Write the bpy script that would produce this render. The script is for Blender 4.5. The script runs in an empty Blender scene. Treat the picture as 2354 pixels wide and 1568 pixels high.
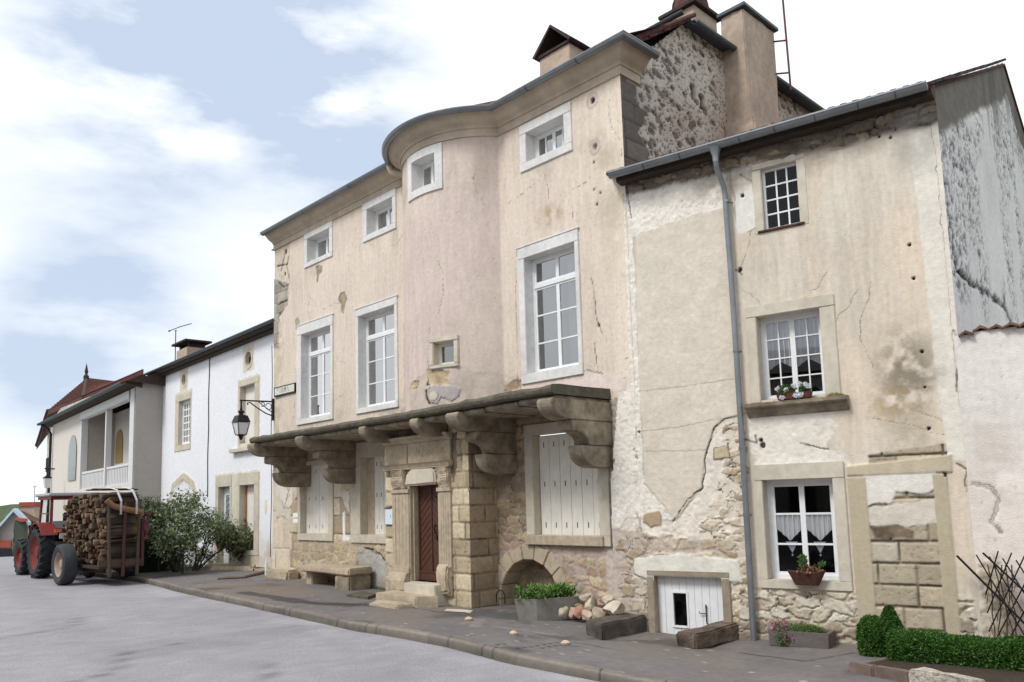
import bpy, math, random
import numpy as np
from mathutils import Vector, Matrix
random.seed(7)
sc = bpy.context.scene
col = sc.collection
# ------------------------------------------------------------------ camera
F, PPX, PPY = 1830., 1176.5, 942.
CAM = np.array([0., 0., 1.9])
def _rx(a):
    c, s = math.cos(a), math.sin(a); return np.array([[1, 0, 0], [0, c, -s], [0, s, c]])
def _rz(a):
    c, s = math.cos(a), math.sin(a); return np.array([[c, -s, 0], [s, c, 0], [0, 0, 1]])
RC = _rx(math.pi/2 + math.radians(6.5)) @ _rz(math.radians(-1.6))
cam = bpy.data.cameras.new('camera'); camo = bpy.data.objects.new('camera', cam); col.objects.link(camo)
camo.matrix_world = Matrix.Translation(CAM) @ Matrix(RC.tolist()).to_4x4()
cam.sensor_width = 36; cam.lens = 36*F/2353; cam.shift_y = (942-784)/2353
cam.clip_start = .1; cam.clip_end = 4000
sc.camera = camo
# ------------------------------------------------------------------ light
SUN_EL, SUN_AZ = math.radians(50), math.radians(232)      # azimuth clockwise from +Y: behind the camera, to the left
sd = Vector((math.sin(SUN_AZ)*math.cos(SUN_EL), math.cos(SUN_AZ)*math.cos(SUN_EL), math.sin(SUN_EL)))
sun = bpy.data.lights.new('sun', 'SUN'); sun.energy = 2.2; sun.angle = math.radians(16); sun.color = (1, .97, .93)
so = bpy.data.objects.new('sun', sun); col.objects.link(so); so.rotation_euler = sd.to_track_quat('Z', 'Y').to_euler()
w = bpy.data.worlds.new('World'); sc.world = w; w.use_nodes = True
nt = w.node_tree; nt.nodes.clear(); N = nt.nodes; L = nt.links
def nd(t, **k):
    n = N.new(t)
    for a, b in k.items(): setattr(n, a, b)
    return n
bgS = nd('ShaderNodeBackground'); bgC = nd('ShaderNodeBackground'); mixw = nd('ShaderNodeMixShader'); wo = nd('ShaderNodeOutputWorld')
sky = nd('ShaderNodeTexSky', sky_type='NISHITA', sun_disc=False, sun_elevation=SUN_EL, sun_rotation=SUN_AZ)
L.new(sky.outputs[0], bgS.inputs[0]); bgS.inputs[1].default_value = .115
tc = nd('ShaderNodeTexCoord')
mp = nd('ShaderNodeMapping'); mp.inputs['Scale'].default_value = (1, 1, 2.6); L.new(tc.outputs['Generated'], mp.inputs[0])
n1 = nd('ShaderNodeTexNoise'); n1.inputs['Scale'].default_value = 3.0; n1.inputs['Detail'].default_value = 7; n1.inputs['Roughness'].default_value = .55
L.new(mp.outputs[0], n1.inputs['Vector'])
def ray(x, y): return RC @ np.array([(x-PPX)/F, -(y-PPY)/F, -1.])
# darker, bluer openings in the cloud deck sit in these sky directions
acc = None
for (px, py, wd, am) in ((640, 170, .2, 1.0), (500, 60, .24, 1.0), (760, 150, .16, .8), (300, 60, .16, .4), (330, 260, .14, .6), (90, 160, .2, .9), (860, 230, .12, .6), (330, 730, .17, 1.0), (60, 840, .12, .8),
                         (760, 330, .09, .5), (480, 880, .09, .5), (140, 1000, .08, .15), (20, 700, .07, .25), (950, 60, .1, .35), (200, 640, .10, .35)):
    v = ray(px, py); v = v/np.linalg.norm(v)
    dt = nd('ShaderNodeVectorMath', operation='DISTANCE'); L.new(tc.outputs['Generated'], dt.inputs[0]); dt.inputs[1].default_value = v
    mr = nd('ShaderNodeMapRange'); mr.interpolation_type = 'SMOOTHSTEP'
    mr.inputs['From Min'].default_value = wd*1.15; mr.inputs['From Max'].default_value = 0; mr.inputs['To Min'].default_value = 0; mr.inputs['To Max'].default_value = am
    L.new(dt.outputs['Value'], mr.inputs['Value'])
    if acc is None: acc = mr.outputs[0]
    else:
        a = nd('ShaderNodeMath', operation='ADD'); L.new(acc, a.inputs[0]); L.new(mr.outputs[0], a.inputs[1]); acc = a.outputs[0]
# opening = blobs * (0.6 + noise)
ms = nd('ShaderNodeMapRange'); ms.inputs['From Min'].default_value = .3; ms.inputs['From Max'].default_value = .7; ms.inputs['To Min'].default_value = -.05; ms.inputs['To Max'].default_value = 1.5
L.new(n1.outputs[0], ms.inputs['Value'])
# elsewhere (behind the camera) the deck breaks up with the noise alone
sx = nd('ShaderNodeSeparateXYZ'); L.new(tc.outputs['Generated'], sx.inputs[0])
mb = nd('ShaderNodeMapRange'); mb.inputs['From Min'].default_value = .25; mb.inputs['From Max'].default_value = -.25; mb.inputs['To Max'].default_value = .4; L.new(sx.outputs['Y'], mb.inputs['Value'])
ab = nd('ShaderNodeMath', operation='ADD'); L.new(acc, ab.inputs[0]); L.new(mb.outputs[0], ab.inputs[1]); acc = ab.outputs[0]
mu = nd('ShaderNodeMath', operation='MULTIPLY', use_clamp=True); L.new(acc, mu.inputs[0]); L.new(ms.outputs[0], mu.inputs[1])
rmp = nd('ShaderNodeMix', data_type='RGBA'); L.new(mu.outputs[0], rmp.inputs['Factor'])
rmp.inputs['A'].default_value = (1.16, 1.18, 1.20, 1); rmp.inputs['B'].default_value = (.60, .70, .86, 1)
L.new(rmp.outputs['Result'], bgC.inputs[0]); bgC.inputs[1].default_value = 1.0
mixw.inputs[0].default_value = .9
L.new(bgS.outputs[0], mixw.inputs[1]); L.new(bgC.outputs[0], mixw.inputs[2]); L.new(mixw.outputs[0], wo.inputs[0])
vs = sc.view_settings; vs.view_transform = 'Standard'; vs.look = 'None'; vs.exposure = 0.1; vs.gamma = 1
# ------------------------------------------------------------------ helpers
def lin(c):
    c = np.asarray(c, float)/255.; return np.where(c <= .04045, c/12.92, ((c+.055)/1.055)**2.4)
def hx(ix, iy, seed):
    h = (ix.astype(np.int64)*374761393 + iy.astype(np.int64)*668265263 + seed*974634777) & 0x7fffffff
    h = ((h ^ (h >> 13))*1274126177) & 0x7fffffff
    return ((h ^ (h >> 16)) & 0xffffff)/float(0x1000000)
def vn(x, y, seed=0):
    ix = np.floor(x).astype(np.int64); iy = np.floor(y).astype(np.int64); fx = x-ix; fy = y-iy
    fx = fx*fx*(3-2*fx); fy = fy*fy*(3-2*fy)
    a = hx(ix, iy, seed); b = hx(ix+1, iy, seed); c = hx(ix, iy+1, seed); d = hx(ix+1, iy+1, seed)
    return (a*(1-fx)+b*fx)*(1-fy)+(c*(1-fx)+d*fx)*fy
def fbm(x, y, seed=0, o=4):
    r = 0; a = .5; t = 0
    for i in range(o):
        r = r+a*vn(x*2**i+i*17.3, y*2**i-i*9.1, seed+i); t += a; a *= .55
    return r/t
def worley(x, y, seed=0, jit=.9, pw=2.):
    ix = np.floor(x).astype(np.int64); iy = np.floor(y).astype(np.int64)
    f1 = np.full(x.shape, 9.); f2 = np.full(x.shape, 9.); idd = np.zeros(x.shape)
    for dx in (-1, 0, 1):
        for dy in (-1, 0, 1):
            cx = ix+dx; cy = iy+dy
            px = cx+.5+(hx(cx, cy, seed)-.5)*jit; py = cy+.5+(hx(cx, cy, seed+5)-.5)*jit
            d = np.hypot(x-px, y-py) if pw == 2. else (np.abs(x-px)**pw+np.abs(y-py)**pw)**(1/pw); i = hx(cx, cy, seed+9)
            m = d < f1
            f2 = np.where(m, f1, np.minimum(f2, d)); idd = np.where(m, i, idd); f1 = np.where(m, d, f1)
    return f1, f2, idd
def pdist(x, y, poly):
    """signed distance to a polygon, negative inside"""
    d = np.full(x.shape, 1e9); ins = np.zeros(x.shape, bool); n = len(poly)
    for i in range(n):
        x0, y0 = poly[i]; x1, y1 = poly[(i+1) % n]
        ex, ey = x1-x0, y1-y0; t = np.clip(((x-x0)*ex+(y-y0)*ey)/(ex*ex+ey*ey+1e-12), 0, 1)
        d = np.minimum(d, np.hypot(x-x0-t*ex, y-y0-t*ey))
        c = ((y0 > y) != (y1 > y)) & (x < (x1-x0)*(y-y0)/((y1-y0)+1e-12)+x0); ins ^= c
    return np.where(ins, -d, d)
def ldist(x, y, pts):
    d = np.full(x.shape, 1e9)
    for (x0, y0), (x1, y1) in zip(pts[:-1], pts[1:]):
        ex, ey = x1-x0, y1-y0; t = np.clip(((x-x0)*ex+(y-y0)*ey)/(ex*ex+ey*ey+1e-12), 0, 1)
        d = np.minimum(d, np.hypot(x-x0-t*ex, y-y0-t*ey))
    return d
def sstep(a, b, x):
    t = np.clip((x-a)/(b-a), 0, 1); return t*t*(3-2*t)
class Fac:
    """vertical plane: origin o, direction angle (degrees from +X); s runs right, n points to the street"""
    def __init__(s, o, ang):
        s.o = np.array([o[0], o[1], 0.]); a = math.radians(ang); s.u = np.array([math.cos(a), math.sin(a), 0]); s.n = np.array([s.u[1], -s.u[0], 0.])
    def uv(s, x, y, d=0):
        r = ray(x, y); o = s.o+s.n*d; t = ((o-CAM)@s.n)/(r@s.n); p = CAM+r*t; return (float((p-o)@s.u), float(p[2]))
    def uvs(s, pts, d=0): return [s.uv(x, y, d) for x, y in pts]
    def P(s, a, z, d=0): return s.o+s.u*a+s.n*d+np.array([0, 0, z])
def pavz(x, y=None):
    return float(np.interp(x, [-30, -16, -6.84, -.3, 2.1, 2.9, 3.7, 5.5, 12], [-.0, .0, 0, -.14, -.31, -.38, -.30, -.25, -.2]))
def onground(x, y, dz=0.):
    r = ray(x, y); z = 0.
    for i in range(30):
        p = CAM+r*((z-CAM[2])/r[2]); z = pavz(p[0])+dz
    return p
M_ = Fac((-6.84, 22.79), -46)                     # old mansion front
_p = M_.P(12.85, 0); G_ = Fac((_p[0], _p[1]), -34.5)   # beige house front
_p = M_.P(12.88, 0); S_ = Fac((_p[0], _p[1]), 44)      # mansion side wall
_p = M_.P(-.12, 0, -.4); A_ = Fac((_p[0], _p[1]), -48.4)  # white house front
_p = A_.P(-10.83, 0, 1.0); B_ = Fac((_p[0], _p[1]), -50.3)   # balcony house front
_p = G_.P(4.86, 0); K_ = Fac((_p[0], _p[1]), 48)        # gable of the beige house
# ------------------------------------------------------------------ materials
def mat(name, base=(.5, .5, .5), rough=.85, var=.15, scale=8., bump=.3, bscale=40., attr=False, metal=0., spec=.3, bdist=.01, detail=6, stretch=None, var2=0., scale2=1.2):
    m = bpy.data.materials.new(name); m.use_nodes = True; t = m.node_tree; b = t.nodes['Principled BSDF']
    b.inputs['Roughness'].default_value = rough; b.inputs['Metallic'].default_value = metal; b.inputs['Specular IOR Level'].default_value = spec
    g = t.nodes.new('ShaderNodeNewGeometry'); vec = g.outputs['Position']
    if stretch:
        mpp = t.nodes.new('ShaderNodeMapping'); mpp.inputs['Scale'].default_value = stretch; t.links.new(vec, mpp.inputs[0]); vec = mpp.outputs[0]
    n = t.nodes.new('ShaderNodeTexNoise'); n.inputs['Scale'].default_value = scale; n.inputs['Detail'].default_value = detail; n.inputs['Roughness'].default_value = .6
    t.links.new(vec, n.inputs['Vector'])
    mr = t.nodes.new('ShaderNodeMapRange'); mr.inputs['From Min'].default_value = .25; mr.inputs['From Max'].default_value = .75; mr.inputs['To Min'].default_value = 1-var; mr.inputs['To Max'].default_value = 1+var
    t.links.new(n.outputs[0], mr.inputs['Value']); fac = mr.outputs[0]
    if var2:
        n2 = t.nodes.new('ShaderNodeTexNoise'); n2.inputs['Scale'].default_value = scale2; n2.inputs['Detail'].default_value = 3
        t.links.new(g.outputs['Position'], n2.inputs['Vector'])
        m2 = t.nodes.new('ShaderNodeMapRange'); m2.inputs['From Min'].default_value = .3; m2.inputs['From Max'].default_value = .7; m2.inputs['To Min'].default_value = 1-var2; m2.inputs['To Max'].default_value = 1+var2
        t.links.new(n2.outputs[0], m2.inputs['Value'])
        mm = t.nodes.new('ShaderNodeMath'); mm.operation = 'MULTIPLY'; t.links.new(fac, mm.inputs[0]); t.links.new(m2.outputs[0], mm.inputs[1]); fac = mm.outputs[0]
    mx = t.nodes.new('ShaderNodeVectorMath'); mx.operation = 'SCALE'
    if attr:
        at = t.nodes.new('ShaderNodeAttribute'); at.attribute_name = 'Col'; t.links.new(at.outputs['Color'], mx.inputs[0])
    else: mx.inputs[0].default_value = tuple(base)
    t.links.new(fac, mx.inputs['Scale']); t.links.new(mx.outputs[0], b.inputs['Base Color'])
    if bump:
        bn = t.nodes.new('ShaderNodeTexNoise'); bn.inputs['Scale'].default_value = bscale; bn.inputs['Detail'].default_value = 5
        t.links.new(vec, bn.inputs['Vector'])
        bp = t.nodes.new('ShaderNodeBump'); bp.inputs['Strength'].default_value = bump; bp.inputs['Distance'].default_value = bdist
        t.links.new(bn.outputs[0], bp.inputs['Height']); t.links.new(bp.outputs[0], b.inputs['Normal'])
    return m
def glassmat(name, k=8.):
    m = bpy.data.materials.new(name); m.use_nodes = True; t = m.node_tree; t.nodes.clear()
    o = t.nodes.new('ShaderNodeOutputMaterial'); tr = t.nodes.new('ShaderNodeBsdfTransparent'); tr.inputs[0].default_value = (.93, .95, .95, 1)
    gl = t.nodes.new('ShaderNodeBsdfGlossy'); gl.inputs['Roughness'].default_value = .015
    fr = t.nodes.new('ShaderNodeFresnel'); fr.inputs['IOR'].default_value = 1.5
    n = t.nodes.new('ShaderNodeTexNoise'); n.inputs['Scale'].default_value = 2.5; g = t.nodes.new('ShaderNodeNewGeometry'); t.links.new(g.outputs['Position'], n.inputs['Vector'])
    bp = t.nodes.new('ShaderNodeBump'); bp.inputs['Strength'].default_value = .05; t.links.new(n.outputs[0], bp.inputs['Height']); t.links.new(bp.outputs[0], gl.inputs['Normal'])
    mu = t.nodes.new('ShaderNodeMath'); mu.operation = 'MULTIPLY'; mu.use_clamp = True; mu.inputs[1].default_value = k; t.links.new(fr.outputs[0], mu.inputs[0])
    mx = t.nodes.new('ShaderNodeMixShader'); t.links.new(mu.outputs[0], mx.inputs[0]); t.links.new(tr.outputs[0], mx.inputs[1]); t.links.new(gl.outputs[0], mx.inputs[2])
    t.links.new(mx.outputs[0], o.inputs[0]); return m
MT = dict(
    wall=mat('weathered_wall', attr=True, var=.10, scale=14, bump=.5, bscale=55, bdist=.012),
    stone=mat('sandstone', lin((178, 164, 142)), var=.22, scale=9, bump=.5, bscale=30, bdist=.012, var2=.15),
    stonelt=mat('dressed_pale_stone', lin((196, 188, 172)), var=.14, scale=7, bump=.35, bscale=34, bdist=.008, var2=.1),
    surround=mat('painted_stone_surround', lin((214, 213, 210)), var=.13, scale=9, bump=.4, bscale=25, bdist=.008, var2=.08),
    corbel=mat('weathered_shaded_corbel_stone', lin((138, 127, 110)), var=.4, scale=5, bump=.6, bscale=22, bdist=.015, var2=.25, scale2=2.5),  # weathered, and darkened further: shade under the balcony put into the colour
    cornice=mat('cornice_stone', lin((186, 172, 154)), var=.14, scale=5, bump=.3, bscale=25, var2=.12, scale2=2),
    slab=mat('mossy_slab_stone', lin((92, 87, 76)), var=.4, scale=7, bump=.8, bscale=20, bdist=.02, var2=.2),
    white=mat('white_painted_timber', lin((230, 231, 232)), rough=.5, var=.07, scale=6, bump=.08, bscale=60),
    cream=mat('cream_painted_timber', lin((226, 222, 212)), rough=.65, var=.10, scale=8, bump=.3, bscale=50, stretch=(5, 5, .5), var2=.06, scale2=3),
    zinc=mat('zinc_metal', lin((132, 136, 140)), rough=.42, var=.14, scale=5, bump=.1, bscale=10, metal=.55, spec=.5, var2=.1),
    zincdark=mat('dark_zinc', lin((84, 92, 100)), rough=.45, var=.18, scale=5, bump=.1, bscale=10, metal=.4),
    tile=mat('clay_roof_tile', lin((88, 54, 49)), var=.5, scale=9, bump=.6, bscale=18, bdist=.02, var2=.2),
    tiledark=mat('dark_roof_tile', lin((62, 50, 47)), var=.4, scale=8, bump=.6, bscale=16, bdist=.02),
    timber=mat('dark_eave_timber', lin((66, 56, 48)), var=.3, scale=6, bump=.4, bscale=30),
    door=mat('oak_door_wood', lin((84, 56, 44)), rough=.55, var=.25, scale=5, bump=.4, bscale=30, stretch=(6, 6, .8)),
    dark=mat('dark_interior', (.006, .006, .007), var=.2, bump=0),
    black=mat('black_iron', (.012, .012, .013), rough=.5, var=.2, scale=20, bump=.2),
    curtain=mat('white_curtain', lin((206, 210, 218)), rough=.9, var=.06, scale=30, bump=.2, bscale=12, stretch=(4, 4, .3)),
    greycurtain=mat('grey_curtain', lin((120, 122, 128)), rough=.9, var=.12, scale=20, bump=.2, bscale=12, stretch=(4, 4, .3)),
    glass=glassmat('window_glass'), dimglass=glassmat('dim_window_glass', .7),
    chim=mat('chimney_render', lin((178, 160, 144)), var=.2, scale=7, bump=.6, bscale=22, bdist=.015, var2=.15),
)
OWN = {}
def link(o, parent=None):
    col.objects.link(o)
    if parent is not None:
        o.parent = parent
        o.matrix_parent_inverse = OWN.get(parent.name, Matrix()).inverted()
    return o
def tag(o, label=None, cat=None, group=None, kind=None):
    if label: o['label'] = label
    if cat: o['category'] = cat
    if group: o['group'] = group
    if kind: o['kind'] = kind
    return o
def thing(name, label, cat, loc=(0, 0, 0), rz=0., group=None):
    o = bpy.data.objects.new(name, None); col.objects.link(o); o.location = [float(v) for v in loc]; o.rotation_euler[2] = rz; o.empty_display_size = .2
    OWN[o.name] = Matrix.Translation(o.location) @ Matrix.Rotation(rz, 4, 'Z')
    return tag(o, label, cat, group)
def rawmesh(name, V, Fq, mats, smooth=False, colr=None):
    """V (n,3) array; Fq (m,k) array (same k) or list of lists"""
    me = bpy.data.meshes.new(name); V = np.asarray(V, np.float32)
    if isinstance(Fq, np.ndarray):
        k = Fq.shape[1]; me.vertices.add(len(V)); me.vertices.foreach_set('co', V.ravel())
        me.loops.add(Fq.size); me.loops.foreach_set('vertex_index', Fq.astype(np.int32).ravel())
        me.polygons.add(len(Fq)); me.polygons.foreach_set('loop_start', np.arange(0, Fq.size, k, dtype=np.int32)); me.polygons.foreach_set('loop_total', np.full(len(Fq), k, np.int32))
        me.update(calc_edges=True)
    else:
        me.from_pydata([tuple(map(float, v)) for v in V], [], Fq); me.update()
    if colr is not None:
        a = me.color_attributes.new('Col', 'FLOAT_COLOR', 'POINT'); c4 = np.ones((len(V), 4), np.float32); c4[:, :3] = colr; a.data.foreach_set('color', c4.ravel())
    if smooth: me.polygons.foreach_set('use_smooth', np.ones(len(me.polygons), bool))
    for m in (mats if isinstance(mats, (list, tuple)) else [mats]): me.materials.append(m)
    return me
def recenter(me, V):
    """origin at the base of a top-level mesh"""
    c = np.array([V[:, 0].mean(), V[:, 1].mean(), V[:, 2].min()]); me.transform(Matrix.Translation(-Vector(c))); return Vector(c)
class MB:
    def __init__(s): s.V = []; s.F = []; s.n = 0
    def add(s, V, Fc):
        V = [np.asarray(v, float) for v in V]; s.V += V; s.F += [[i+s.n for i in f] for f in Fc]; s.n += len(V); return s
    def fbox(s, fa, s0, s1, z0, z1, d0, d1, tilt=0):
        V = [fa.P(a, z, d) for a, z, d in ((s0, z0, d0), (s1, z0, d0), (s1, z0, d1), (s0, z0, d1), (s0, z1, d0), (s1, z1, d0), (s1, z1, d1), (s0, z1, d1))]
        return s.add(V, [[0, 1, 2, 3], [7, 6, 5, 4], [4, 5, 1, 0], [5, 6, 2, 1], [6, 7, 3, 2], [7, 4, 0, 3]])
    def box(s, c, sz, R=None):
        c = np.asarray(c, float); h = np.asarray(sz, float)/2; V = []
        for dz in (-1, 1):
            for dx, dy in ((-1, -1), (1, -1), (1, 1), (-1, 1)):
                v = np.array([dx, dy, dz])*h; V.append(c+(R@v if R is not None else v))
        return s.add(V, [[3, 2, 1, 0], [4, 5, 6, 7], [0, 1, 5, 4], [1, 2, 6, 5], [2, 3, 7, 6], [3, 0, 4, 7]])
    def fprism(s, fa, pts, d0, d1):
        """polygon in the (s,z) plane extruded along n"""
        n = len(pts); V = [fa.P(a, z, d0) for a, z in pts]+[fa.P(a, z, d1) for a, z in pts]
        ar = sum(pts[i][0]*pts[(i+1) % n][1]-pts[(i+1) % n][0]*pts[i][1] for i in range(n))
        fr = list(range(n, 2*n)); bk = list(range(n))[::-1]
        sd = [[i, (i+1) % n, n+(i+1) % n, n+i] for i in range(n)]
        if ar < 0: fr = fr[::-1]; bk = bk[::-1]; sd = [f[::-1] for f in sd]
        return s.add(V, [fr, bk]+sd)
    def sprism(s, fa, pts, s0, s1):
        """profile (d,z) swept along the facade"""
        n = len(pts); V = [fa.P(s0, z, d) for d, z in pts]+[fa.P(s1, z, d) for d, z in pts]
        ar = sum(pts[i][0]*pts[(i+1) % n][1]-pts[(i+1) % n][0]*pts[i][1] for i in range(n))
        a = list(range(n)); b = list(range(n, 2*n))[::-1]; sd = [[i, n+i, n+(i+1) % n, (i+1) % n] for i in range(n)]
        if ar > 0: a = a[::-1]; b = b[::-1]; sd = [f[::-1] for f in sd]
        a = a[::-1]; b = b[::-1]; sd = [f[::-1] for f in sd]
        return s.add(V, [a, b]+sd)
    def tube(s, pts, r, n=8, cap=True):
        pts = [np.asarray(p, float) for p in pts]; rs = r if isinstance(r, (list, tuple)) else [r]*len(pts)
        V = []; Fc = []; up = None
        for i, p in enumerate(pts):
            t = pts[min(i+1, len(pts)-1)]-pts[max(i-1, 0)]; t = t/(np.linalg.norm(t)+1e-9)
            if up is None: up = np.array([0, 0, 1.]) if abs(t[2]) < .9 else np.array([1., 0, 0])
            a = np.cross(t, up); a /= np.linalg.norm(a)+1e-9; b = np.cross(a, t); up = b
            for k in range(n):
                an = 2*math.pi*k/n; V.append(p+rs[i]*(math.cos(an)*a+math.sin(an)*b))
        for i in range(len(pts)-1):
            for k in range(n): Fc.append([i*n+k, i*n+(k+1) % n, (i+1)*n+(k+1) % n, (i+1)*n+k])
        if cap: Fc += [list(range(n))[::-1], [(len(pts)-1)*n+k for k in range(n)]]
        return s.add(V, Fc)
    def lathe(s, c, prof, axis=(0, 0, 1), n=24):
        """prof: (radius, height along axis)"""
        ax = np.asarray(axis, float); ax /= np.linalg.norm(ax); t = np.array([1., 0, 0]) if abs(ax[0]) < .8 else np.array([0, 1., 0])
        a = np.cross(ax, t); a /= np.linalg.norm(a); b = np.cross(ax, a); V = []; Fc = []
        for r, h in prof:
            for k in range(n):
                an = 2*math.pi*k/n; V.append(np.asarray(c)+ax*h+r*(math.cos(an)*a+math.sin(an)*b))
        for i in range(len(prof)-1):
            for k in range(n): Fc.append([i*n+k, i*n+(k+1) % n, (i+1)*n+(k+1) % n, (i+1)*n+k])
        return s.add(V, Fc)
    def build(s, name, m, parent=None, smooth=False, bevel=0., label=None, cat=None, group=None, sub=0, rough=0., seed=0, colr=None, split=40, recalc=True):
        V = np.array(s.V)
        me = rawmesh(name, V, s.F, m)
        import bmesh
        bm = bmesh.new(); bm.from_mesh(me)
        if recalc: bmesh.ops.recalc_face_normals(bm, faces=bm.faces)
        if bevel: bmesh.ops.bevel(bm, geom=[e for e in bm.edges if len(e.link_faces) == 2 and e.calc_face_angle(0) > .6], offset=bevel, segments=2, affect='EDGES', clamp_overlap=True)
        if sub: bmesh.ops.subdivide_edges(bm, edges=bm.edges, cuts=sub, use_grid_fill=True)
        if rough:
            rn = random.Random(seed)
            from mathutils import noise
            for v in bm.verts:
                q = noise.noise_vector(v.co*4+Vector((seed, 0, 0)))*rough + noise.noise_vector(v.co*13+Vector((seed, 3, 0)))*rough*.5
                v.co += q
        if smooth:
            for f in bm.faces: f.smooth = True
            for e in bm.edges:
                if len(e.link_faces) == 2 and e.calc_face_angle(0) > math.radians(split): e.smooth = False
        bm.to_mesh(me); bm.free()
        o = bpy.data.objects.new(name, me)
        if parent is None:
            VV = np.array([v.co[:] for v in me.vertices]); loc = recenter(me, VV); col.objects.link(o); o.location = loc
            OWN[o.name] = Matrix.Translation(loc)
        else: link(o, parent)
        return tag(o, label, cat, group)
def gridwall(name, fa, s0, s1, z0, z1, res, shade, parent, holes=(), dfun=None, cut=None, material=None, label=None, keep=None):
    """a wall as a fine displaced grid; shade(S,Z)->(colour, relief); holes (s0,s1,z0,z1) are left open"""
    xs = np.linspace(s0, s1, max(2, int((s1-s0)/res)+1)); zs = np.linspace(z0, z1, max(2, int((z1-z0)/res)+1))
    ex = [h[i] for h in holes for i in (0, 1) if s0 < h[i] < s1]; ez = [h[i] for h in holes for i in (2, 3) if z0 < h[i] < z1]
    xs = np.unique(np.round(np.concatenate([xs, ex]), 5)); zs = np.unique(np.round(np.concatenate([zs, ez]), 5))
    S, Z = np.meshgrid(xs, zs); C, Hh = shade(S, Z)
    d = dfun(S) if dfun is not None else 0*S
    dd = d+Hh
    P = fa.o[None, None]+S[..., None]*fa.u+dd[..., None]*fa.n; P[..., 2] += Z
    nx = len(xs); nz = len(zs); idx = np.arange(nx*nz).reshape(nz, nx)
    Q = np.stack([idx[:-1, :-1], idx[:-1, 1:], idx[1:, 1:], idx[1:, :-1]], -1)
    cs = (S[:-1, :-1]+S[1:, 1:])/2; cz = (Z[:-1, :-1]+Z[1:, 1:])/2; kp = np.ones(cs.shape, bool)
    for h in holes: kp &= ~((cs > h[0]) & (cs < h[1]) & (cz > h[2]) & (cz < h[3]))
    if cut is not None: kp &= ~cut(cs, cz)
    Q = Q[kp]
    me = rawmesh(name, P.reshape(-1, 3), Q, material or MT['wall'], smooth=True, colr=C.reshape(-1, 3))
    o = bpy.data.objects.new(name, me); link(o, parent); return tag(o, label)
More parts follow.
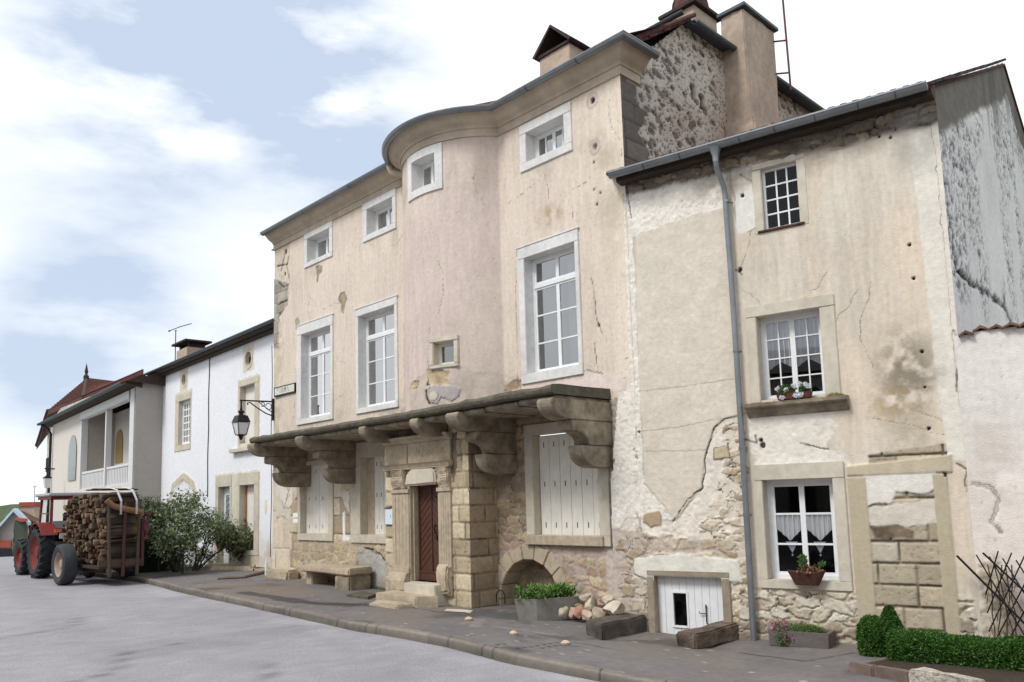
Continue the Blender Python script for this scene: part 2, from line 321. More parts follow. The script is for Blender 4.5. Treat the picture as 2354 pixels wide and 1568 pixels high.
class Paint:
    """colour and relief of a wall surface, computed per vertex"""
    def __init__(p, S, Z, base, seed=1, var=.05, streak=.05):
        p.S = S; p.Z = Z; p.sd = seed; b = lin(base)
        v = 1+var*2*(fbm(S*1.1, Z*1.1, seed)-.5)*2 + streak*2*(fbm(S*22, Z*2.6, seed+3, 3)-.5)*2
        p.C = b[None, None]*v[..., None]; p.H = .004*(fbm(S*9, Z*9, seed+4)-.5)+.003*(fbm(S*40, Z*14, seed+5, 2)-.5)
        p.wx = (fbm(S*7, Z*7, seed+11, 4)-.5); p.wy = (fbm(S*7+50, Z*7, seed+12, 4)-.5)
    def mask(p, poly, edge=.02, jag=.12):
        d = pdist(p.S+p.wx*jag, p.Z+p.wy*jag, poly); return 1-sstep(-edge, edge, d), d
    def mix(p, m, c, h=None):
        c = np.asarray(c); c = c if c.ndim == 3 else c[None, None]
        p.C = p.C*(1-m[..., None])+c*m[..., None]
        if h is not None: p.H = p.H*(1-m)+h*m
    def patch(p, poly, colr, h=0., var=.1, edge=.02, jag=.12, rim=0., rough=.004, sc_=6):
        m, d = p.mask(poly, edge, jag); c = lin(colr)[None, None]*(1+var*2*(fbm(p.S*sc_, p.Z*sc_, p.sd+21)-.5)*2)[..., None]
        p.mix(m, c, h+rough*(fbm(p.S*16, p.Z*16, p.sd+22)-.5)*2)
        if rim:
            r = (1-sstep(0, .018, np.abs(d)))*rim*sstep(.35, .6, fbm(p.S*5, p.Z*5, p.sd+30)); p.C *= (1-r)[..., None]
        return m
    def tint(p, m, colr, k=1.):
        p.C = p.C*(1+(lin(colr)[None, None]/lin((200, 200, 200))-1)*(m*k)[..., None])
    def stain(p, x, z, rx, rz, colr, k=.6, fr=5):
        d = np.hypot((p.S-x)/rx, (p.Z-z)/rz); m = (1-sstep(.2, 1, d))*sstep(.3, .65, fbm(p.S*fr, p.Z*fr, p.sd+41))*k; p.mix(m, lin(colr))
    def rubble(p, m, cs=(.30, .17), cols=((176, 160, 134), (160, 146, 124), (188, 170, 140), (150, 134, 118)), mortar=(186, 176, 162), joint=.07, depth=.018, fill=0., seed=0, darkj=.35):
        w1 = fbm(p.S*11, p.Z*11, p.sd+14, 3)-.5; w2 = fbm(p.S*11+9, p.Z*11, p.sd+15, 3)-.5
        S = p.S+p.wx*.14+w1*.03; Z = p.Z+p.wy*.10+w2*.03
        row = np.floor(Z/cs[1]); f1, f2, i = worley(S/cs[0]+.5*(row % 2), Z/cs[1], p.sd+seed, .72, 3.2); e = (f2-f1)
        st = sstep(joint, joint+.13, e+.16*(fbm(p.S*30, p.Z*30, p.sd+16, 3)-.5))
        st = st*(1-.75*sstep(.56, .68, fbm(p.S*4.5, p.Z*4.5, p.sd+17)))
        if fill: st = st*sstep(fill-.12, fill+.12, fbm(p.S*1.7, p.Z*1.7, p.sd+60+seed)*.6+i*.5)
        cc = np.array([lin(c) for c in cols]); k = np.clip((i*len(cols)).astype(int), 0, len(cols)-1); sc2 = cc[k]*(.85+.3*hx(np.floor(i*9999).astype(np.int64), k, 3))[..., None]
        sc2 = sc2*(1+.22*(fbm(p.S*13, p.Z*13, p.sd+61)-.5)*2)[..., None]
        mo = lin(mortar)[None, None]*(1+.2*(fbm(p.S*18, p.Z*18, p.sd+62)-.5)*2)[..., None]
        sc2 = sc2*(1-.22*sstep(.5, .7, fbm(p.S*30, p.Z*38, p.sd+64, 2)))[..., None]
        c = mo*(1-st[..., None])+sc2*st[..., None]
        dj = (1-sstep(0, .045, np.abs(e-joint*.8)))*darkj*1.5*sstep(.5, .66, fbm(p.S*5, p.Z*5, p.sd+66)); c = c*(1-np.clip(dj, 0, .9))[..., None]
        h = depth*st-depth*.5+.006*(fbm(p.S*20, p.Z*20, p.sd+63)-.5)*2
        p.mix(m, c, h)
    def ashlar(p, m, hh=.3, ww=.6, cols=((186, 170, 144), (176, 160, 134), (192, 178, 156)), joint=.008, depth=.012, seed=0, z0=0., ero=.3):
        Z = (p.Z-z0)/hh+p.wy*.03; row = np.floor(Z).astype(np.int64)
        off = hx(row, row*0+3, p.sd+seed); wv = ww*(.7+.6*hx(row, row*0+8, p.sd+seed)); X = p.S/wv+off+p.wx*.02; cx = np.floor(X).astype(np.int64)
        jz = np.minimum(Z-row, 1-(Z-row))*hh; jx = np.minimum(X-cx, 1-(X-cx))*wv; j = np.minimum(jz, jx)
        i = hx(cx, row, p.sd+seed+2); st = sstep(joint*.5, joint*2.2, j+.006*(fbm(p.S*25, p.Z*25, p.sd+70)-.5))
        cc = np.array([lin(c) for c in cols]); k = np.clip((i*len(cols)).astype(int), 0, len(cols)-1); c = cc[k]*(.88+.24*hx(cx, row, 77))[..., None]
        f = fbm(p.S*12, p.Z*12, p.sd+71); c = c*(1+.16*(f-.5)*2)[..., None]
        pit = sstep(.66, .8, fbm(p.S*24, p.Z*30, p.sd+72, 3))*ero; c = c*(1-pit*.55)[..., None]
        wid = sstep(.5, .62, fbm(p.S*2.5, p.Z*2.5, p.sd+73)); c = c*(1-((1-st)*(.25+.45*wid))[..., None])
        p.mix(m, c, depth*st-depth+.004*(f-.5)*2-.012*pit)
    def crack(p, pts, wd=.012, k=.85, depth=.01, jag=.05):
        d = ldist(p.S+p.wx*jag, p.Z+p.wy*jag, pts); m = (1-sstep(wd*.4, wd, d))*k*(.45+.55*sstep(.35, .5, fbm(p.S*9, p.Z*9, p.sd+81))); p.C *= (1-m)[..., None]; p.H -= depth*m
    def runs(p, m, colr, k=.35, fr=5., seed=0):
        q = sstep(.52, .72, fbm(p.S*fr+p.wx*.4, p.Z*.45, p.sd+50+seed, 4))*sstep(.35, .6, fbm(p.S*.8, p.Z*.8, p.sd+51+seed))*k*m; p.mix(q, lin(colr))
    def hair(p, n, s0, s1, z0, z1, seed=0, wd=.007, k=.6):
        r = random.Random(p.sd*31+seed)
        for _ in range(n):
            x = r.uniform(s0, s1); z = r.uniform(z0, z1); q = [(x, z)]; a = r.uniform(-.5, .5) if r.random() < .75 else r.uniform(1.2, 1.9)
            for i in range(r.choice((3, 4, 6))): a += r.uniform(-.5, .5); l = r.uniform(.1, .3); x += l*math.sin(a); z -= l*math.cos(a); q.append((x, z))
            p.crack(q, wd, k, .004, .06)
    def hole(p, x, z, r=.035, ring=None):
        d = np.hypot(p.S-x, (p.Z-z)*.85)+p.wx*.02
        if ring: m = 1-sstep(ring*.9, ring, d); p.mix(m*.7, lin(ring_c)); q = (1-sstep(0, .012, np.abs(d-ring)))*.5; p.C *= (1-q)[..., None]
        m = 1-sstep(r*.8, r*1.1, d); p.C *= (1-m*.93)[..., None]; p.H -= .04*m
    def pocks(p, m, dens=.5, size=.05, k=.7, seed=0, depth=.006):
        rv = .25+.75*hx(np.floor(p.S*0+worley(p.S/size, p.Z/(size*1.6), p.sd+90+seed, 1.)[2]*9999).astype(np.int64), (p.S*0).astype(np.int64), 7); f1, f2, i = worley(p.S/size, p.Z/(size*1.6), p.sd+90+seed, 1.); q = (1-sstep(.05, .30*rv, f1+.15*(p.wx)))*(i < dens*(.3+1.2*sstep(.35, .65, fbm(p.S*.9, p.Z*.9, p.sd+95+seed))))*m; p.C *= (1-k*q)[..., None]; p.H -= depth*q
ring_c = (190, 180, 168)
def surround(fa, o, i, d1, name, m, parent, d0=-.22, bevel=.008, sides='tblr', back=True, label=None):
    """stone window surround: outer rect o, opening i (s0,s1,z0,z1)"""
    b = MB(); (a0, a1, b0, b1), (c0, c1, e0, e1) = o, i
    if 't' in sides: b.fbox(fa, a0, a1, e1, b1, d0, d1)
    if 'b' in sides: b.fbox(fa, a0, a1, b0, e0, d0, d1+.004)
    zb = e0 if 'b' in sides else b0
    if 'l' in sides: b.fbox(fa, a0, c0, zb, e1, d0, d1-.002)
    if 'r' in sides: b.fbox(fa, c1, a1, zb, e1, d0, d1-.003)
    return b.build(name, m, parent, bevel=bevel, label=label)
def window(fa, s0, s1, z0, z1, d, parent, nc=2, rows=(1,), fw=.05, mw=.022, casing=True, curtain=None, m=None, transom=None, box=.7, name='window', label=None, glass=None):
    """timber window: frame, leaves with muntins; sub-parts pane, curtain, room"""
    m = m or MT['white']; b = MB(); D = d
    b.fbox(fa, s0, s0+fw, z0, z1, D-.05, D); b.fbox(fa, s1-fw, s1, z0, z1, D-.05, D)
    b.fbox(fa, s0+fw, s1-fw, z0, z0+fw, D-.05, D+.012); b.fbox(fa, s0+fw, s1-fw, z1-fw, z1, D-.05, D-.002)
    zt = z1-fw; zb = z0+fw; secs = []
    if transom: b.fbox(fa, s0+fw, s1-fw, transom-.04, transom+.04, D-.05, D+.01); secs = [(zb, transom-.04, rows[0]), (transom+.04, zt, rows[1])]
    else: secs = [(zb, zt, rows[0])]
    iw = s1-s0-2*fw
    for (q0, q1, nr) in secs:
        if casing:                                    # two leaves
            mid = (s0+s1)/2; lw = .04
            for (a, c) in ((s0+fw, mid), (mid, s1-fw)):
                b.fbox(fa, a, a+lw, q0, q1, D-.045, D-.012); b.fbox(fa, c-lw, c, q0, q1, D-.045, D-.0125)
                b.fbox(fa, a+lw, c-lw, q0, q0+lw, D-.045, D-.013); b.fbox(fa, a+lw, c-lw, q1-lw, q1, D-.045, D-.0135)
                n = nc//2
                for k in range(1, n):
                    x = a+(c-a)*k/n; b.fbox(fa, x-mw/2, x+mw/2, q0+lw, q1-lw, D-.04, D-.018)
                for k in range(1, nr):
                    z = q0+(q1-q0)*k/nr; b.fbox(fa, a+lw, c-lw, z-mw/2, z+mw/2, D-.04, D-.0165)
        else:
            for k in range(1, nc):
                x = s0+fw+iw*k/nc; b.fbox(fa, x-mw/2, x+mw/2, q0, q1, D-.04, D-.018)
            for k in range(1, nr):
                z = q0+(q1-q0)*k/nr; b.fbox(fa, s0+fw, s1-fw, z-mw/2, z+mw/2, D-.04, D-.0165)
    o = b.build(name, m, parent, label=label)
    g = MB(); g.add([fa.P(a, z, D-.03) for a, z in ((s0+fw*.5, z0+fw*.5), (s1-fw*.5, z0+fw*.5), (s1-fw*.5, z1-fw*.5), (s0+fw*.5, z1-fw*.5))], [[0, 1, 2, 3]]); g.build('pane', glass or MT['glass'], o, recalc=False)
    if curtain:
        for (kind, a, c, q0, q1, dd, cm) in curtain:
            n = 24; cb = MB(); W_ = s1-s0; H_ = z1-z0; V = []; Fc = []
            for i in range(n+1):
                t = i/n; x = s0+W_*(a+(c-a)*t); o2 = .02*math.sin(t*n*1.3)+.01*math.sin(t*n*2.9)
                zlo = z0+H_*q0
                if kind == 'point': zlo = z0+H_*(q0+(abs(t-.5)*2)*.12)
                if kind == 'v': zlo = z0+H_*(q0+(1-abs(t-.5)*2)*.10)
                V += [fa.P(x, zlo, D-dd+o2), fa.P(x, z0+H_*q1, D-dd+o2)]
            for i in range(n): Fc.append([2*i, 2*i+2, 2*i+3, 2*i+1])
            cb.add(V, Fc); cb.build('curtain', MT[cm], o, smooth=True)
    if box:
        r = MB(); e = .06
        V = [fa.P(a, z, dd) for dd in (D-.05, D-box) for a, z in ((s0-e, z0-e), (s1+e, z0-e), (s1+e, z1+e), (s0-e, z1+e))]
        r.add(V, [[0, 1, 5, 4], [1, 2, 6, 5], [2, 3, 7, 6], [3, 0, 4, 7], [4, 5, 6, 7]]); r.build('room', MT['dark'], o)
    return o
def sweep(b, path, prof, fa, closed_end=True):
    """path: list of (s,d) plan points; prof: list of (offset outwards, z)"""
    n = len(path); pn = []
    for i in range(n):
        p0 = np.array(path[max(i-1, 0)]); p1 = np.array(path[i]); p2 = np.array(path[min(i+1, n-1)])
        def nr(a, c):
            t = c-a; t = t/np.linalg.norm(t); return np.array([-t[1], t[0]])
        a = nr(p0, p1) if i > 0 else nr(p1, p2); c = nr(p1, p2) if i < n-1 else nr(p0, p1)
        m = a+c; m /= np.linalg.norm(m); pn.append(m/max(.3, m@a))
    k = len(prof); V = []; Fc = []
    for i in range(n):
        for (o, z) in prof:
            q = np.array(path[i])+pn[i]*o; V.append(fa.P(q[0], z, q[1]))
    for i in range(n-1):
        for j in range(k): Fc.append([i*k+j, (i+1)*k+j, (i+1)*k+(j+1) % k, i*k+(j+1) % k])
    Fc += [list(range(k))[::-1], [(n-1)*k+j for j in range(k)]]
    b.add(V, Fc); return b
def halfround(cx, cz, r, n=10, th=.006):
    o = [(cx+r*math.cos(math.pi+math.pi*i/n), cz+r*math.sin(math.pi+math.pi*i/n)) for i in range(n+1)]
    i_ = [(cx+(r-th)*math.cos(2*math.pi-math.pi*i/n), cz+(r-th)*math.sin(2*math.pi-math.pi*i/n)) for i in range(n+1)]
    return o+i_
MT['curtain2'] = mat('dim_net_curtain', lin((176, 182, 192)), var=.1, bump=0)
# ================================================================== OLD MANSION
M = M_
mh = thing('mansion', 'three storey stone mansion with a curved bow, balcony on corbels and pinkish plaster', 'house', M.P(6.4, -.1, 0))
BS0, BS1, BP = 6.5, 9.66, .85
_w = (BS1-BS0)/2; BR = (_w*_w+BP*BP)/(2*BP); BC = (BS0+BS1)/2; BD = BP-BR
def bow(S):
    t = np.clip(BR*BR-(S-BC)**2, 0, None); return np.where((S > BS0) & (S < BS1), np.sqrt(t)+BD, 0.)
bow = (lambda f: (lambda S: np.maximum(f(S), 0)))(bow)
def shade_up(S, Z):
    p = Paint(S, Z, (213, 199, 184), 3, var=.05, streak=.05)
    inb = sstep(BS0-.05, BS0+.25, S)*(1-sstep(BS1-.02, BS1+.02, S))
    p.tint(inb*(.35+.65*sstep(.38, .6, fbm(S*.8, Z*.8, 5))), (188, 182, 192), .55)
    p.tint(sstep(5.2, 4.2, Z)*inb*sstep(.35, .6, fbm(S*1.5, Z*1.5, 6)), (196, 190, 200), .5)
    p.tint(sstep(12.0, 12.9, S+.3*(fbm(S*2, Z*.8, 8)-.5)), (214, 216, 214), .8)
    p.tint(sstep(4.9, 4.0, Z)*(S < BS0), (204, 204, 200), .5)
    p.H += .012*(fbm(S*1.6, Z*1.6, 19)-.5); p.pocks(np.ones(S.shape), .30, .05, .26, 1, .003); p.pocks(sstep(.5, .65, fbm(S*1.3, Z*.9, 14)), .35, .085, .28, 2, .004); p.runs(np.ones(S.shape), (200, 184, 168), .35); p.runs(np.ones(S.shape), (226, 214, 202), .25, 9., 3); p.runs(sstep(9.5, 8.6, Z)*sstep(8.0, 8.5, Z), (170, 156, 142), .6, 4., 5); p.hair(34, 0, 12.8, 4.2, 9.3)
    # flaked corner on the left with old grey stones
    m = p.patch(M.uvs([(628, 556), (664, 560), (668, 600), (664, 690), (640, 720), (652, 800), (640, 1000), (620, 1000)]), (202, 190, 172), -.012, .16, rim=.8)
    m2, _ = p.mask(M.uvs([(625, 640), (662, 650), (662, 700), (640, 735), (640, 800), (624, 800)])); p.ashlar(m2, .3, .45, ((150, 144, 134), (168, 160, 148)), ero=.6)
    for c in ([(655, 575), (650, 600), (645, 622)], [(662, 590), (658, 612), (664, 640)], [(640, 650), (652, 660), (662, 655)], [(636, 612), (660, 606)], [(640, 700), (660, 690)]):
        p.crack(M.uvs(c), .03, .9, .02)
    for q in ((656, 578, .06), (654, 630, .05), (643, 722, .05)): a = M.uv(q[0], q[1]); p.hole(a[0], a[1], q[2])
    # flaked spots under windows
    p.patch(M.uvs([(727, 612), (733, 610), (741, 612), (740, 624), (734, 630), (731, 650), (727, 648), (728, 628)]), (150, 138, 118), -.012, .3, rim=.9, edge=.012, jag=.06)
    p.patch(M.uvs([(776, 690), (782, 674), (792, 672), (797, 685), (792, 700), (789, 722), (783, 720), (784, 700)]), (156, 146, 126), -.014, .3, rim=.9, edge=.012, jag=.06)
    p.patch(M.uvs([(679, 735), (684, 729), (688, 740), (686, 756), (680, 758)]), (160, 150, 132), -.01, .25, rim=.8, jag=.05)
    # eroded foot of the bow
    B5 = lambda pts: M.uvs(pts, .75)
    p.patch(B5([(990, 850), (1050, 845), (1090, 860), (1150, 862), (1160, 900), (1150, 940), (945, 950), (935, 900), (960, 880)]), (196, 182, 170), -.004, .12, jag=.25)
    p.patch(B5([(992, 848), (1016, 850), (1030, 856), (1022, 872), (1030, 880), (1016, 890), (1004, 884), (990, 888)]), (190, 170, 138), -.02, .25, rim=1, jag=.12)
    p.patch(B5([(944, 884), (958, 876), (972, 878), (966, 892), (946, 896)]), (188, 170, 142), -.016, .25, rim=1, jag=.1)
    p.patch(B5([(1096, 878), (1110, 872), (1122, 866), (1140, 868), (1158, 886), (1156, 908), (1140, 900), (1128, 884), (1112, 890), (1108, 900), (1098, 896)]), (168, 148, 120), -.02, .3, rim=1, jag=.1)
    p.patch(B5([(1002, 884), (1020, 884), (1046, 890), (1044, 912), (1034, 922), (1016, 914), (1010, 930), (992, 926), (988, 902)]), (176, 168, 166), .008, .05, rim=.9, jag=.06)
    p.patch(B5([(994, 902), (1006, 900), (1012, 910), (1008, 920), (996, 922)]), (206, 194, 176), .01, .05, rim=.9, jag=.04)
    p.crack(B5([(987, 900), (988, 915), (994, 928)]), .04, 1, .03, .02)
    # right side: holes, stain, cracks
    for (x, y, r, g) in ((1361, 231, .05, .13), (1367, 337, .05, .13), (1364, 374, .025, None), (1365, 436, .02, None), (1379, 444, .022, None), (1371, 470, .02, None)):
        a = M.uv(x, y); p.hole(a[0], a[1], r, g)
    a = M.uv(1262, 496); p.stain(a[0], a[1], .55, .34, (168, 144, 108), .75, 7)
    a = M.uv(1390, 340); p.stain(a[0], a[1], .5, .9, (176, 160, 134), .5, 2)
    a = M.uv(1405, 480); p.stain(a[0], a[1], .5, 1.6, (184, 172, 152), .6, 2)
    p.crack(M.uvs([(1360, 640), (1368, 710), (1374, 745), (1384, 768)]), .015, .8); a = M.uv(1375, 748); p.hole(a[0], a[1], .03)
    p.crack(M.uvs([(1366, 790), (1374, 850), (1383, 885)]), .014, .8)
    p.crack(M.uvs([(1186, 560), (1186, 700), (1190, 900)]), .01, .5)
    p.patch(M.uvs([(1236, 868), (1350, 852), (1440, 870), (1440, 900), (1195, 905), (1200, 880)]), (220, 205, 196), .002, .08, rim=.9, jag=.08)
    # faint dark lines next to the bow
    p.crack(M.uvs([(929, 470), (930, 700), (929, 940)]), .05, .22, 0, .1)
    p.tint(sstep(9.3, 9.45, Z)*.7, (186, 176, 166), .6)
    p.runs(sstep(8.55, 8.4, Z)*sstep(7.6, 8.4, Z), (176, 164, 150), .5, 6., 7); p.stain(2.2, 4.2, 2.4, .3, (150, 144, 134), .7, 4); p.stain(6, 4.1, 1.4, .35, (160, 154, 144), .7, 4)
    return p.C, p.H
W1 = (1.56, 3.08, 4.27, 6.62); W2 = (4.40, 5.94, 4.27, 6.60); W3 = (10.33, 11.66, 4.34, 6.66)
U1 = (1.87, 3.02, 8.60, 9.28); U2 = (4.81, 5.90, 8.60, 9.27); U4 = (10.48, 11.50, 8.60, 9.21)
BW = (7.78, 8.58, 8.58, 9.24); BL = (8.42, 8.92, 4.70, 5.18)
gridwall('plastered_wall', M, -.08, 12.88, 3.62, 9.66, .024, shade_up, mh, holes=[W1, W2, W3, U1, U2, U4, BW, BL], dfun=bow)
# ---- lower wall
def shade_lo(S, Z):
    p = Paint(S, Z, (192, 174, 146), 23, var=.06, streak=.02)
    one = np.ones(S.shape)
    p.ashlar(one, .46, .7, ((196, 182, 158), (180, 164, 140), (204, 192, 172), (170, 154, 130)), z0=-.2, ero=.6, joint=.013, depth=.018)
    rb = sstep(1.15, .95, Z+.2*(fbm(S*2, Z*2, 3)-.5))*sstep(1.0, 1.2, S)
    p.rubble(rb, (.34, .24), ((186, 170, 142), (176, 160, 134), (192, 178, 152)), (180, 168, 150), .05, .014, seed=1)
    # left: smooth pale blocks and grey plaster remains
    l, _ = p.mask([(-.3, 2.9), (1.3, 3.1), (1.3, 2.2), (.9, 1.9), (.95, -.5), (-.3, -.5)], jag=.06); p.ashlar(l, 1.05, .75, ((206, 192, 172), (210, 198, 182)), joint=.012, z0=-.3, ero=.05)
    p.patch([(.1, 2.75), (.75, 2.8), (.8, 2.2), (.5, 1.75), (.15, 1.9)], (214, 206, 194), .01, .08, rim=.8)
    p.patch([(.2, 1.6), (.5, 1.65), (.95, 1.5), (1.0, 1.9), (.6, 1.85), (.3, 2.3), (.05, 1.9)], (204, 196, 182), .006, .1, rim=.9)
    p.patch([(1.08, 1.45), (1.38, 1.45), (1.38, 1.56), (1.08, 1.56)], (240, 240, 240), .006, .03, jag=.01); p.patch([(1.08, 1.6), (1.38, 1.6), (1.38, 1.72), (1.08, 1.72)], (240, 240, 240), .006, .03, jag=.01)
    p.patch([(3.6, 1.02), (3.92, 1.02), (3.95, 1.1), (3.72, 1.14), (3.72, 1.75), (3.6, 1.7), (3.62, 1.15)], (232, 232, 230), .006, .05, jag=.03)
    p.patch([(3.5, 2.2), (3.9, 2.3), (4.0, 1.6), (3.7, 1.9)], (204, 198, 186), .004, .08, rim=.6)
    # filled arch near the bench
    p.patch([(4.3, .1), (4.25, .7), (4.7, .84), (5.2, .74), (5.5, .5), (5.5, .0), (4.6, -.2)], (174, 172, 164), -.02, .12, rim=.8, rough=.012, sc_=3)
    p.crack([(4.55, .86), (5.0, .82), (5.35, .66), (5.5, .45)], .035, .95, .03, .02)
    # right of the block: layered rubble, pinkish mortar
    R = sstep(9.2, 9.3, S); rr, _ = p.mask([(9.2, 3.8), (10.25, 3.8), (10.1, 1.0), (9.2, 1.0)], jag=.05)
    p.rubble(R*sstep(10.3, 10.2, S), (.36, .16), ((170, 152, 124), (150, 132, 110), (184, 164, 134), (158, 138, 118)), (160, 146, 132), .05, .022, seed=2, darkj=.6)
    p.rubble(R*sstep(1.15, 1.0, Z), (.26, .18), ((184, 164, 132), (172, 152, 124), (178, 152, 128), (192, 174, 146)), (176, 160, 152), .08, .018, fill=.45, seed=4)
    p.rubble(sstep(12.05, 12.15, S), (.2, .14), ((190, 176, 152), (206, 196, 180)), (196, 184, 172), .14, .02, fill=.55, seed=5)
    p.tint(sstep(3.0, 3.7, Z)*.8, (168, 158, 146), .5); p.stain(9.75, 2.2, .6, 1.6, (116, 100, 84), .5, 3)  # the tint darkens towards the slab: balcony shade put into the wall colour
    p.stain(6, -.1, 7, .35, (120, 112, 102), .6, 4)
    for c in ([(3.9, 2.0), (4.05, 1.5), (4.0, 1.0)], [(.5, 2.9), (.9, 2.2)], [(1.2, 2.9), (.7, 2.1)]): p.crack(c, .02, .8, .012)
    p.pocks(one, .3, .07, .25, 2, .004)
    return p.C, p.H
D1 = (1.55, 2.95, 1.18, 2.99); D2 = (4.46, 5.56, 1.18, 3.05); D3 = (10.42, 12.02, 1.24, 3.14)
AC, AZ, AR = 10.2, -.02, .80
def arch_cut(s, z): return (np.hypot(s-AC, (z-AZ)) < AR+.02) & (z > AZ) | ((np.abs(s-AC) < AR+.02) & (z <= AZ))
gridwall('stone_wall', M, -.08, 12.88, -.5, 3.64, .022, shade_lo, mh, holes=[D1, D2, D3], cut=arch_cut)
# arch ring and recess
b = MB(); n = 9
for i in range(n):
    a0 = math.pi*i/n+.008; a1 = math.pi*(i+1)/n-.008; r0 = AR; r1 = AR+.26+.05*((i*7) % 3)/2
    b.fprism(M, [(AC-r0*math.cos(a0), AZ+r0*math.sin(a0)), (AC-r0*math.cos(a1), AZ+r0*math.sin(a1)), (AC-r1*math.cos(a1), AZ+r1*math.sin(a1)), (AC-r1*math.cos(a0), AZ+r1*math.sin(a0))], -.45, .025+.006*(i % 2))
b.fbox(M, AC-AR-.26, AC-AR, -.55, AZ, -.45, .028); b.fbox(M, AC+AR, AC+AR+.24, -.55, AZ, -.45, .022)
b.build('vault_arch', MT['stone'], mh, bevel=.012)
def shade_rec(S, Z):
    p = Paint(S, Z, (150, 136, 116), 31); p.rubble(np.ones(S.shape), (.4, .2), ((160, 144, 118), (146, 130, 108), (178, 160, 130)), (140, 126, 110), .04, .01); p.stain(AC, -.2, 1.2, .6, (96, 88, 78), .7, 3); return p.C, p.H
r_ = Fac(M.P(0, 0, -.42)[:2], -46)
gridwall('arch_infill', r_, AC-.95, AC+.95, -.55, .95, .03, shade_rec, mh)
# porch block
BKD = .75
def shade_bk(S, Z):
    p = Paint(S, Z, (196, 182, 156), 41, var=.05, streak=.02); one = np.ones(S.shape)
    p.ashlar(one, .33, .55, ((200, 185, 156), (182, 166, 140), (208, 194, 166), (172, 156, 130)), z0=-.15, ero=.75, joint=.014, depth=.02)
    lw, _ = p.mask([(6.5, 1.3), (7.7, 1.3), (7.7, -.4), (6.5, -.4)]); p.rubble(lw*sstep(.9, .6, Z), (.4, .26), ((188, 174, 148), (198, 186, 164)), (182, 172, 156), .05, .012, seed=3)
    p.patch([(8.85, 3.3), (9.0, 3.3), (9.0, 2.6), (8.85, 2.3), (8.78, 2.7)], (120, 108, 92), -.03, .3, rim=.5, jag=.1)
    p.patch([(7.2, .95), (7.24, .8), (7.2, .7), (7.16, .8)], (236, 234, 228), .004, .03, jag=.04)
    p.tint(sstep(3.1, 3.5, Z), (160, 150, 136), .6); p.stain(7.6, 3.45, 1.0, .3, (88, 80, 68), .85, 5); p.stain(8, -.1, 2, .3, (130, 122, 108), .5, 5)  # top of the porch darkened: shade of the slab painted into the stone
    p.pocks(one, .4, .06, .35, 5, .006)
    return p.C, p.H
DR = (7.48, 8.42, .30, 2.28)
bf = Fac(M.P(0, 0, BKD)[:2], -46)
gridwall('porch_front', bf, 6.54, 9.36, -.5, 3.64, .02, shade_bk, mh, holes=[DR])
def shade_bs(S, Z):
    p = Paint(S, Z, (176, 158, 130), 51, var=.05); p.ashlar(np.ones(S.shape), .33, .6, ((176, 158, 132), (156, 140, 118), (168, 148, 124)), z0=-.15, ero=.6, joint=.014, depth=.02); p.stain(.4, .2, .8, .8, (140, 124, 104), .6, 3); return p.C, p.H  # side stones darker than the front ones: their shade is in the colour
bs = Fac(M.P(9.36, 0, BKD)[:2], 44)
gridwall('porch_side', bs, 0, BKD, -.5, 3.64, .02, shade_bs, mh)
b = MB(); b.fbox(M, 6.54, 6.6, -.5, 3.64, 0, BKD-.01); b.fbox(M, 6.6, 9.3, 3.5, 3.62, .0, BKD-.02); b.build('porch_core', MT['stone'], mh)
# door surround
b = MB()
for s0, s1 in ((6.86, 7.46), (8.44, 8.84)):
    b.fbox(bf, s0, s1, .55, 2.12, -.02, .045); b.fbox(bf, s0-.02, s1+.02, 2.12, 2.20, -.02, .075); b.fbox(bf, s0-.01, s1+.01, .45, .55, -.02, .07)
    k = 4
    for i in range(k): x = s0+.05+(s1-s0-.1)*(i+.5)/k; b.fbox(bf, x-.022, x+.022, .62, 2.08, .04, .052)
b.fbox(bf, 7.46, 7.49, .1, 2.25, -.24, .03); b.fbox(bf, 7.49, 7.53, .3, 2.25, -.24, -.04)
b.fbox(bf, 8.42, 8.44, .3, 2.26, -.24, .03)
b.sprism(bf, [(-.02, .10), (.16, .10), (.17, .3), (.12, .45), (.045, .47), (-.02, .47)], 6.84, 7.44)
b.build('door_surround', MT['stone'], mh, bevel=.01, rough=.006, sub=0)
b = MB(); V = []
b.sprism(bf, [(-.02, .10), (.06, .08), (.15, .16), (.16, .45), (.12, .62), (.05, .70), (-.02, .70)], 8.44, 8.82)
b.build('eroded_plinth', MT['stone'], mh, bevel=.03, rough=.05, sub=4, smooth=True)
b = MB()
b.fprism(bf, [(7.42, 2.26), (8.46, 2.28), (8.44, 2.52), (8.36, 2.60), (7.66, 2.60), (7.50, 2.52)], -.24, .14); b.build('door_lintel', MT['stonelt'], mh, bevel=.035, rough=.012, sub=2, smooth=True)
for s0, s1, q in ((6.9, 7.36, 1), (8.48, 8.82, 2)):
    b = MB(); b.sprism(bf, [(-.02, 2.20), (.05, 2.20), (.12, 2.36), (.09, 2.44), (.15, 2.60), (-.02, 2.60)], s0, s1)
    b.build('capital', MT['stone'], mh, bevel=.02, rough=.035, sub=3, seed=3)
b = MB()
b.fbox(bf, 6.6, 8.86, 2.61, 2.64, -.02, .10); b.sprism(bf, [(-.02, 2.64), (.10, 2.64), (.13, 2.70), (.17, 2.73), (-.02, 2.73)], 6.58, 8.88)
b.fbox(bf, 7.42, 8.84, 2.73, 3.16, -.02, .03); b.fbox(bf, 6.62, 7.38, 2.73, 3.16, -.02, .022)
b.sprism(bf, [(-.02, 3.16), (.05, 3.16), (.08, 3.21), (.15, 3.25), (.18, 3.30), (-.02, 3.30)], 6.56, 8.88)
ent = b.build('entablature', MT['stone'], mh, bevel=.008, rough=.006, sub=0)
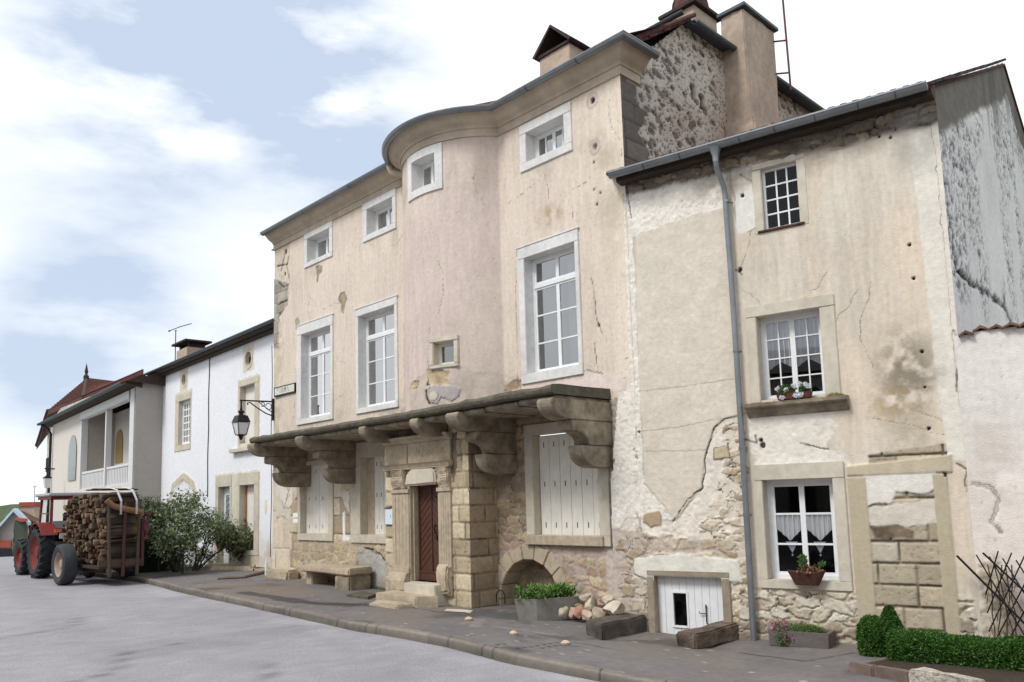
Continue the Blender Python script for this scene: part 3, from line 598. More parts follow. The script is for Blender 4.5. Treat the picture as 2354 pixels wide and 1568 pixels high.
# worn carving on the frieze panel: illegible raised strokes
b = MB(); rr = random.Random(5)
for i in range(46):
    x = 7.72+1.0*i/46; z = 2.95+rr.uniform(-.07, .07); an = rr.choice((0, 0, .5, -.5, 1.2)); l = rr.uniform(.03, .11); q = []
    for k in range(4): t = k/3-.5; q.append(bf.P(x+l*t*math.sin(an)+rr.uniform(-.01, .01), z+l*t*math.cos(an), .03))
    b.tube(q, rr.uniform(.006, .011), 5)
b.build('carved_relief', MT['stone'], ent, smooth=True)
# the door
b = MB(); b.fbox(bf, 7.49, 8.44, .30, 2.30, -.22, -.18)
for s0, s1 in ((7.49, 7.57), (8.36, 8.44)): b.fbox(bf, s0, s1, .30, 2.30, -.18, -.15)
b.fbox(bf, 7.57, 8.36, .30, .46, -.18, -.152); b.fbox(bf, 7.57, 8.36, .46, .50, -.18, -.138); b.fbox(bf, 7.945, 7.985, .5, 2.3, -.18, -.154)
for i in range(15):
    z = .52+i*.145
    for sg in (-1, 1):
        x0 = 7.965+sg*.02; x1 = 7.965+sg*.39; pts = [(x0, z+.33), (x1, z), (x1, z+.125), (x0, z+.455)]
        if z+.455 > 2.3: continue
        if sg < 0: pts = pts[::-1]
        b.fprism(bf, pts, -.185, -.170)
dr = b.build('door', MT['door'], mh, bevel=.006)
b = MB(); b.tube([bf.P(8.12, 1.42, -.155), bf.P(8.12, 1.46, -.12), bf.P(8.12, 1.36, -.11), bf.P(8.12, 1.28, -.13), bf.P(8.12, 1.27, -.155)], .014, 6); b.fbox(bf, 8.10, 8.15, 1.15, 1.24, -.17, -.15); b.build('door_handle', MT['black'], dr, smooth=True)
# ---- window surrounds, windows
def mwin(o, i, tr, label=None, cur='l'):
    surround(M, o, i, .035, 'window_surround', MT['surround'], mh, d0=-.30)
    b2 = MB(); b2.fbox(M, o[0]-.03, o[1]+.03, o[3], o[3]+.04, -.02, .045); b2.build('hood_moulding', MT['surround'], mh, bevel=.012)
    cu = [('flat', .05, .27, 0, 1, .10, 'greycurtain'), ('flat', .72, .98, .0, 1, .14, 'curtain'), ('flat', .42, .60, 0, 1, .2, 'greycurtain')] if cur == 'l' else [('flat', .16, .46, 0, 1, .22, 'greycurtain'), ('flat', .55, .95, 0, 1, .24, 'curtain2')]
    return window(M, i[0], i[1], i[2], i[3], -.20, mh, nc=2, rows=(3, 1), transom=i[3]-.56, fw=.055, mw=.03, curtain=cu)
mwin((1.31, 3.2, 4.12, 6.88), W1, 0); mwin((4.28, 6.06, 4.14, 6.78), W2, 0, cur='r'); mwin((10.16, 11.76, 4.15, 6.88), W3, 0, cur='r')
for o, i in (((1.70, 3.18, 8.47, 9.44), U1), ((4.62, 6.05, 8.45, 9.45), U2), ((10.30, 11.70, 8.43, 9.40), U4)):
    surround(M, o, i, .03, 'window_surround', MT['surround'], mh, d0=-.42)
    window(M, i[0]+.0, i[1]+.0, i[2], i[3], -.245, mh, nc=4 if i is U4 else 2, rows=(1,), fw=.05, mw=.03, curtain=[('flat', .45, .75, 0, 1, .08, 'curtain')])
# the bow window follows the curve
def curved(name, s0, s1, z0, z1, d0, d1, m, n=8, bevel=.006):
    b = MB(); V = []; Fc = []
    for i in range(n+1):
        s = s0+(s1-s0)*i/n; a = (s-BC)/BR; q = math.sqrt(max(0, 1-a*a))
        for (d, z) in ((d0, z0), (d1, z0), (d1, z1), (d0, z1)):
            r = BR+d; V.append(M.P(BC+r*a, z, BD+r*q))
    for i in range(n):
        for j in range(4): Fc.append([i*4+j, (i+1)*4+j, (i+1)*4+(j+1) % 4, i*4+(j+1) % 4])
    Fc += [[0, 1, 2, 3], [n*4+3, n*4+2, n*4+1, n*4]]
    b.add(V, Fc); return b
b = MB()
for c in (curved('', 7.62, 8.72, 9.24, 9.42, -.40, .03, None), curved('', 7.62, 8.72, 8.42, 8.58, -.40, .034, None), curved('', 7.62, 7.80, 8.58, 9.24, -.40, .028, None, 3), curved('', 8.54, 8.72, 8.58, 9.24, -.40, .027, None, 3)): b.add(c.V, c.F)
b.build('window_surround', MT['surround'], mh)
wc = M.P(8.17, 0, BP-.24); wf = Fac((wc-M.u*.40)[:2], -46)
window(wf, 0, .80, 8.58, 9.24, -.02, mh, nc=2, rows=(1,), fw=.05, mw=.03, curtain=[('flat', .3, .7, 0, 1, .08, 'curtain')], box=.5)
# small square light low in the bow
ta = (8.67-BC)/BR; ang = -46+math.degrees(math.asin(ta)); tc_ = M.P(8.67, 0, float(bow(np.array([8.67]))[0])); tf = Fac(tc_[:2], ang)
b = MB(); o, i = (-.35, .35, 4.62, 5.28), (-.25, .24, 4.70, 5.17)
surround(tf, o, i, .02, 'window_surround', MT['stonelt'], mh, d0=-.30, bevel=.015)
window(tf, -.25, .25, 4.69, 5.18, -.18, mh, nc=1, rows=(1,), fw=.075, casing=False, m=MT['cream'], box=.5)
# ---- shuttered ground floor windows
def shutter(fa, s0, s1, z0, z1, d, parent, boards=4, nh=3, col_='cream', slots=3):
    b = MB(); w_ = (s1-s0)/boards
    for k in range(boards):
        g = .003 if k % (boards//2 if boards > 3 else boards) else .006
        b.fbox(fa, s0+k*w_+g, s0+(k+1)*w_-.002, z0, z1, d-.03, d+.0015*(k % 2))
    b.fbox(fa, s0, s1, z0, z1, d-.05, d-.032)
    o = b.build('shutter', MT[col_], parent, bevel=.004)
    for z in [z0+(z1-z0)*t for t in (.07, .48, .88)][:slots]:
        for k in range(boards): h = MB(); h.fbox(fa, s0+(k+.5)*w_-.012, s0+(k+.5)*w_+.006, z, z+.1, d-.001, d+.004); h.build('iron_stud', MT['black'], o)
    return o
surround(M, (1.40, 3.20, 1.00, 3.10), D1, .04, 'window_surround', MT['stonelt'], mh, d0=-.20); shutter(M, D1[0], D1[1], D1[2], D1[3], -.14, mh)
surround(M, (4.02, 5.9, .98, 3.42), D2, .04, 'window_surround', MT['stonelt'], mh, d0=-.22); shutter(M, 4.80, D2[1], D2[2], D2[3], -.16, mh, boards=4)
b = MB(); b.fbox(M, 4.46, 4.80, 1.18, 3.05, -.21, -.17); b.build('window_jamb', MT['stone'], mh)
surround(M, (10.2, 12.26, 1.06, 3.34), D3, .05, 'window_surround', MT['stonelt'], mh, d0=-.20); shutter(M, 10.43, D3[1], D3[2], D3[3]-.02, -.13, mh, boards=6)
b = MB(); b.fbox(M, 10.2, 12.12, 1.06, 1.235, -.1, .10); b.build('window_sill', MT['stone'], mh, bevel=.01)
# ---- cornice, frieze, gutter
path = [(-.08, 0), (BS0, 0)]
for i in range(1, 24):
    a0 = math.asin((BS0-BC)/BR); a1 = math.asin((BS1-BC)/BR); a = a0+(a1-a0)*i/24; path.append((BC+BR*math.sin(a), BD+BR*math.cos(a)))
path += [(BS1, 0), (12.88, 0), (12.88, -.55)]
cp = [(-.25, 9.44), (.03, 9.44), (.03, 9.60), (.055, 9.605), (.06, 9.63), (.09, 9.66), (.15, 9.69), (.21, 9.73), (.26, 9.79), (.31, 9.83), (.31, 9.86), (-.25, 9.90)]
b = MB(); sweep(b, path, cp, M); b.build('cornice', MT['cornice'], mh, smooth=True, split=35)
b = MB(); gp = list(path); gp[-1] = (12.88, -.62); sweep(b, gp, halfround(.375, 9.88, .078), M); sweep(b, gp, [(.450, 9.872), (.462, 9.872), (.462, 9.892), (.450, 9.892)], M)
sweep(b, gp, [(.20, 9.868), (.31, 9.868), (.31, 9.89), (.20, 9.895)], M)
gt = b.build('gutter', MT['zinc'], mh, smooth=True, split=40)
b = MB()   # gutter joints
for q in (2.3, 4.6, 10.9, 12.2): b.sprism(M, halfround(.375, 9.88, .083, th=.012), q, q+.035)
b.build('gutter_joint', MT['zincdark'], gt)
# cut end of the left cornice beside the bow
b = MB(); b.tube([M.P(6.3, 9.82, .36), M.P(6.33, 9.66, .34), M.P(6.5, 9.58, .2), M.P(6.8, 9.55, .12)], .09, 10); b.build('gutter_outlet', MT['cornice'], gt, smooth=True)
# ---- roof
b = MB()
e = [(q[0], q[1]) for q in path]
pt = [(-.45, .36), (BS0-.3, .36)]+[(BC+(BR+.36)*math.sin(a), BD+(BR+.36)*math.cos(a)) for a in np.linspace(-.95, .95, 14) if BD+(BR+.36)*math.cos(a) > .36]+[(BS1+.3, .36), (13.2, .36)]
V = [M.P(s, 9.90, d) for s, d in pt]; bk = [M.P(min(s, 12.95), 11.42, -2.25) for s, d in pt]; bk2 = [M.P(min(s, 12.6), 12.0, -5.5) for s, d in pt]
b.add(V+bk+bk2, [[i, i+1, len(pt)+i+1, len(pt)+i] for i in range(len(pt)-1)]+[[len(pt)+i, len(pt)+i+1, 2*len(pt)+i+1, 2*len(pt)+i] for i in range(len(pt)-1)])
b.fbox(M, -.1, 12.80, 9.5, 9.86, -7.5, -.30)
b.add([M.P(-.3, 9.5, 0), M.P(-.3, 9.5, -8), M.P(-.3, 11.4, -2.25), M.P(-.3, 12, -5.5)], [[0, 1, 3, 2]])
b.fbox(M, .0, 12.7, 9.86, 11.30, -7.4, -2.4)
b.build('roof', MT['tile'], mh)
# ---- rubble side wall above the beige house
S = S_
def shade_side(Sx, Z):
    p = Paint(Sx, Z, (198, 190, 180), 61, var=.09); one = np.ones(Sx.shape)
    # pale rough render full of dark torn pits and bared dark stones; leaning coursing
    p.H += .022*(fbm(Sx*6, Z*6, 77)-.5); p.tint(sstep(.35, .7, fbm(Sx*1.2, Z*1.2, 78)), (170, 156, 146), .6)
    f1, f2, i = worley((Sx+Z*.35+p.wx*.12)/.24, (Z+p.wy*.1)/.17, 62, .9); st = (i < .34+.36*sstep(2.2, .8, Sx)+.1*sstep(10.4, 9.6, Z))*(1-sstep(.33, .46, f1))
    cc = lin((108, 100, 92))[None, None]*(.7+.7*hx(np.floor(i*999).astype(np.int64), 0*p.S.astype(np.int64), 4))[..., None]; p.mix(st*.9, cc); p.H -= .02*st
    f1, f2, i = worley((Sx+Z*.5)/.10, Z/.07, 63, 1.); q = (i < .42)*(1-sstep(.18, .36, f1)); p.C *= (1-.8*q)[..., None]; p.H -= .02*q
    f1, f2, i = worley((Sx+Z*.5)/.055, Z/.04, 64, 1.); q = (i < .4)*(1-sstep(.15, .35, f1)); p.C *= (1-.6*q)[..., None]; p.H -= .01*q
    qn, _ = p.mask([(-.2, 9.6), (.5, 9.5), (.42, 9.1), (.75, 8.9), (.45, 8.5), (.8, 8.2), (.5, 7.6), (-.2, 7.6)], jag=.08); p.ashlar(qn, .36, .62, ((116, 108, 100), (128, 118, 108), (102, 96, 90)), joint=.014, ero=.3)
    p.tint(sstep(10.2, 11.4, Z)*.6, (190, 170, 160), .6)
    for x, z in ((2.30, 9.95), (2.62, 9.84)): m, _ = p.mask([(x, z-.16), (x+.16, z-.14), (x+.16, z+.16), (x, z+.16)], .012, .02); p.C *= (1-.95*m)[..., None]; p.H -= .12*m
    fl, _ = p.mask([(-.2, 7.5), (7, 11.0), (7, 10.2), (-.2, 7.0)], .03, .05); p.mix(fl, lin((140, 136, 132))[None, None]*(.8+.4*fbm(Sx*30, Z*30, 65))[..., None], .02)
    return p.C, p.H
def side_cut(s, z): return z > np.interp(s, [0, .3, 2.25, 9], [9.62, 9.75, 11.40, 11.40])
gridwall('rubble_side_wall', S, 0, 8.2, 6.9, 11.42, .026, shade_side, mh, cut=side_cut)
b = MB(); b.tube([S.P(-.1, 9.93, .10), S.P(2.35, 11.52, .14)], .05, 6); rr = random.Random(2)
for i in range(9):
    t = i/9; c = S.P(.1+2.15*t, 9.98+1.42*t, .06); b.fprism(S, [(.05+2.2*t, 9.92+1.47*t), (.32+2.2*t, 10.08+1.47*t), (.30+2.2*t, 10.13+1.47*t), (.03+2.2*t, 9.97+1.47*t)], -.35, .10+.03*(i % 2))
b.build('verge_tiles', MT['tile'], mh, rough=.01)
b = MB(); b.sprism(S, halfround(.27, 11.25, .07), 2.15, 8.1); b.fbox(S, 2.15, 8.1, 11.27, 11.30, -.1, .25); b.build('side_gutter', MT['zincdark'], mh, smooth=True)
b = MB(); b.sprism(M, halfround(-2.0, 11.47, .07), 9.2, 13.0); b.build('rear_gutter', MT['zincdark'], mh, smooth=True)
b = MB(); b.tube([S.P(4.95, 14.2, .75), S.P(5.02, 10.6, .78)], .022, 6)
for z in (11.75, 11.0): b.tube([S.P(4.99, z, .76), S.P(4.9, z+.05, .5)], .02, 5)
b.build('iron_rod', mat('rusty_iron_rod', lin((96, 52, 48)), rough=.7, var=.3, bump=.2), mh, label='thin rusty rod clamped beside the tall chimney')
# chimneys
def hollow_cap(b, fa, s0, s1, d0, d1, z, h):
    sm = (s0+s1)/2
    b.add([fa.P(s0-.08, z, d1+.06), fa.P(s0-.08, z, d0-.06), fa.P(sm, z+h, d0-.06), fa.P(sm, z+h, d1+.06), fa.P(s0-.02, z-.05, d1+.06), fa.P(s0-.02, z-.05, d0-.06), fa.P(sm, z+h-.07, d0-.06), fa.P(sm, z+h-.07, d1+.06)], [[0, 1, 2, 3], [7, 6, 5, 4], [0, 3, 7, 4], [1, 5, 6, 2], [0, 4, 5, 1], [2, 6, 7, 3]])
    b.add([fa.P(s1+.08, z, d0-.06), fa.P(s1+.08, z, d1+.06), fa.P(sm, z+h, d1+.062), fa.P(sm, z+h, d0-.062), fa.P(s1+.02, z-.05, d0-.06), fa.P(s1+.02, z-.05, d1+.06), fa.P(sm, z+h-.07, d1+.062), fa.P(sm, z+h-.07, d0-.062)], [[0, 1, 2, 3], [7, 6, 5, 4], [0, 3, 7, 4], [1, 5, 6, 2], [0, 4, 5, 1], [2, 6, 7, 3]])
b = MB(); b.fbox(M, 9.03, 9.98, 10.6, 12.20, -2.9, -2.0); ch = b.build('chimney', MT['chim'], mh, bevel=.015, rough=.012, sub=2, label='squat rendered chimney with a tent shaped tile cap')
b = MB(); hollow_cap(b, M, 8.98, 10.03, -2.95, -1.95, 12.22, .58); b.fbox(M, 8.98, 10.03, 12.17, 12.23, -2.95, -1.95); b.build('chimney_cap', MT['tiledark'], ch, rough=.008)
t0 = S.uv(1680, 38, .55)
b = MB(); b.fbox(S, 3.62, 4.95, 9.15, 12.05, -.02, .52); ch = b.build('chimney', MT['chim'], mh, bevel=.02, rough=.025, sub=4, label='tall rendered chimney rising from the side wall')
b = MB(); b.fbox(S, 3.55, 5.02, 12.05, 12.13, -.06, .6); b.build('chimney_cap', MT['zincdark'], ch, bevel=.01)
b = MB(); b.fbox(S, 3.5, 5.2, 9.0, 9.62, -.01, .68); b.build('chimney_foot', MT['chim'], ch, bevel=.03, rough=.03, sub=3)
c0 = S.uv(1592, 82, -.5); c1 = S.uv(1655, 82, -.5)
b = MB(); b.fbox(S, 3.15, 4.05, 11.0, 12.35, -1.1, -.35); ch = b.build('chimney', MT['chim'], mh, bevel=.015, rough=.01, sub=2, label='short chimney with a red clay hood')
b = MB(); b.fbox(S, 3.05, 4.15, 12.35, 12.42, -1.2, -.25); b.fprism(S, [(3.05, 12.42), (4.15, 12.42), (3.95, 12.52), (3.25, 12.52)], -1.1, -.35); b.build('chimney_slab', MT['tiledark'], ch)
b = MB()
pr = [(3.25, 12.52), (3.3, 12.72), (3.42, 12.95), (3.6, 13.15), (3.78, 12.95), (3.9, 12.72), (3.95, 12.52)]
b.fprism(S, pr, -.98, -.92); b.fprism(S, pr, -.50, -.44)
b.tube([S.P(3.6, 13.13, -.98), S.P(3.6, 13.13, -.44)], .03, 6)
for q in (0, 3): b.add([S.P(pr[q][0], pr[q][1], -.98), S.P(pr[q][0], pr[q][1], -.44), S.P(pr[q+1][0], pr[q+1][1], -.44), S.P(pr[q+1][0], pr[q+1][1], -.98), S.P(pr[q+2][0], pr[q+2][1], -.44), S.P(pr[q+2][0], pr[q+2][1], -.98)], [[0, 1, 2, 3], [3, 2, 4, 5]])
b.build('chimney_hood', MT['tile'], ch)
# ---- balcony slab and corbels
b = MB(); xs = np.linspace(1.55, 12.36, 46); top = []; rr = random.Random(8)
V = []; Fc = []
dz = lambda s: 3.66+.05*sstep(8, 12, s)
for i, s in enumerate(xs):
    j = rr.uniform(-.02, .02); z = float(dz(s))
    for (d, zz) in ((0, z-.09), (1.46, z-.09), (1.50+j, z-.07), (1.52+j, z+.0), (1.48+j, z+.055+j*.4), (1.30, z+.07+j*.5), (0, z+.09)): V.append(M.P(s, zz, d))
for i in range(len(xs)-1):
    for k in range(7): Fc.append([i*7+k, (i+1)*7+k, (i+1)*7+(k+1) % 7, i*7+(k+1) % 7])
Fc += [list(range(7)), [(len(xs)-1)*7+k for k in range(7)][::-1]]
b.add(V, Fc); b.build('balcony_slab', MT['slab'], mh, rough=.012, sub=1, smooth=True, split=50)
b = MB()
for k in range(12):       # small stone lip under the slab edge, block by block
    s0 = 1.7+k*.885; b.fbox(M, s0, s0+.87, float(dz(s0))-.19, float(dz(s0))-.095, .0, 1.36+.01*(k % 3))
b.build('slab_moulding', MT['corbel'], mh, bevel=.02)
def corbel(s1, wd, base=0., full=True, name='corbel'):
    b = MB(); s0 = s1-wd
    q = [(1.18+.36*math.sin(a), 3.56-.34*(1-math.cos(0))-.36*(1-math.cos(math.pi/2-a))*0-.33*(1-math.sin(a)) ) for a in []]
    t1 = [(base, 3.555), (1.50, 3.555), (1.53, 3.50)]+[(1.12+.41*math.cos(a), 3.50-.28*math.sin(a)) for a in np.linspace(0, math.pi/2, 9)[1:]]+[(base, 3.22)]
    b.sprism(M, t1, s0, s1)
    o = None
    if full:
        t2 = [(base, 3.215), (1.06, 3.215), (1.06, 3.05), (.98, 3.03)]+[(.98-.34*math.sin(a), 3.03-.20*(1-math.cos(a))) for a in np.linspace(0, math.pi/2, 6)[1:]]+[(.60, 2.80), (base, 2.80)]
        b.sprism(M, t2, s0+.015, s1-.012)
        t3 = [(base, 2.795), (.84, 2.795), (.83, 2.72)]+[(.38+.44*math.cos(a), 2.72-.30*math.sin(a)) for a in np.linspace(0, math.pi/2, 8)[1:]]+[(base, 2.42)]
        b.sprism(M, t3, s0+.03, s1-.03)
    return b.build(name, MT['corbel'], mh, bevel=.012, smooth=True, split=30)
corbel(12.37, .36, -.1); corbel(9.97, .36, -.1); corbel(4.30, .34, -.1); corbel(1.86, .40, -.1)
corbel(8.75, .26, .7, False); corbel(6.92, .24, .3, False)
b = MB(); b.tube([M.P(1.3, 3.40, 1.0), M.P(1.55, 3.42, 1.35)], .10, 8); b.build('corbel_stub', MT['corbel'], mh, rough=.02, smooth=True)
# steps
def stepb(pts, z0, z1, name, m, **k):
    b = MB(); n = len(pts); b.add([np.array([x, y, z0]) for x, y in pts]+[np.array([x, y, z1]) for x, y in pts], [list(range(n))[::-1], list(range(n, 2*n))]+[[i, (i+1) % n, n+(i+1) % n, n+i] for i in range(n)]); return b.build(name, m, **k)
def mp(s, d): q = M.P(s, 0, d); return (q[0], q[1])
stepb([mp(7.45, .7), mp(8.62, .7), mp(8.62, 1.05), mp(7.6, 1.05)], -.2, .29, 'door_step', MT['stonelt'], parent=mh, bevel=.015)
stepb([mp(7.15, .9), mp(8.75, 1.05), mp(8.5, 1.42), mp(7.1, 1.40)], -.25, .10, 'worn_step', MT['stone'], label='worn stone doorstep slab in front of the mansion door', cat='step', bevel=.02, rough=.015, sub=2)
stepb([mp(7.35, 1.45), mp(8.5, 1.45), mp(8.4, 1.80), mp(7.5, 1.85)], -.35, -.02, 'stone_block', MT['stone'], label='low dark stone block below the doorsteps nearest the road', cat='stone block', bevel=.03, rough=.02, sub=2)
stepb([mp(5.6, .75), mp(6.4, .9), mp(6.75, 1.35), mp(5.9, 1.35)], -.16, -.02, 'paving_slab', MT['slab'], label='thin loose paving slab between the bench and the doorsteps', cat='slab', bevel=.01, rough=.01, sub=2)
stepb([mp(8.9, 1.1), mp(9.6, .9), mp(9.75, 1.1), mp(9.0, 1.35)], -.3, -.12, 'paving_slab', MT['stonelt'], label='pale flat slab at the foot of the porch corner', cat='slab', bevel=.01, rough=.012, sub=2)
# ---- street lamp on its bracket
lp = thing('street_lamp', 'black hanging street lantern on a scrolled iron bracket at the mansion corner', 'street lamp', M.P(-.06, 4.4, .02))
b = MB(); P = lambda d, z, s=-.06: M.P(s, z, d)
b.fbox(M, -.10, -.03, 4.38, 5.02, .0, .05); b.tube([P(.03, 4.93), P(1.02, 4.90)], .022, 8)
b.tube([P(.04, 4.52), P(.25, 4.58), P(.5, 4.72), P(.72, 4.86), P(.8, 4.84), P(.78, 4.78)], .018, 8)
for (d, z, r) in ((.16, 4.78, .09), (.34, 4.83, .06)): b.tube([P(d+r*math.cos(a), z+r*math.sin(a)) for a in np.linspace(0, 5.6, 16)], .011, 6)
b.tube([P(.05, 4.62), P(.3, 4.78), P(.46, 4.9)], .012, 6); b.tube([P(.98, 4.9), P(.98, 4.68)], .024, 8)
b.build('bracket', MT['black'], lp, smooth=True)
c = P(.98, 0); b = MB(); ql = lambda r, z: [c+M.u*a*r*.88+M.n*d_*r*.88+np.array([0, 0, z]) for a, d_ in ((-1, -1), (1, -1), (1, 1), (-1, 1))]
b.add(ql(.22, 4.28)+ql(.15, 4.47)+ql(.07, 4.49), [[0, 1, 2, 3], [0, 4, 5, 1], [1, 5, 6, 2], [2, 6, 7, 3], [3, 7, 4, 0], [4, 8, 9, 5], [5, 9, 10, 6], [6, 10, 11, 7], [7, 11, 8, 4], [8, 11, 10, 9]])
b.lathe(c, [(.06, 4.47), (.06, 4.55), (.09, 4.56), (.09, 4.60), (.04, 4.62), (.03, 4.7)], n=12); b.lathe(c, [(.11, 3.93), (.06, 3.88), (.035, 3.8), (.0, 3.78)], n=12)
top, bot = ql(.195, 4.27), ql(.125, 3.93)
for i in range(4): b.tube([top[i], bot[i]], .012, 6); b.tube([bot[i], bot[(i+1) % 4]], .012, 6)
b.build('lantern_frame', MT['black'], lp)
MT['frost'] = mat('frosted_lantern_glass', lin((214, 216, 218)), rough=.25, var=.03, bump=0, spec=.5)
b = MB(); t2, b2 = ql(.19, 4.265), ql(.12, 3.94); b.add(t2+b2, [[i, (i+1) % 4, 4+(i+1) % 4, 4+i] for i in range(4)]+[[7, 6, 5, 4]]); b.build('lantern_glass', MT['frost'], lp)
# ---- street name sign, notice
MT['signgreen'] = mat('faded_sign_enamel', lin((206, 208, 196)), rough=.5, var=.14, scale=16, bump=.1)
MT['signink'] = mat('faded_sign_lettering', lin((132, 146, 122)), rough=.6, var=.2, bump=0)
sg = thing('street_sign', 'faded pale green street name plate beside the corner lantern', 'sign', M.P(.6, 5.1, .03))
fx = []; b = MB(); b.fbox(M, .06, 1.22, 5.08, 5.30, .0, .04); b.build('plate', MT['signgreen'], sg, bevel=.01)
b = MB(); b.fbox(M, .03, .06, 5.05, 5.32, .0, .045); b.fbox(M, 1.22, 1.25, 5.05, 5.32, .0, .05); b.fbox(M, .06, 1.22, 5.05, 5.08, .0, .05); b.fbox(M, .06, 1.22, 5.30, 5.32, .0, .045); b.build('frame', MT['black'], sg)
b = MB()   # worn-off letters: only stroke remnants are left, as in the place
for i, (x, k) in enumerate(((.26, 'T'), (.40, 'I'), (.54, 'N'), (.70, 'M'), (.86, 'V'))):
    St = {'T': [((-.04, .16), (.05, .16)), ((0, .16), (0, .09))], 'I': [((0, .02), (0, .17))], 'N': [((-.04, .02), (-.04, .17)), ((-.04, .17), (.04, .02)), ((.04, .02), (.04, .17))], 'M': [((-.04, .02), (-.03, .17)), ((-.03, .17), (0, .08)), ((0, .08), (.03, .17)), ((.03, .17), (.04, .02))], 'V': [((-.04, .17), (.01, .03)), ((.01, .03), (.04, .05))]}[k]
    for (a, c2) in St: b.tube([M.P(x+a[0], 5.11+a[1], .042), M.P(x+c2[0], 5.11+c2[1], .042)], .008, 4)
b.build('lettering', MT['signink'], sg)
MT['notice'] = mat('laminated_notice', lin((212, 224, 236)), rough=.3, var=.07, scale=18, bump=.05)
nt_ = thing('notice_board', 'pale blue notice sheet fixed beside the mansion door', 'notice', bf.P(6.73, 1.45, .02))
b = MB(); b.fbox(bf, 6.58, 6.90, 1.46, 1.80, .005, .025); b.build('sheet', MT['notice'], nt_); b = MB(); b.fbox(bf, 6.57, 6.79, 1.80, 1.825, .005, .04); b.fbox(bf, 6.57, 6.91, 1.445, 1.46, .005, .03); b.fbox(bf, 6.765, 6.775, 1.60, 1.67, .025, .027); b.build('clip', MT['black'], nt_)
# ---- stone bench, corner block
bn = thing('stone_bench', 'low stone bench against the mansion wall under the shutters', 'bench', M.P(3.9, pavz(-4.5), .45))
zb = -.12
b = MB(); b.fbox(M, 2.75, 5.02, zb+.40, zb+.56, .06, .72); b.build('seat_slab', MT['stone'], bn, bevel=.03, rough=.015, sub=3, smooth=True)
b = MB(); b.fbox(M, 4.35, 5.02, zb-.05, zb+.397, .10, .70); b.build('support_block', MT['corbel'], bn, bevel=.04, rough=.015, sub=2, smooth=True)
b = MB(); b.fbox(M, 2.78, 3.05, zb-.05, zb+.397, .08, .55); b.build('support_block', MT['stone'], bn, bevel=.02, rough=.01, sub=2)
b = MB(); b.fbox(M, .30, 1.55, -.12, .22, .04, .42); b.build('stone_block', MT['stone'], bevel=.05, rough=.03, sub=3, smooth=True, label='rough stone block at the foot of the mansion left corner', cat='stone block')
MT['pvc'] = mat('white_plastic', lin((228, 232, 238)), rough=.35, var=.03, bump=0)
b = MB(); b.tube([M.P(-.2, -.12, .12), M.P(-.2, .36, .12)], .045, 12); b.tube([M.P(-.2, .36, .12), M.P(-.2, .5, .12)], .03, 8); b.build('cable_duct', MT['pvc'], smooth=True, label='white plastic pipe end at the foot of the mansion left corner', cat='pipe')
b = MB(); b.tube([M.P(-.12, z, .03+.012*math.sin(z*2)) for z in np.linspace(.5, 6.6, 30)], .011, 6); b.build('wall_cable', MT['black'], smooth=True, label='black cable running down the joint between the mansion and the white house', cat='cable')
MT['voile'] = mat('bright_voile', lin((232, 232, 234)), rough=.9, var=.05, bump=.1, bscale=12); MT['midglass'] = glassmat('mid_window_glass', 3.)
MT['corbel2'] = mat('brown_grey_stone', lin((150, 138, 120)), var=.2, scale=8, bump=.5, var2=.15)
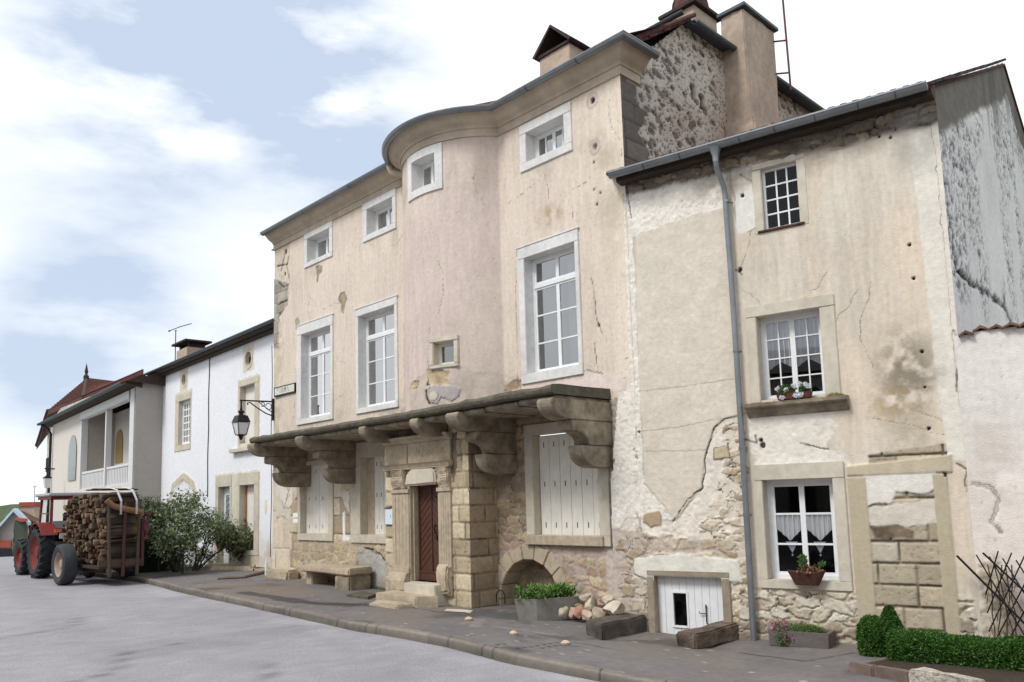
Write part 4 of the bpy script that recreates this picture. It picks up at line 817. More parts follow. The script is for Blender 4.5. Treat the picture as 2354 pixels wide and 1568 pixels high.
# ================================================================== BEIGE HOUSE (right)
G = G_
gh = thing('beige_house', 'narrow beige rendered house with zinc gutter and peeling plaster over rubble', 'house', G.P(2.4, -.4, 0))
HU = (2.40, 2.95, 6.03, 7.03); HM = (2.18, 3.14, 3.34, 4.66); HG = (2.12, 3.15, .60, 2.10); HC = (.23, 1.38, -.6, .60)
uv = lambda pts: G.uvs(pts)
def shade_g(S, Z):
    p = Paint(S, Z, (208, 199, 183), 103, var=.06, streak=.06); one = np.ones(S.shape)
    p.tint(sstep(.4, .62, fbm(S*.9, Z*.6, 7)), (214, 200, 192), .4)
    p.H += .012*(fbm(S*1.7, Z*1.7, 19)-.5); p.runs(one, (184, 170, 152), .35); p.runs(one, (222, 214, 202), .35, 8., 3); p.hair(22, 0, 4.8, .8, 7, 2)
    # pale band left of the pipe, smooth beige field
    p.patch(uv([(1462, 540), (1500, 526), (1560, 506), (1672, 474), (1712, 960), (1640, 985), (1612, 1120), (1552, 1196), (1478, 1108), (1468, 900)]), (212, 203, 187), .010, .06, edge=.012, jag=.03)
    wp = p.patch(uv([(1425, 420), (1450, 400), (1670, 372), (1672, 474), (1560, 506), (1500, 526), (1454, 545), (1462, 700), (1470, 900), (1480, 1108), (1552, 1196), (1440, 1230), (1380, 1180), (1390, 1080), (1410, 900), (1430, 880)]), (228, 222, 211), .0, .08, edge=.012, jag=.06, rim=.35, rough=.012, sc_=8)
    p.pocks(wp, .5, .06, .35, 3, .006)
    ww = p.patch(uv([(1672, 372), (1722, 372), (1745, 400), (1748, 520), (1700, 540), (1692, 520), (1690, 470)]), (226, 222, 214), .0, .07, jag=.08, rim=.5)
    # right grey-white quoin band
    p.patch(uv([(2082, 260), (2135, 200), (2250, 760), (2260, 1060), (2180, 1060), (2150, 860), (2118, 560)]), (222, 216, 204), .006, .05, edge=.012, jag=.02)
    for pts in ([(1470, 900), (1560, 890), (1706, 868)], [(1462, 992), (1560, 982), (1640, 965), (1706, 955)], [(1480, 1038), (1570, 1036), (1630, 1034)]): p.crack(uv(pts), .012, .4, .004, .02)
    # rubble laid bare below
    lo = p.patch(uv([(1640, 985), (1668, 962), (1710, 955), (1724, 1300), (1724, 1475), (1425, 1475), (1400, 1250), (1440, 1190), (1552, 1196), (1612, 1120), (1618, 1060)]), (224, 216, 203), -.012, .10, edge=.012, jag=.05, rough=.012)
    p.pocks(lo, .5, .07, .35, 4, .008)
    p.crack(uv([(1706, 954), (1665, 962), (1640, 985), (1618, 1060), (1620, 1085), (1612, 1122), (1580, 1150), (1552, 1190), (1545, 1198)]), .014, .95, .014, .05)
    m, _ = p.mask(uv([(1660, 965), (1712, 960), (1730, 1475), (1660, 1475), (1664, 1310), (1600, 1230), (1640, 1150), (1668, 1060)]), .03, .2); p.rubble(m, (.27, .13), ((196, 180, 154), (184, 166, 138), (206, 194, 172), (170, 152, 128)), (220, 210, 194), .05, .026, fill=.42, seed=1, darkj=.85)
    m, _ = p.mask(uv([(1380, 1215), (1470, 1225), (1560, 1235), (1655, 1245), (1680, 1290), (1460, 1285), (1455, 1330), (1505, 1330), (1500, 1480), (1380, 1480)]), .03, .15); p.rubble(m, (.30, .20), ((190, 174, 146), (176, 158, 132), (200, 186, 162), (168, 150, 128)), (190, 178, 166), .10, .02, fill=.50, seed=2, darkj=.6)
    p.patch(uv([(1480, 1180), (1515, 1177), (1520, 1205), (1495, 1212), (1478, 1200)]), (178, 156, 128), .004, .1, jag=.05, rim=.6)
    p.patch(uv([(1640, 1030), (1672, 1022), (1678, 1052), (1640, 1056)]), (196, 180, 152), .01, .1, jag=.03, rim=.9)
    p.patch(uv([(1455, 1282), (1560, 1272), (1700, 1288), (1706, 1340), (1660, 1338), (1500, 1335), (1458, 1320)]), (222, 218, 206), .02, .08, jag=.05, rim=.6)
    # right of the pipe, lower: ashlar beside the window
    p.patch(uv([(1716, 960), (1930, 925), (1900, 1030), (1935, 1040), (1950, 1075), (1735, 1080)]), (226, 220, 208), -.002, .07, jag=.2, rough=.01)
    p.crack(uv([(1840, 1018), (1868, 1024), (1905, 1033)]), .016, .9, .012); p.crack(uv([(1712, 1010), (1740, 1020), (1735, 1000)]), .02, .7)
    for q in ((1752, 1024, .045), (1748, 1012, .03)): a = G.uv(q[0], q[1]); p.hole(a[0], a[1], q[2])
    m, _ = p.mask(uv([(1950, 1040), (2178, 1040), (2255, 1480), (1700, 1480), (1700, 1350), (1955, 1362)]), .01, .03)
    p.rubble(m*sstep(.5, .42, Z), (.3, .17), ((198, 188, 168), (178, 164, 142), (164, 150, 134), (210, 202, 186)), (196, 184, 166), .05, .03, seed=6, darkj=.8)
    q, _ = p.mask(uv([(1995, 1045), (2175, 1020), (2190, 1470), (2005, 1470)]), .01, .02); p.ashlar(q, .30, .62, ((178, 166, 144), (194, 184, 166), (164, 150, 130), (184, 170, 148)), joint=.012, depth=.03, z0=-.02, ero=.6)
    p.patch(uv([(1984, 1088), (2150, 1078), (2160, 1120), (2120, 1135), (2060, 1130), (2050, 1155), (1990, 1162)]), (222, 217, 208), .018, .05, jag=.06, rim=.9)
    p.patch(uv([(1988, 1165), (2050, 1160), (2155, 1150), (2158, 1205), (2000, 1215)]), (206, 198, 184), .004, .08, jag=.08, rim=.7)
    p.patch(uv([(2000, 1210), (2060, 1207), (2100, 1220), (2098, 1240), (2060, 1235), (2010, 1240)]), (120, 104, 88), .0, .3, jag=.06, rim=.5)
    for (x0, x1) in ((1955, 1998), (2152, 2186)):
        a = G.uv(x0, 1200)[0]; c2 = G.uv(x1, 1200)[0]; st, _ = p.mask([(a, -.1), (c2, -.1), (c2, 2.10), (a, 2.10)], .01, .01); p.mix(st, lin((184, 172, 148))[None, None]*(1+.1*(fbm(S*9, Z*9, 5)-.5))[..., None], .022)
    st, _ = p.mask([(3.36, 2.12), (4.70, 2.12), (4.72, 2.36), (3.36, 2.26)], .01, .01); p.mix(st, lin((192, 180, 156))[None, None]*(1+.14*(fbm(S*6, Z*6, 6)-.5)*2)[..., None], .03)
    # dirt: algae stain, eaves rubble, small holes
    a = G.uv(2085, 860); p.stain(a[0], a[1], .62, .95, (120, 110, 92), .8, 6); p.stain(a[0]-.2, a[1]-.4, .5, .4, (168, 146, 108), .6, 6)
    a = G.uv(2090, 990); p.stain(a[0], a[1], .5, .5, (170, 156, 132), .5, 5)
    m = sstep(7.02, 7.14, Z+.16*(fbm(S*2.2, Z*2, 9)-.5)+.035*(S-3)); p.rubble(m, (.34, .15), ((120, 106, 92), (136, 122, 104), (104, 92, 82), (150, 134, 114)), (110, 100, 90), .05, .03, seed=8, darkj=.9)
    p.stain(2.4, 6.95, 2.4, .35, (150, 138, 122), .75, 3); p.stain(4.6, 6.9, .5, .7, (160, 156, 150), .7, 2)
    for x, y, r in ((2046, 316, .022), (2090, 563, .022), (2100, 640, .02), (2118, 808, .026), (2134, 985, .024), (2020, 314, .014), (2058, 298, .014), (2098, 640, .02), (1468, 993, .022), (2125, 890, .014), (1700, 878, .012), (1922, 1121, .015), (2172, 1092, .018), (1706, 450, .03), (1700, 620, .035)):
        q_ = G.uv(x, y); p.hole(q_[0], q_[1], r)
    for pts in ([(1690, 620), (1706, 632)], [(1440, 440), (1446, 470), (1452, 500)], [(1700, 400), (1730, 420), (1740, 470)], [(2200, 1065), (2222, 1078), (2218, 1130)], [(2190, 760), (2205, 800), (2198, 900)]): p.crack(uv(pts), .016, .8, .01)
    # torn seam against the mansion
    p.crack(uv([(1432, 430), (1428, 560), (1434, 700), (1432, 880)]), .03, .5, .01, .12); p.crack(uv([(1404, 905), (1407, 960), (1400, 1010), (1408, 1080)]), .03, 1., .03, .08)
    for q in ((1405, 925), (1403, 1000), (1408, 1060), (1400, 1090), (1402, 975)): a = G.uv(*q); p.hole(a[0], a[1], .035)
    p.tint(sstep(.0, -.3, Z), (160, 154, 146), .6)
    return p.C, p.H
def gcut(s, z): return z < -.6
gridwall('front_wall', G, -.55, 4.92, -.62, 7.60, .0155, shade_g, gh, holes=[HU, HM, HG, HC], cut=lambda s, z: (s < np.interp(z, [-.6, 2.2, 3.7, 3.75, 7.6], [-.55, -.50, -.28, -.06, -.02])))
surround(G, (2.25, 3.09, 5.98, 7.14), HU, .010, 'window_surround', MT['stonelt'], gh, d0=-.2, sides='tlr', bevel=.012)
b = MB(); b.fbox(G, 2.30, 3.02, 5.99, 6.03, -.2, .03); b.build('window_sill', MT['tile'], gh, bevel=.008, rough=.006, sub=1)
window(G, HU[0], HU[1]+.02, HU[2], HU[3], -.085, gh, nc=3, rows=(4,), casing=False, fw=.035, mw=.024, m=MT['white'], glass=MT['dimglass'])
surround(G, (2.02, 3.36, 3.30, 4.84), HM, .03, 'window_surround', MT['stonelt'], gh, d0=-.24, sides='tlr', bevel=.01)
b = MB(); b.sprism(G, [(-.02, 3.08), (.03, 3.08), (.06, 3.13), (.12, 3.17), (.12, 3.20), (.19, 3.22), (.20, 3.28), (-.02, 3.31)], 1.96, 3.46); b.build('window_sill', MT['corbel'], gh, bevel=.01, rough=.006)
wm = window(G, HM[0], HM[1], HM[2], HM[3], -.20, gh, nc=4, rows=(4,), fw=.045, mw=.02, glass=MT['midglass'], curtain=[('v', .06, .50, .36, 1, .05, 'voile'), ('v', .50, .94, .36, 1, .055, 'voile')])
surround(G, (2.00, 3.32, .47, 2.34), HG, .035, 'window_surround', MT['stonelt'], gh, d0=-.24, bevel=.008)
wg = window(G, HG[0], HG[1], HG[2], HG[3], -.20, gh, nc=2, rows=(3,), fw=.065, mw=.03, glass=MT['dimglass'], curtain=[('point', .10, .47, .38, .66, .05, 'voile'), ('point', .53, .90, .38, .66, .05, 'voile')])
b = MB()      # the two hanging points of the short curtains
for a in (2.12+1.03*.30, 2.12+1.03*.70):
    z = .6+1.5*.37; b.add([G.P(a-.09, z, -.262), G.P(a+.09, z, -.262), G.P(a, z-.17, -.262), G.P(a-.09, z, -.258), G.P(a+.09, z, -.258), G.P(a, z-.17, -.258)], [[0, 1, 2], [5, 4, 3], [0, 2, 5, 3], [1, 4, 5, 2], [0, 3, 4, 1]]); b.lathe(G.P(a, z-.20, -.26), [(0, -.02), (.014, -.01), (.014, .01), (0, .02)], n=8)
b.build('curtain_pendant', MT['curtain'], wg)
# cellar door
surround(G, (.10, 1.52, -.6, .70), HC, .03, 'cellar_surround', MT['corbel2'], gh, d0=-.24, sides='tlr', bevel=.012)
b = MB(); nb = 9; w_ = (HC[1]-HC[0])/nb; WX = (.23+w_*2+.004, .23+w_*4-.004); WZ = (-.21, .33)
for k in range(nb):
    a, c = HC[0]+k*w_, HC[0]+(k+1)*w_-.004
    if c > WX[0] and a < WX[1]: b.fbox(G, a, c, -.6, WZ[0], -.16, -.12); b.fbox(G, a, c, WZ[1], .6, -.16, -.12)
    else: b.fbox(G, a, c, -.6, .6, -.16, -.12-.001*(k % 2))
cd = b.build('cellar_door', MT['white'], gh, bevel=.003)
window(G, WX[0]-.02, WX[1]+.02, WZ[0]-.02, WZ[1]+.02, -.105, cd, nc=1, rows=(1,), casing=False, fw=.03, name='door_pane_frame', box=.3, glass=MT['dimglass'])
b = MB(); b.tube([G.P(1.06, .10, -.11), G.P(1.06, .16, -.09), G.P(1.06, -.12, -.09), G.P(1.06, -.14, -.11)], .010, 6); b.tube([G.P(1.06, .02, -.09), G.P(.96, .02, -.08), G.P(.95, .05, -.07)], .008, 6); b.build('door_handle', MT['black'], cd, smooth=True)
# roof, gutter, pipe
R26 = math.tan(math.radians(26)); a_ = G.P(-.15, 7.50, .28); b_ = G.P(4.88, 7.50, .28)
kx = K_.P(6.3, 10.55, -.0)
b = MB()
rl = G.P(-2.5, 7.55+6.3*R26, -6.3); rg = K_.P(6.35, 10.56, .0); rb = K_.P(9.6, 8.86, .0); lb = G.P(-2.5, 8.9, -9.5); e1 = K_.P(-.30, 7.48, .0)
V = [a_, b_, e1, rg, rl, lb, rb]; V2 = [v-np.array([0, 0, .05]) for v in V]
b.add(V+V2, [[0, 1, 3, 4], [1, 2, 3], [4, 3, 6, 5], [7, 11, 10, 8], [8, 10, 9], [11, 12, 13, 10], [0, 7, 8, 1], [1, 8, 9, 2], [2, 9, 10, 3], [3, 10, 13, 6], [0, 4, 11, 7]])
rf = b.build('roof', MT['tile'], gh, rough=.008, sub=3)
b = MB(); rr = random.Random(4)
for i in range(30): s = -.12+i*.168; b.tube([G.P(s, 7.515+rr.uniform(-.006, .006), .34), G.P(s, 7.62, .12)], .05, 6)
b.build('eaves_tiles', MT['tile'], rf, smooth=True)
b = MB(); b.sprism(G, halfround(.33, 7.50, .085), -.10, 4.86); b.sprism(G, [(.405, 7.49), (.425, 7.49), (.425, 7.515), (.405, 7.515)], -.10, 4.86)
b.add([G.P(-.10, 7.50-.085*math.sin(t), .33+.083*math.cos(t)) for t in np.linspace(0, math.pi, 8)], [list(range(8))]); b.add([G.P(4.86, 7.50-.085*math.sin(t), .33+.083*math.cos(t)) for t in np.linspace(0, math.pi, 8)], [list(range(8))])
gg = b.build('gutter', MT['zinc'], gh, smooth=True, split=40)
b = MB()
for q in (.55, 1.2, 2.2, 2.75, 3.35, 3.95, 4.45): b.sprism(G, halfround(.33, 7.50, .091, th=.014), q, q+.02)
b.build('gutter_bracket', MT['zincdark'], gg)
b = MB(); b.fbox(G, -.05, 4.9, 7.38, 7.50, .0, .20); b.build('eaves_board', MT['timber'], gh, rough=.01, sub=2)
b = MB(); b.lathe(G.P(1.80, 0, .33), [(.10, 7.44), (.085, 7.40), (.055, 7.30), (.05, 7.2)], n=16); b.tube([G.P(1.80, 7.22, .33), G.P(1.80, 7.1, .31), G.P(1.83, 6.86, .13), G.P(1.84, 6.7, .11), G.P(1.86, 5, .105), G.P(1.87, 3, .105), G.P(1.87, -.45, .105)], [.045, .044, .044, .044, .044, .045, .050], 16)
pp = b.build('downpipe', MT['zinc'], gh, smooth=True)
for z in (6.6, 4.15, 2.62, 1.58): b = MB(); b.tube([G.P(1.865, z-.02, .105), G.P(1.865, z+.02, .105)], .053, 16); b.tube([G.P(1.88, z, .1), G.P(1.92, z, -.01)], .012, 6); b.build('pipe_clamp', MT['zinc'], pp, smooth=True)
# gable wall turned away from the street
K = K_
def gtop(s): return np.interp(s, [-.05, 6.3, 9.6], [7.58, 10.56, 8.86])
def shade_k(S, Z):
    p = Paint(S, Z, (226, 221, 222), 203, var=.08, streak=.03); one = np.ones(S.shape)
    dk = sstep(.42, .62, fbm(S*1.3, Z*.6, 11)+.28*sstep(3.6, .2, S)*sstep(4.4, 6.5, Z)+.20*sstep(4.2, 6.0, S)*sstep(7.5, 9.6, Z)-.06)
    f1, f2, i = worley((S-Z*.2+p.wx*.4)/.15, (Z+p.wy*.3)/.17, 12, 1.); q = (i < .58)*(1-sstep(.22, .48, f1))*dk; p.mix(q*.85, lin((96, 94, 92))); p.H -= .02*q
    f1, f2, i = worley((S-Z*.2+p.wx*.2)/.065, (Z+p.wy*.2)/.08, 13, 1.); q = (i < .5)*(1-sstep(.2, .42, f1))*(dk*.8+.12); p.mix(q*.8, lin((66, 66, 66))); p.H -= .012*q
    f1, f2, i = worley((S+p.wx*.1)/.035, Z/.045, 14, 1.); q = (i < .45)*(1-sstep(.2, .42, f1))*(dk*.6+.16); p.mix(q*.6, lin((92, 92, 94))); p.H -= .006*q
    top = gtop(S); m = sstep(-.10, .06, Z-(top-.75-.35*(fbm(S*1.8, Z*.3, 15)-.5)+.0*S)); p.mix(m, lin((112, 104, 98))[None, None]*(.7+.6*fbm(S*6, Z*9, 16))[..., None], -.03)
    st = sstep(.45, .62, fbm(S*3.2, Z*.5, 17))*sstep(-1.9, -.4, Z-top)*sstep(2.8, 4.6, S); p.mix(st*.85, lin((88, 82, 78)))
    c = [K.uv(x, y) for x, y in ((2168, 400), (2180, 470), (2192, 560), (2198, 620), (2230, 645), (2280, 680), (2310, 705), (2325, 745))]; p.crack(c, .06, 1., .03, .2); p.crack(c[3:], .08, .9, .03, .2)
    a = K.uv(2197, 605); p.hole(a[0], a[1], .09); a = K.uv(2310, 690); p.stain(a[0], a[1], .35, .5, (110, 92, 76), .9, 6)
    return p.C, p.H
gridwall('gable_wall', K, -.02, 9.6, 3.0, 10.6, .035, shade_k, gh, cut=lambda s, z: z > gtop(s))
b = MB(); rr = random.Random(9)
for i in range(34):
    s = -.1+i*.19; z = float(gtop(np.array([s+.1]))); b.fprism(K, [(s, z-.02), (s+.18, z+(.065 if s < 6.2 else -.11)), (s+.175, z+(.065 if s < 6.2 else -.11)+.03), (s-.01, z+.015+rr.uniform(0, .02))], -.3, .05+rr.uniform(-.02, .03))
b.build('verge_tiles', MT['tiledark'], gh, rough=.012)
# ================================================================== garden wall at the right
gw = thing('garden_wall', 'high pale rendered wall with a ragged tile coping right of the beige house', 'wall', G.P(6.5, -.4, 0))
def shade_w(S, Z):
    p = Paint(S, Z, (222, 216, 210), 303, var=.05, streak=.03); p.H += .008*(fbm(S*3, Z*12, 31)-.5)
    p.tint(sstep(3.3, 1.0, Z), (206, 200, 196), .6); p.stain(6.2, -.1, 3, 1.5, (150, 116, 92), .55, 4); p.stain(5.2, 2.1, .5, 1.2, (186, 176, 160), .4, 3)
    m, _ = p.mask([(4.9, .9), (5.15, 1.0), (5.3, .5), (5.1, -.5), (4.9, -.5)], .02, .15); p.rubble(m, (.2, .14), ((206, 196, 176), (190, 176, 152)), (200, 190, 174), .06, .03, seed=4)
    p.crack([(4.95, 1.95), (5.15, 1.9), (5.22, 1.75), (5.1, 1.45), (5.2, 1.3)], .03, .8, .02); p.pocks(np.ones(S.shape), .25, .08, .25, 6, .004)
    return p.C, p.H
gridwall('wall_face', Fac(G.P(0, 0, .012)[:2], -34.5), 4.88, 9.5, -.6, 4.0, .028, shade_w, gw, cut=lambda s, z: z > 3.98+.03*np.sin(s*5))
b = MB(); b.fbox(G, 4.91, 9.5, -.6, 3.93, -.35, .0); b.build('wall_core', MT['stonelt'], gw)
b = MB(); rr = random.Random(12)
for i in range(26):
    s = 4.93+i*.175; z = 4.0+.035*math.sin(s*5)+rr.uniform(-.015, .015); b.fprism(G, [(s, z-.03), (s+.09, z+.01), (s+.18, z-.03), (s+.18, z-.005), (s+.09, z+.045), (s, z-.005)], -.36, .07+rr.uniform(-.03, .05))
b.build('coping_tiles', mat('dull_coping_tile', lin((112, 82, 70)), var=.5, scale=8, bump=.6), gw, rough=.018, sub=1)
# ================================================================== WHITE HOUSE
A = A_
ah = thing('white_house', 'long white rendered house with two oval windows and a dark eave', 'house', A.P(-5.5, 0, 0))
HA = dict(w=(-8.92, -7.72, 4.3, 5.95), w2=(-3.25, -2.13, 3.95, 5.80), d=(-4.95, -4.0, 0., 2.62), v=(-3.2, -2.1, .6, 2.62))
for k, (x, z) in dict(o1=(-8.45, 6.73), o2=(-2.64, 6.64)).items(): HA[k] = (x-.22, x+.22, z-.24, z+.24)
def shade_a(S, Z):
    p = Paint(S, Z, (230, 231, 235), 403, var=.02, streak=.01); p.stain(-1, 0, 2, 1.4, (190, 180, 166), .6, 3); p.stain(-4, 0, 4, .5, (176, 168, 156), .7, 3)
    p.patch([(-10.0, 2.0), (-9.5, 2.9), (-8.3, 3.28), (-7.2, 2.9), (-6.7, 2.1), (-6.95, 2.0), (-7.4, 2.7), (-8.3, 3.0), (-9.3, 2.7), (-9.75, 1.9)], (196, 186, 164), .02, .12, jag=.1)
    p.patch([(-9.7, -.2), (-9.3, 2.6), (-8.3, 2.98), (-7.4, 2.6), (-7.0, 1.9), (-6.9, -.2)], (222, 222, 224), -.02, .03)
    for (x0, x1, z0, z1) in ((-9.35, -7.6, 4.05, 6.3), (-3.45, -1.75, 3.75, 6.05), (-5.25, -1.7, .0, 3.05)):
        p.patch([(x0, z0), (x1, z0), (x1, z1), (x0, z1)], (206, 200, 184), .006, .05, jag=.1, edge=.01)
    for k in ('o1', 'o2'):
        h = HA[k]; p.patch([(h[0]-.22, h[2]-.17), (h[1]+.2, h[2]-.17), (h[1]+.2, h[3]+.2), (h[0]-.22, h[3]+.2)], (210, 204, 190), .006, .04, jag=.1)
    p.patch([(-1.35, 1.7), (-1.2, 1.7), (-1.2, 2.1), (-1.35, 2.1)], (216, 208, 180), .0, .05); p.stain(-1.2, .3, 1.4, .9, (196, 172, 140), .6, 2); p.stain(-2.6, .2, 1, .6, (170, 150, 126), .7, 5)
    return p.C, p.H
ov = lambda s, z: (np.hypot((s+8.45)/.22, (z-6.73)/.22) < 1) | (np.hypot((s+2.64)/.24, (z-6.64)/.24) < 1)
gridwall('front_wall', A, -10.98, .1, -.4, 7.34, .04, shade_a, ah, holes=[HA['w'], HA['w2'], HA['d'], HA['v']], cut=ov)
for x, z, r in ((-8.45, 6.73, .22), (-2.64, 6.64, .24)):
    b = MB(); V = []; Fc = []
    for i in range(28):
        t = 2*math.pi*i/28; c_, s_ = math.cos(t), math.sin(t)
        for (rr_, d) in ((r, .02), (r, -.2), (r+.1, -.2), (r+.1, .02)): V.append(A.P(x+rr_*c_, z+rr_*s_, d))
    for i in range(28):
        for j in range(4): Fc.append([i*4+j, ((i+1) % 28)*4+j, ((i+1) % 28)*4+(j+1) % 4, i*4+(j+1) % 4])
    b.add(V, Fc); b.build('oval_surround', MT['stonelt'], ah, smooth=True, split=50); window(A, x-r-.03, x+r+.03, z-r-.03, z+r+.03, -.12, ah, nc=2, rows=(1,), casing=False, fw=.06, mw=.04, name='oval_window', m=MT['door'], box=.4)
surround(A, (-9.3, -7.65, 4.08, 6.2), HA['w'], .02, 'window_surround', MT['stonelt'], ah, d0=-.3, sides='tlrb')
window(A, -8.92, -7.72, 4.3, 5.95, -.13, ah, nc=4, rows=(6,), fw=.07, mw=.05, curtain=[('flat', .1, .9, 0, 1, .08, 'greycurtain')])
surround(A, (-3.4, -1.8, 3.8, 6.0), HA['w2'], .02, 'window_surround', MT['stonelt'], ah, d0=-.34, sides='tlr'); shutter(A, -3.25, -2.13, 3.95, 5.8, -.17, ah, boards=2, slots=0)
b = MB(); b.fbox(A, -3.75, -1.6, 3.68, 3.8, -.1, .16); b.build('window_sill', MT['stonelt'], ah, bevel=.01)
surround(A, (-5.2, -3.85, 0, 3.0), HA['d'], .02, 'door_surround', MT['stonelt'], ah, d0=-.3, sides='tlr')
b = MB(); b.fbox(A, -4.95, -4.0, 0, 2.6, -.26, -.19); dA = b.build('door', MT['white'], ah); b = MB(); b.fbox(A, -4.8, -4.15, .9, 2.35, -.19, -.185); b.build('door_glass', mat('door_glass_grey', lin((120, 140, 150)), rough=.1, var=.2, bump=0), dA)
b = MB(); 
for i in range(7): z = .95+i*.2; b.tube([A.P(-4.75, z, -.175), A.P(-4.48, z+.14, -.175), A.P(-4.2, z, -.175)], .014, 5)
b.build('door_grille', MT['white'], dA)
surround(A, (-3.4, -1.75, .45, 3.0), HA['v'], .022, 'window_surround', MT['stonelt'], ah, d0=-.3, sides='tlrb'); shutter(A, -3.1, -2.1, .6, 2.6, -.20, ah, boards=2, slots=0)
b = MB(); b.fbox(A, -3.2, -3.1, .6, 2.6, -.24, -.19); b.build('shutter_edge', mat('orange_wood', lin((160, 104, 70)), rough=.6), ah)
b = MB(); b.sprism(A, [(-.3, 7.30), (.28, 7.22), (.34, 7.30), (-.3, 7.52)], -12.2, .1); b.fbox(A, -11.0, .05, 7.16, 7.28, -.02, .18); b.build('eave', MT['timber'], ah)
b = MB(); b.sprism(A, halfround(.38, 7.38, .075), -12.3, .12); ga = b.build('gutter', MT['zincdark'], ah, smooth=True)
b = MB(); b.add([A.P(-12.2, 7.42, .36), A.P(.1, 7.42, .36), A.P(.1, 9.2, -5), A.P(-12.2, 9.2, -5), A.P(-12.2, 7.3, -5), A.P(.1, 7.3, -5)], [[0, 1, 2, 3], [3, 2, 5, 4], [0, 3, 4], [1, 5, 2]]); b.build('roof', MT['tiledark'], ah)
b = MB(); b.fbox(A, -11.0, -10.9, -.4, 7.2, -6, -.01); b.build('end_wall', MT['stonelt'], ah)
b = MB(); b.tube([A.P(-11.6, 7.3, .38), A.P(-11.3, 6.9, .3), A.P(-11.08, 6.5, .12), A.P(-11.02, 6.2, .1), A.P(-11.0, -.1, .1)], .055, 10); b.build('downpipe', MT['zinc'], ah, smooth=True)
c0 = A.uv(407, 822, -1.5); 
b = MB(); b.fbox(A, c0[0]-.1, c0[0]+1.2, 7.6, c0[1]+.30, -2.4, -1.5); ca = b.build('chimney', MT['chim'], ah, bevel=.02); b = MB(); b.fbox(A, c0[0]-.3, c0[0]+1.4, c0[1]+.52, c0[1]+.60, -2.5, -1.35)
for q in (c0[0]+.05, c0[0]+1.05): b.fbox(A, q-.08, q+.08, c0[1]+.30, c0[1]+.52, -2.3, -1.6)
b.build('chimney_cap', MT['tiledark'], ca, rough=.01)
# cable on the white wall
b = MB(); b.tube([A.P(-5.92+.02*math.sin(z*3), z, .02) for z in np.linspace(7.25, 2.3, 24)], .014, 6); b.build('wall_cable', MT['black'], smooth=True, label='black cable hanging down the middle of the white house front', cat='cable')
an = thing('tv_antenna', 'thin aerial on a mast beside the chimney of the white house', 'antenna', A.P(c0[0]-.3, 7.6, -1.5))
b = MB(); am = A.uv(404, 760, -1.6); b.tube([A.P(am[0], 7.6, -1.6), A.P(am[0], am[1], -1.6)], .02, 6); b.lathe(A.P(am[0], am[1], -1.6), [(.0, .02), (.06, 0), (.0, -.05)], n=8); b.build('mast', MT['black'], an)
b = MB(); q0 = A.uv(389, 761, -1.6); q1 = A.uv(440, 744, -1.6); b.tube([A.P(q0[0], q0[1], -1.6), A.P((q0[0]+q1[0])/2, (q0[1]+q1[1])/2+.03, -1.6), A.P(q1[0], q1[1], -1.6)], .018, 6); b.lathe(A.P(q0[0], q0[1], -1.6), [(0, -.05), (.06, 0), (0, .05)], n=8); b.build('boom', MT['black'], an)
# ================================================================== BALCONY HOUSE
B = B_
bh = thing('balcony_house', 'cream house with a covered wooden balcony behind the tractor', 'house', B.P(-6, 0, 0))
MT['bcream'] = mat('cream_render', lin((206, 199, 190)), var=.05, scale=4, bump=.3, bscale=30); MT['bgrey'] = mat('grey_render', lin((168, 163, 156)), var=.06, scale=5, bump=.3); MT['bwhite'] = mat('balcony_white_paint', lin((206, 206, 206)), rough=.6, var=.05, bump=.1)
bu = lambda x, y, d=0: B.uv(x, y, d)
sR = bu(298, 950)[0]; s0_ = 0.1; eR = bu(305, 890)[1]; sM = bu(241, 1000)[0]; sL = bu(185, 1000)[0]; sE = bu(118, 1050)[0]; rz_ = bu(300, 1062)[1]; fz = bu(240, 1118)[1]; ez = bu(240, 925)[1]
print('B', sR, sM, sL, sE, rz_, fz, ez, eR)
eZ = (ez+eR)/2
b = MB(); b.fbox(B, sR, .0, -1, eZ, -.35, 0); b.fbox(B, sM-.10, sM+.10, fz, eZ, -.25, -.02); b.fbox(B, sL-.12, sL+.12, fz, eZ, -.3, -.01); b.fbox(B, sL, sR, eZ-.35, eZ-.2, -.28, -.03); b.build('balcony_post', MT['bwhite'], bh, bevel=.01)
b = MB(); b.fbox(B, sE, sL-.1, -2, eZ, -.4, -.02); b.fbox(B, sL-.1, sR, -2, fz, -.4, -.02); b.fbox(B, sL, 0, fz-.1, fz, -1.5, -.4); b.fbox(B, sL, .0, fz, eZ, -1.7, -1.5); b.build('front_wall', MT['bcream'], bh)
e_ = B.P(0, 0, 0); wl = Fac(e_[:2], -50.3+90)
b = MB(); b.fbox(wl, .0, 6, -1, eZ+.35, -.2, .02); b.build('side_wall', MT['bgrey'], bh, label='grey side wall facing the white house')  # greyer than the front: the side's shade is put into its render colour
b = MB(); b.fbox(B, sL-.05, sL+.08, fz, eZ, -1.5, -.3); b.build('loggia_end_wall', MT['bgrey'], bh)
b = MB(); b.fbox(B, sL+.12, sM-.1, rz_-.10, rz_, -.16, -.08); b.fbox(B, sM+.1, sR, rz_-.10, rz_, -.16, -.08); n_ = 34
for i in range(n_):
    s = sL+.12+(sR-sL-.12)*i/n_; b.fbox(B, s, s+(sR-sL)/n_-.09, fz+.02, rz_-.1, -.14, -.11)
b.fbox(B, sL+.12, sR, fz-.12, fz+.02, -.2, -.04); b.build('balcony_railing', MT['bwhite'], bh, bevel=.004)
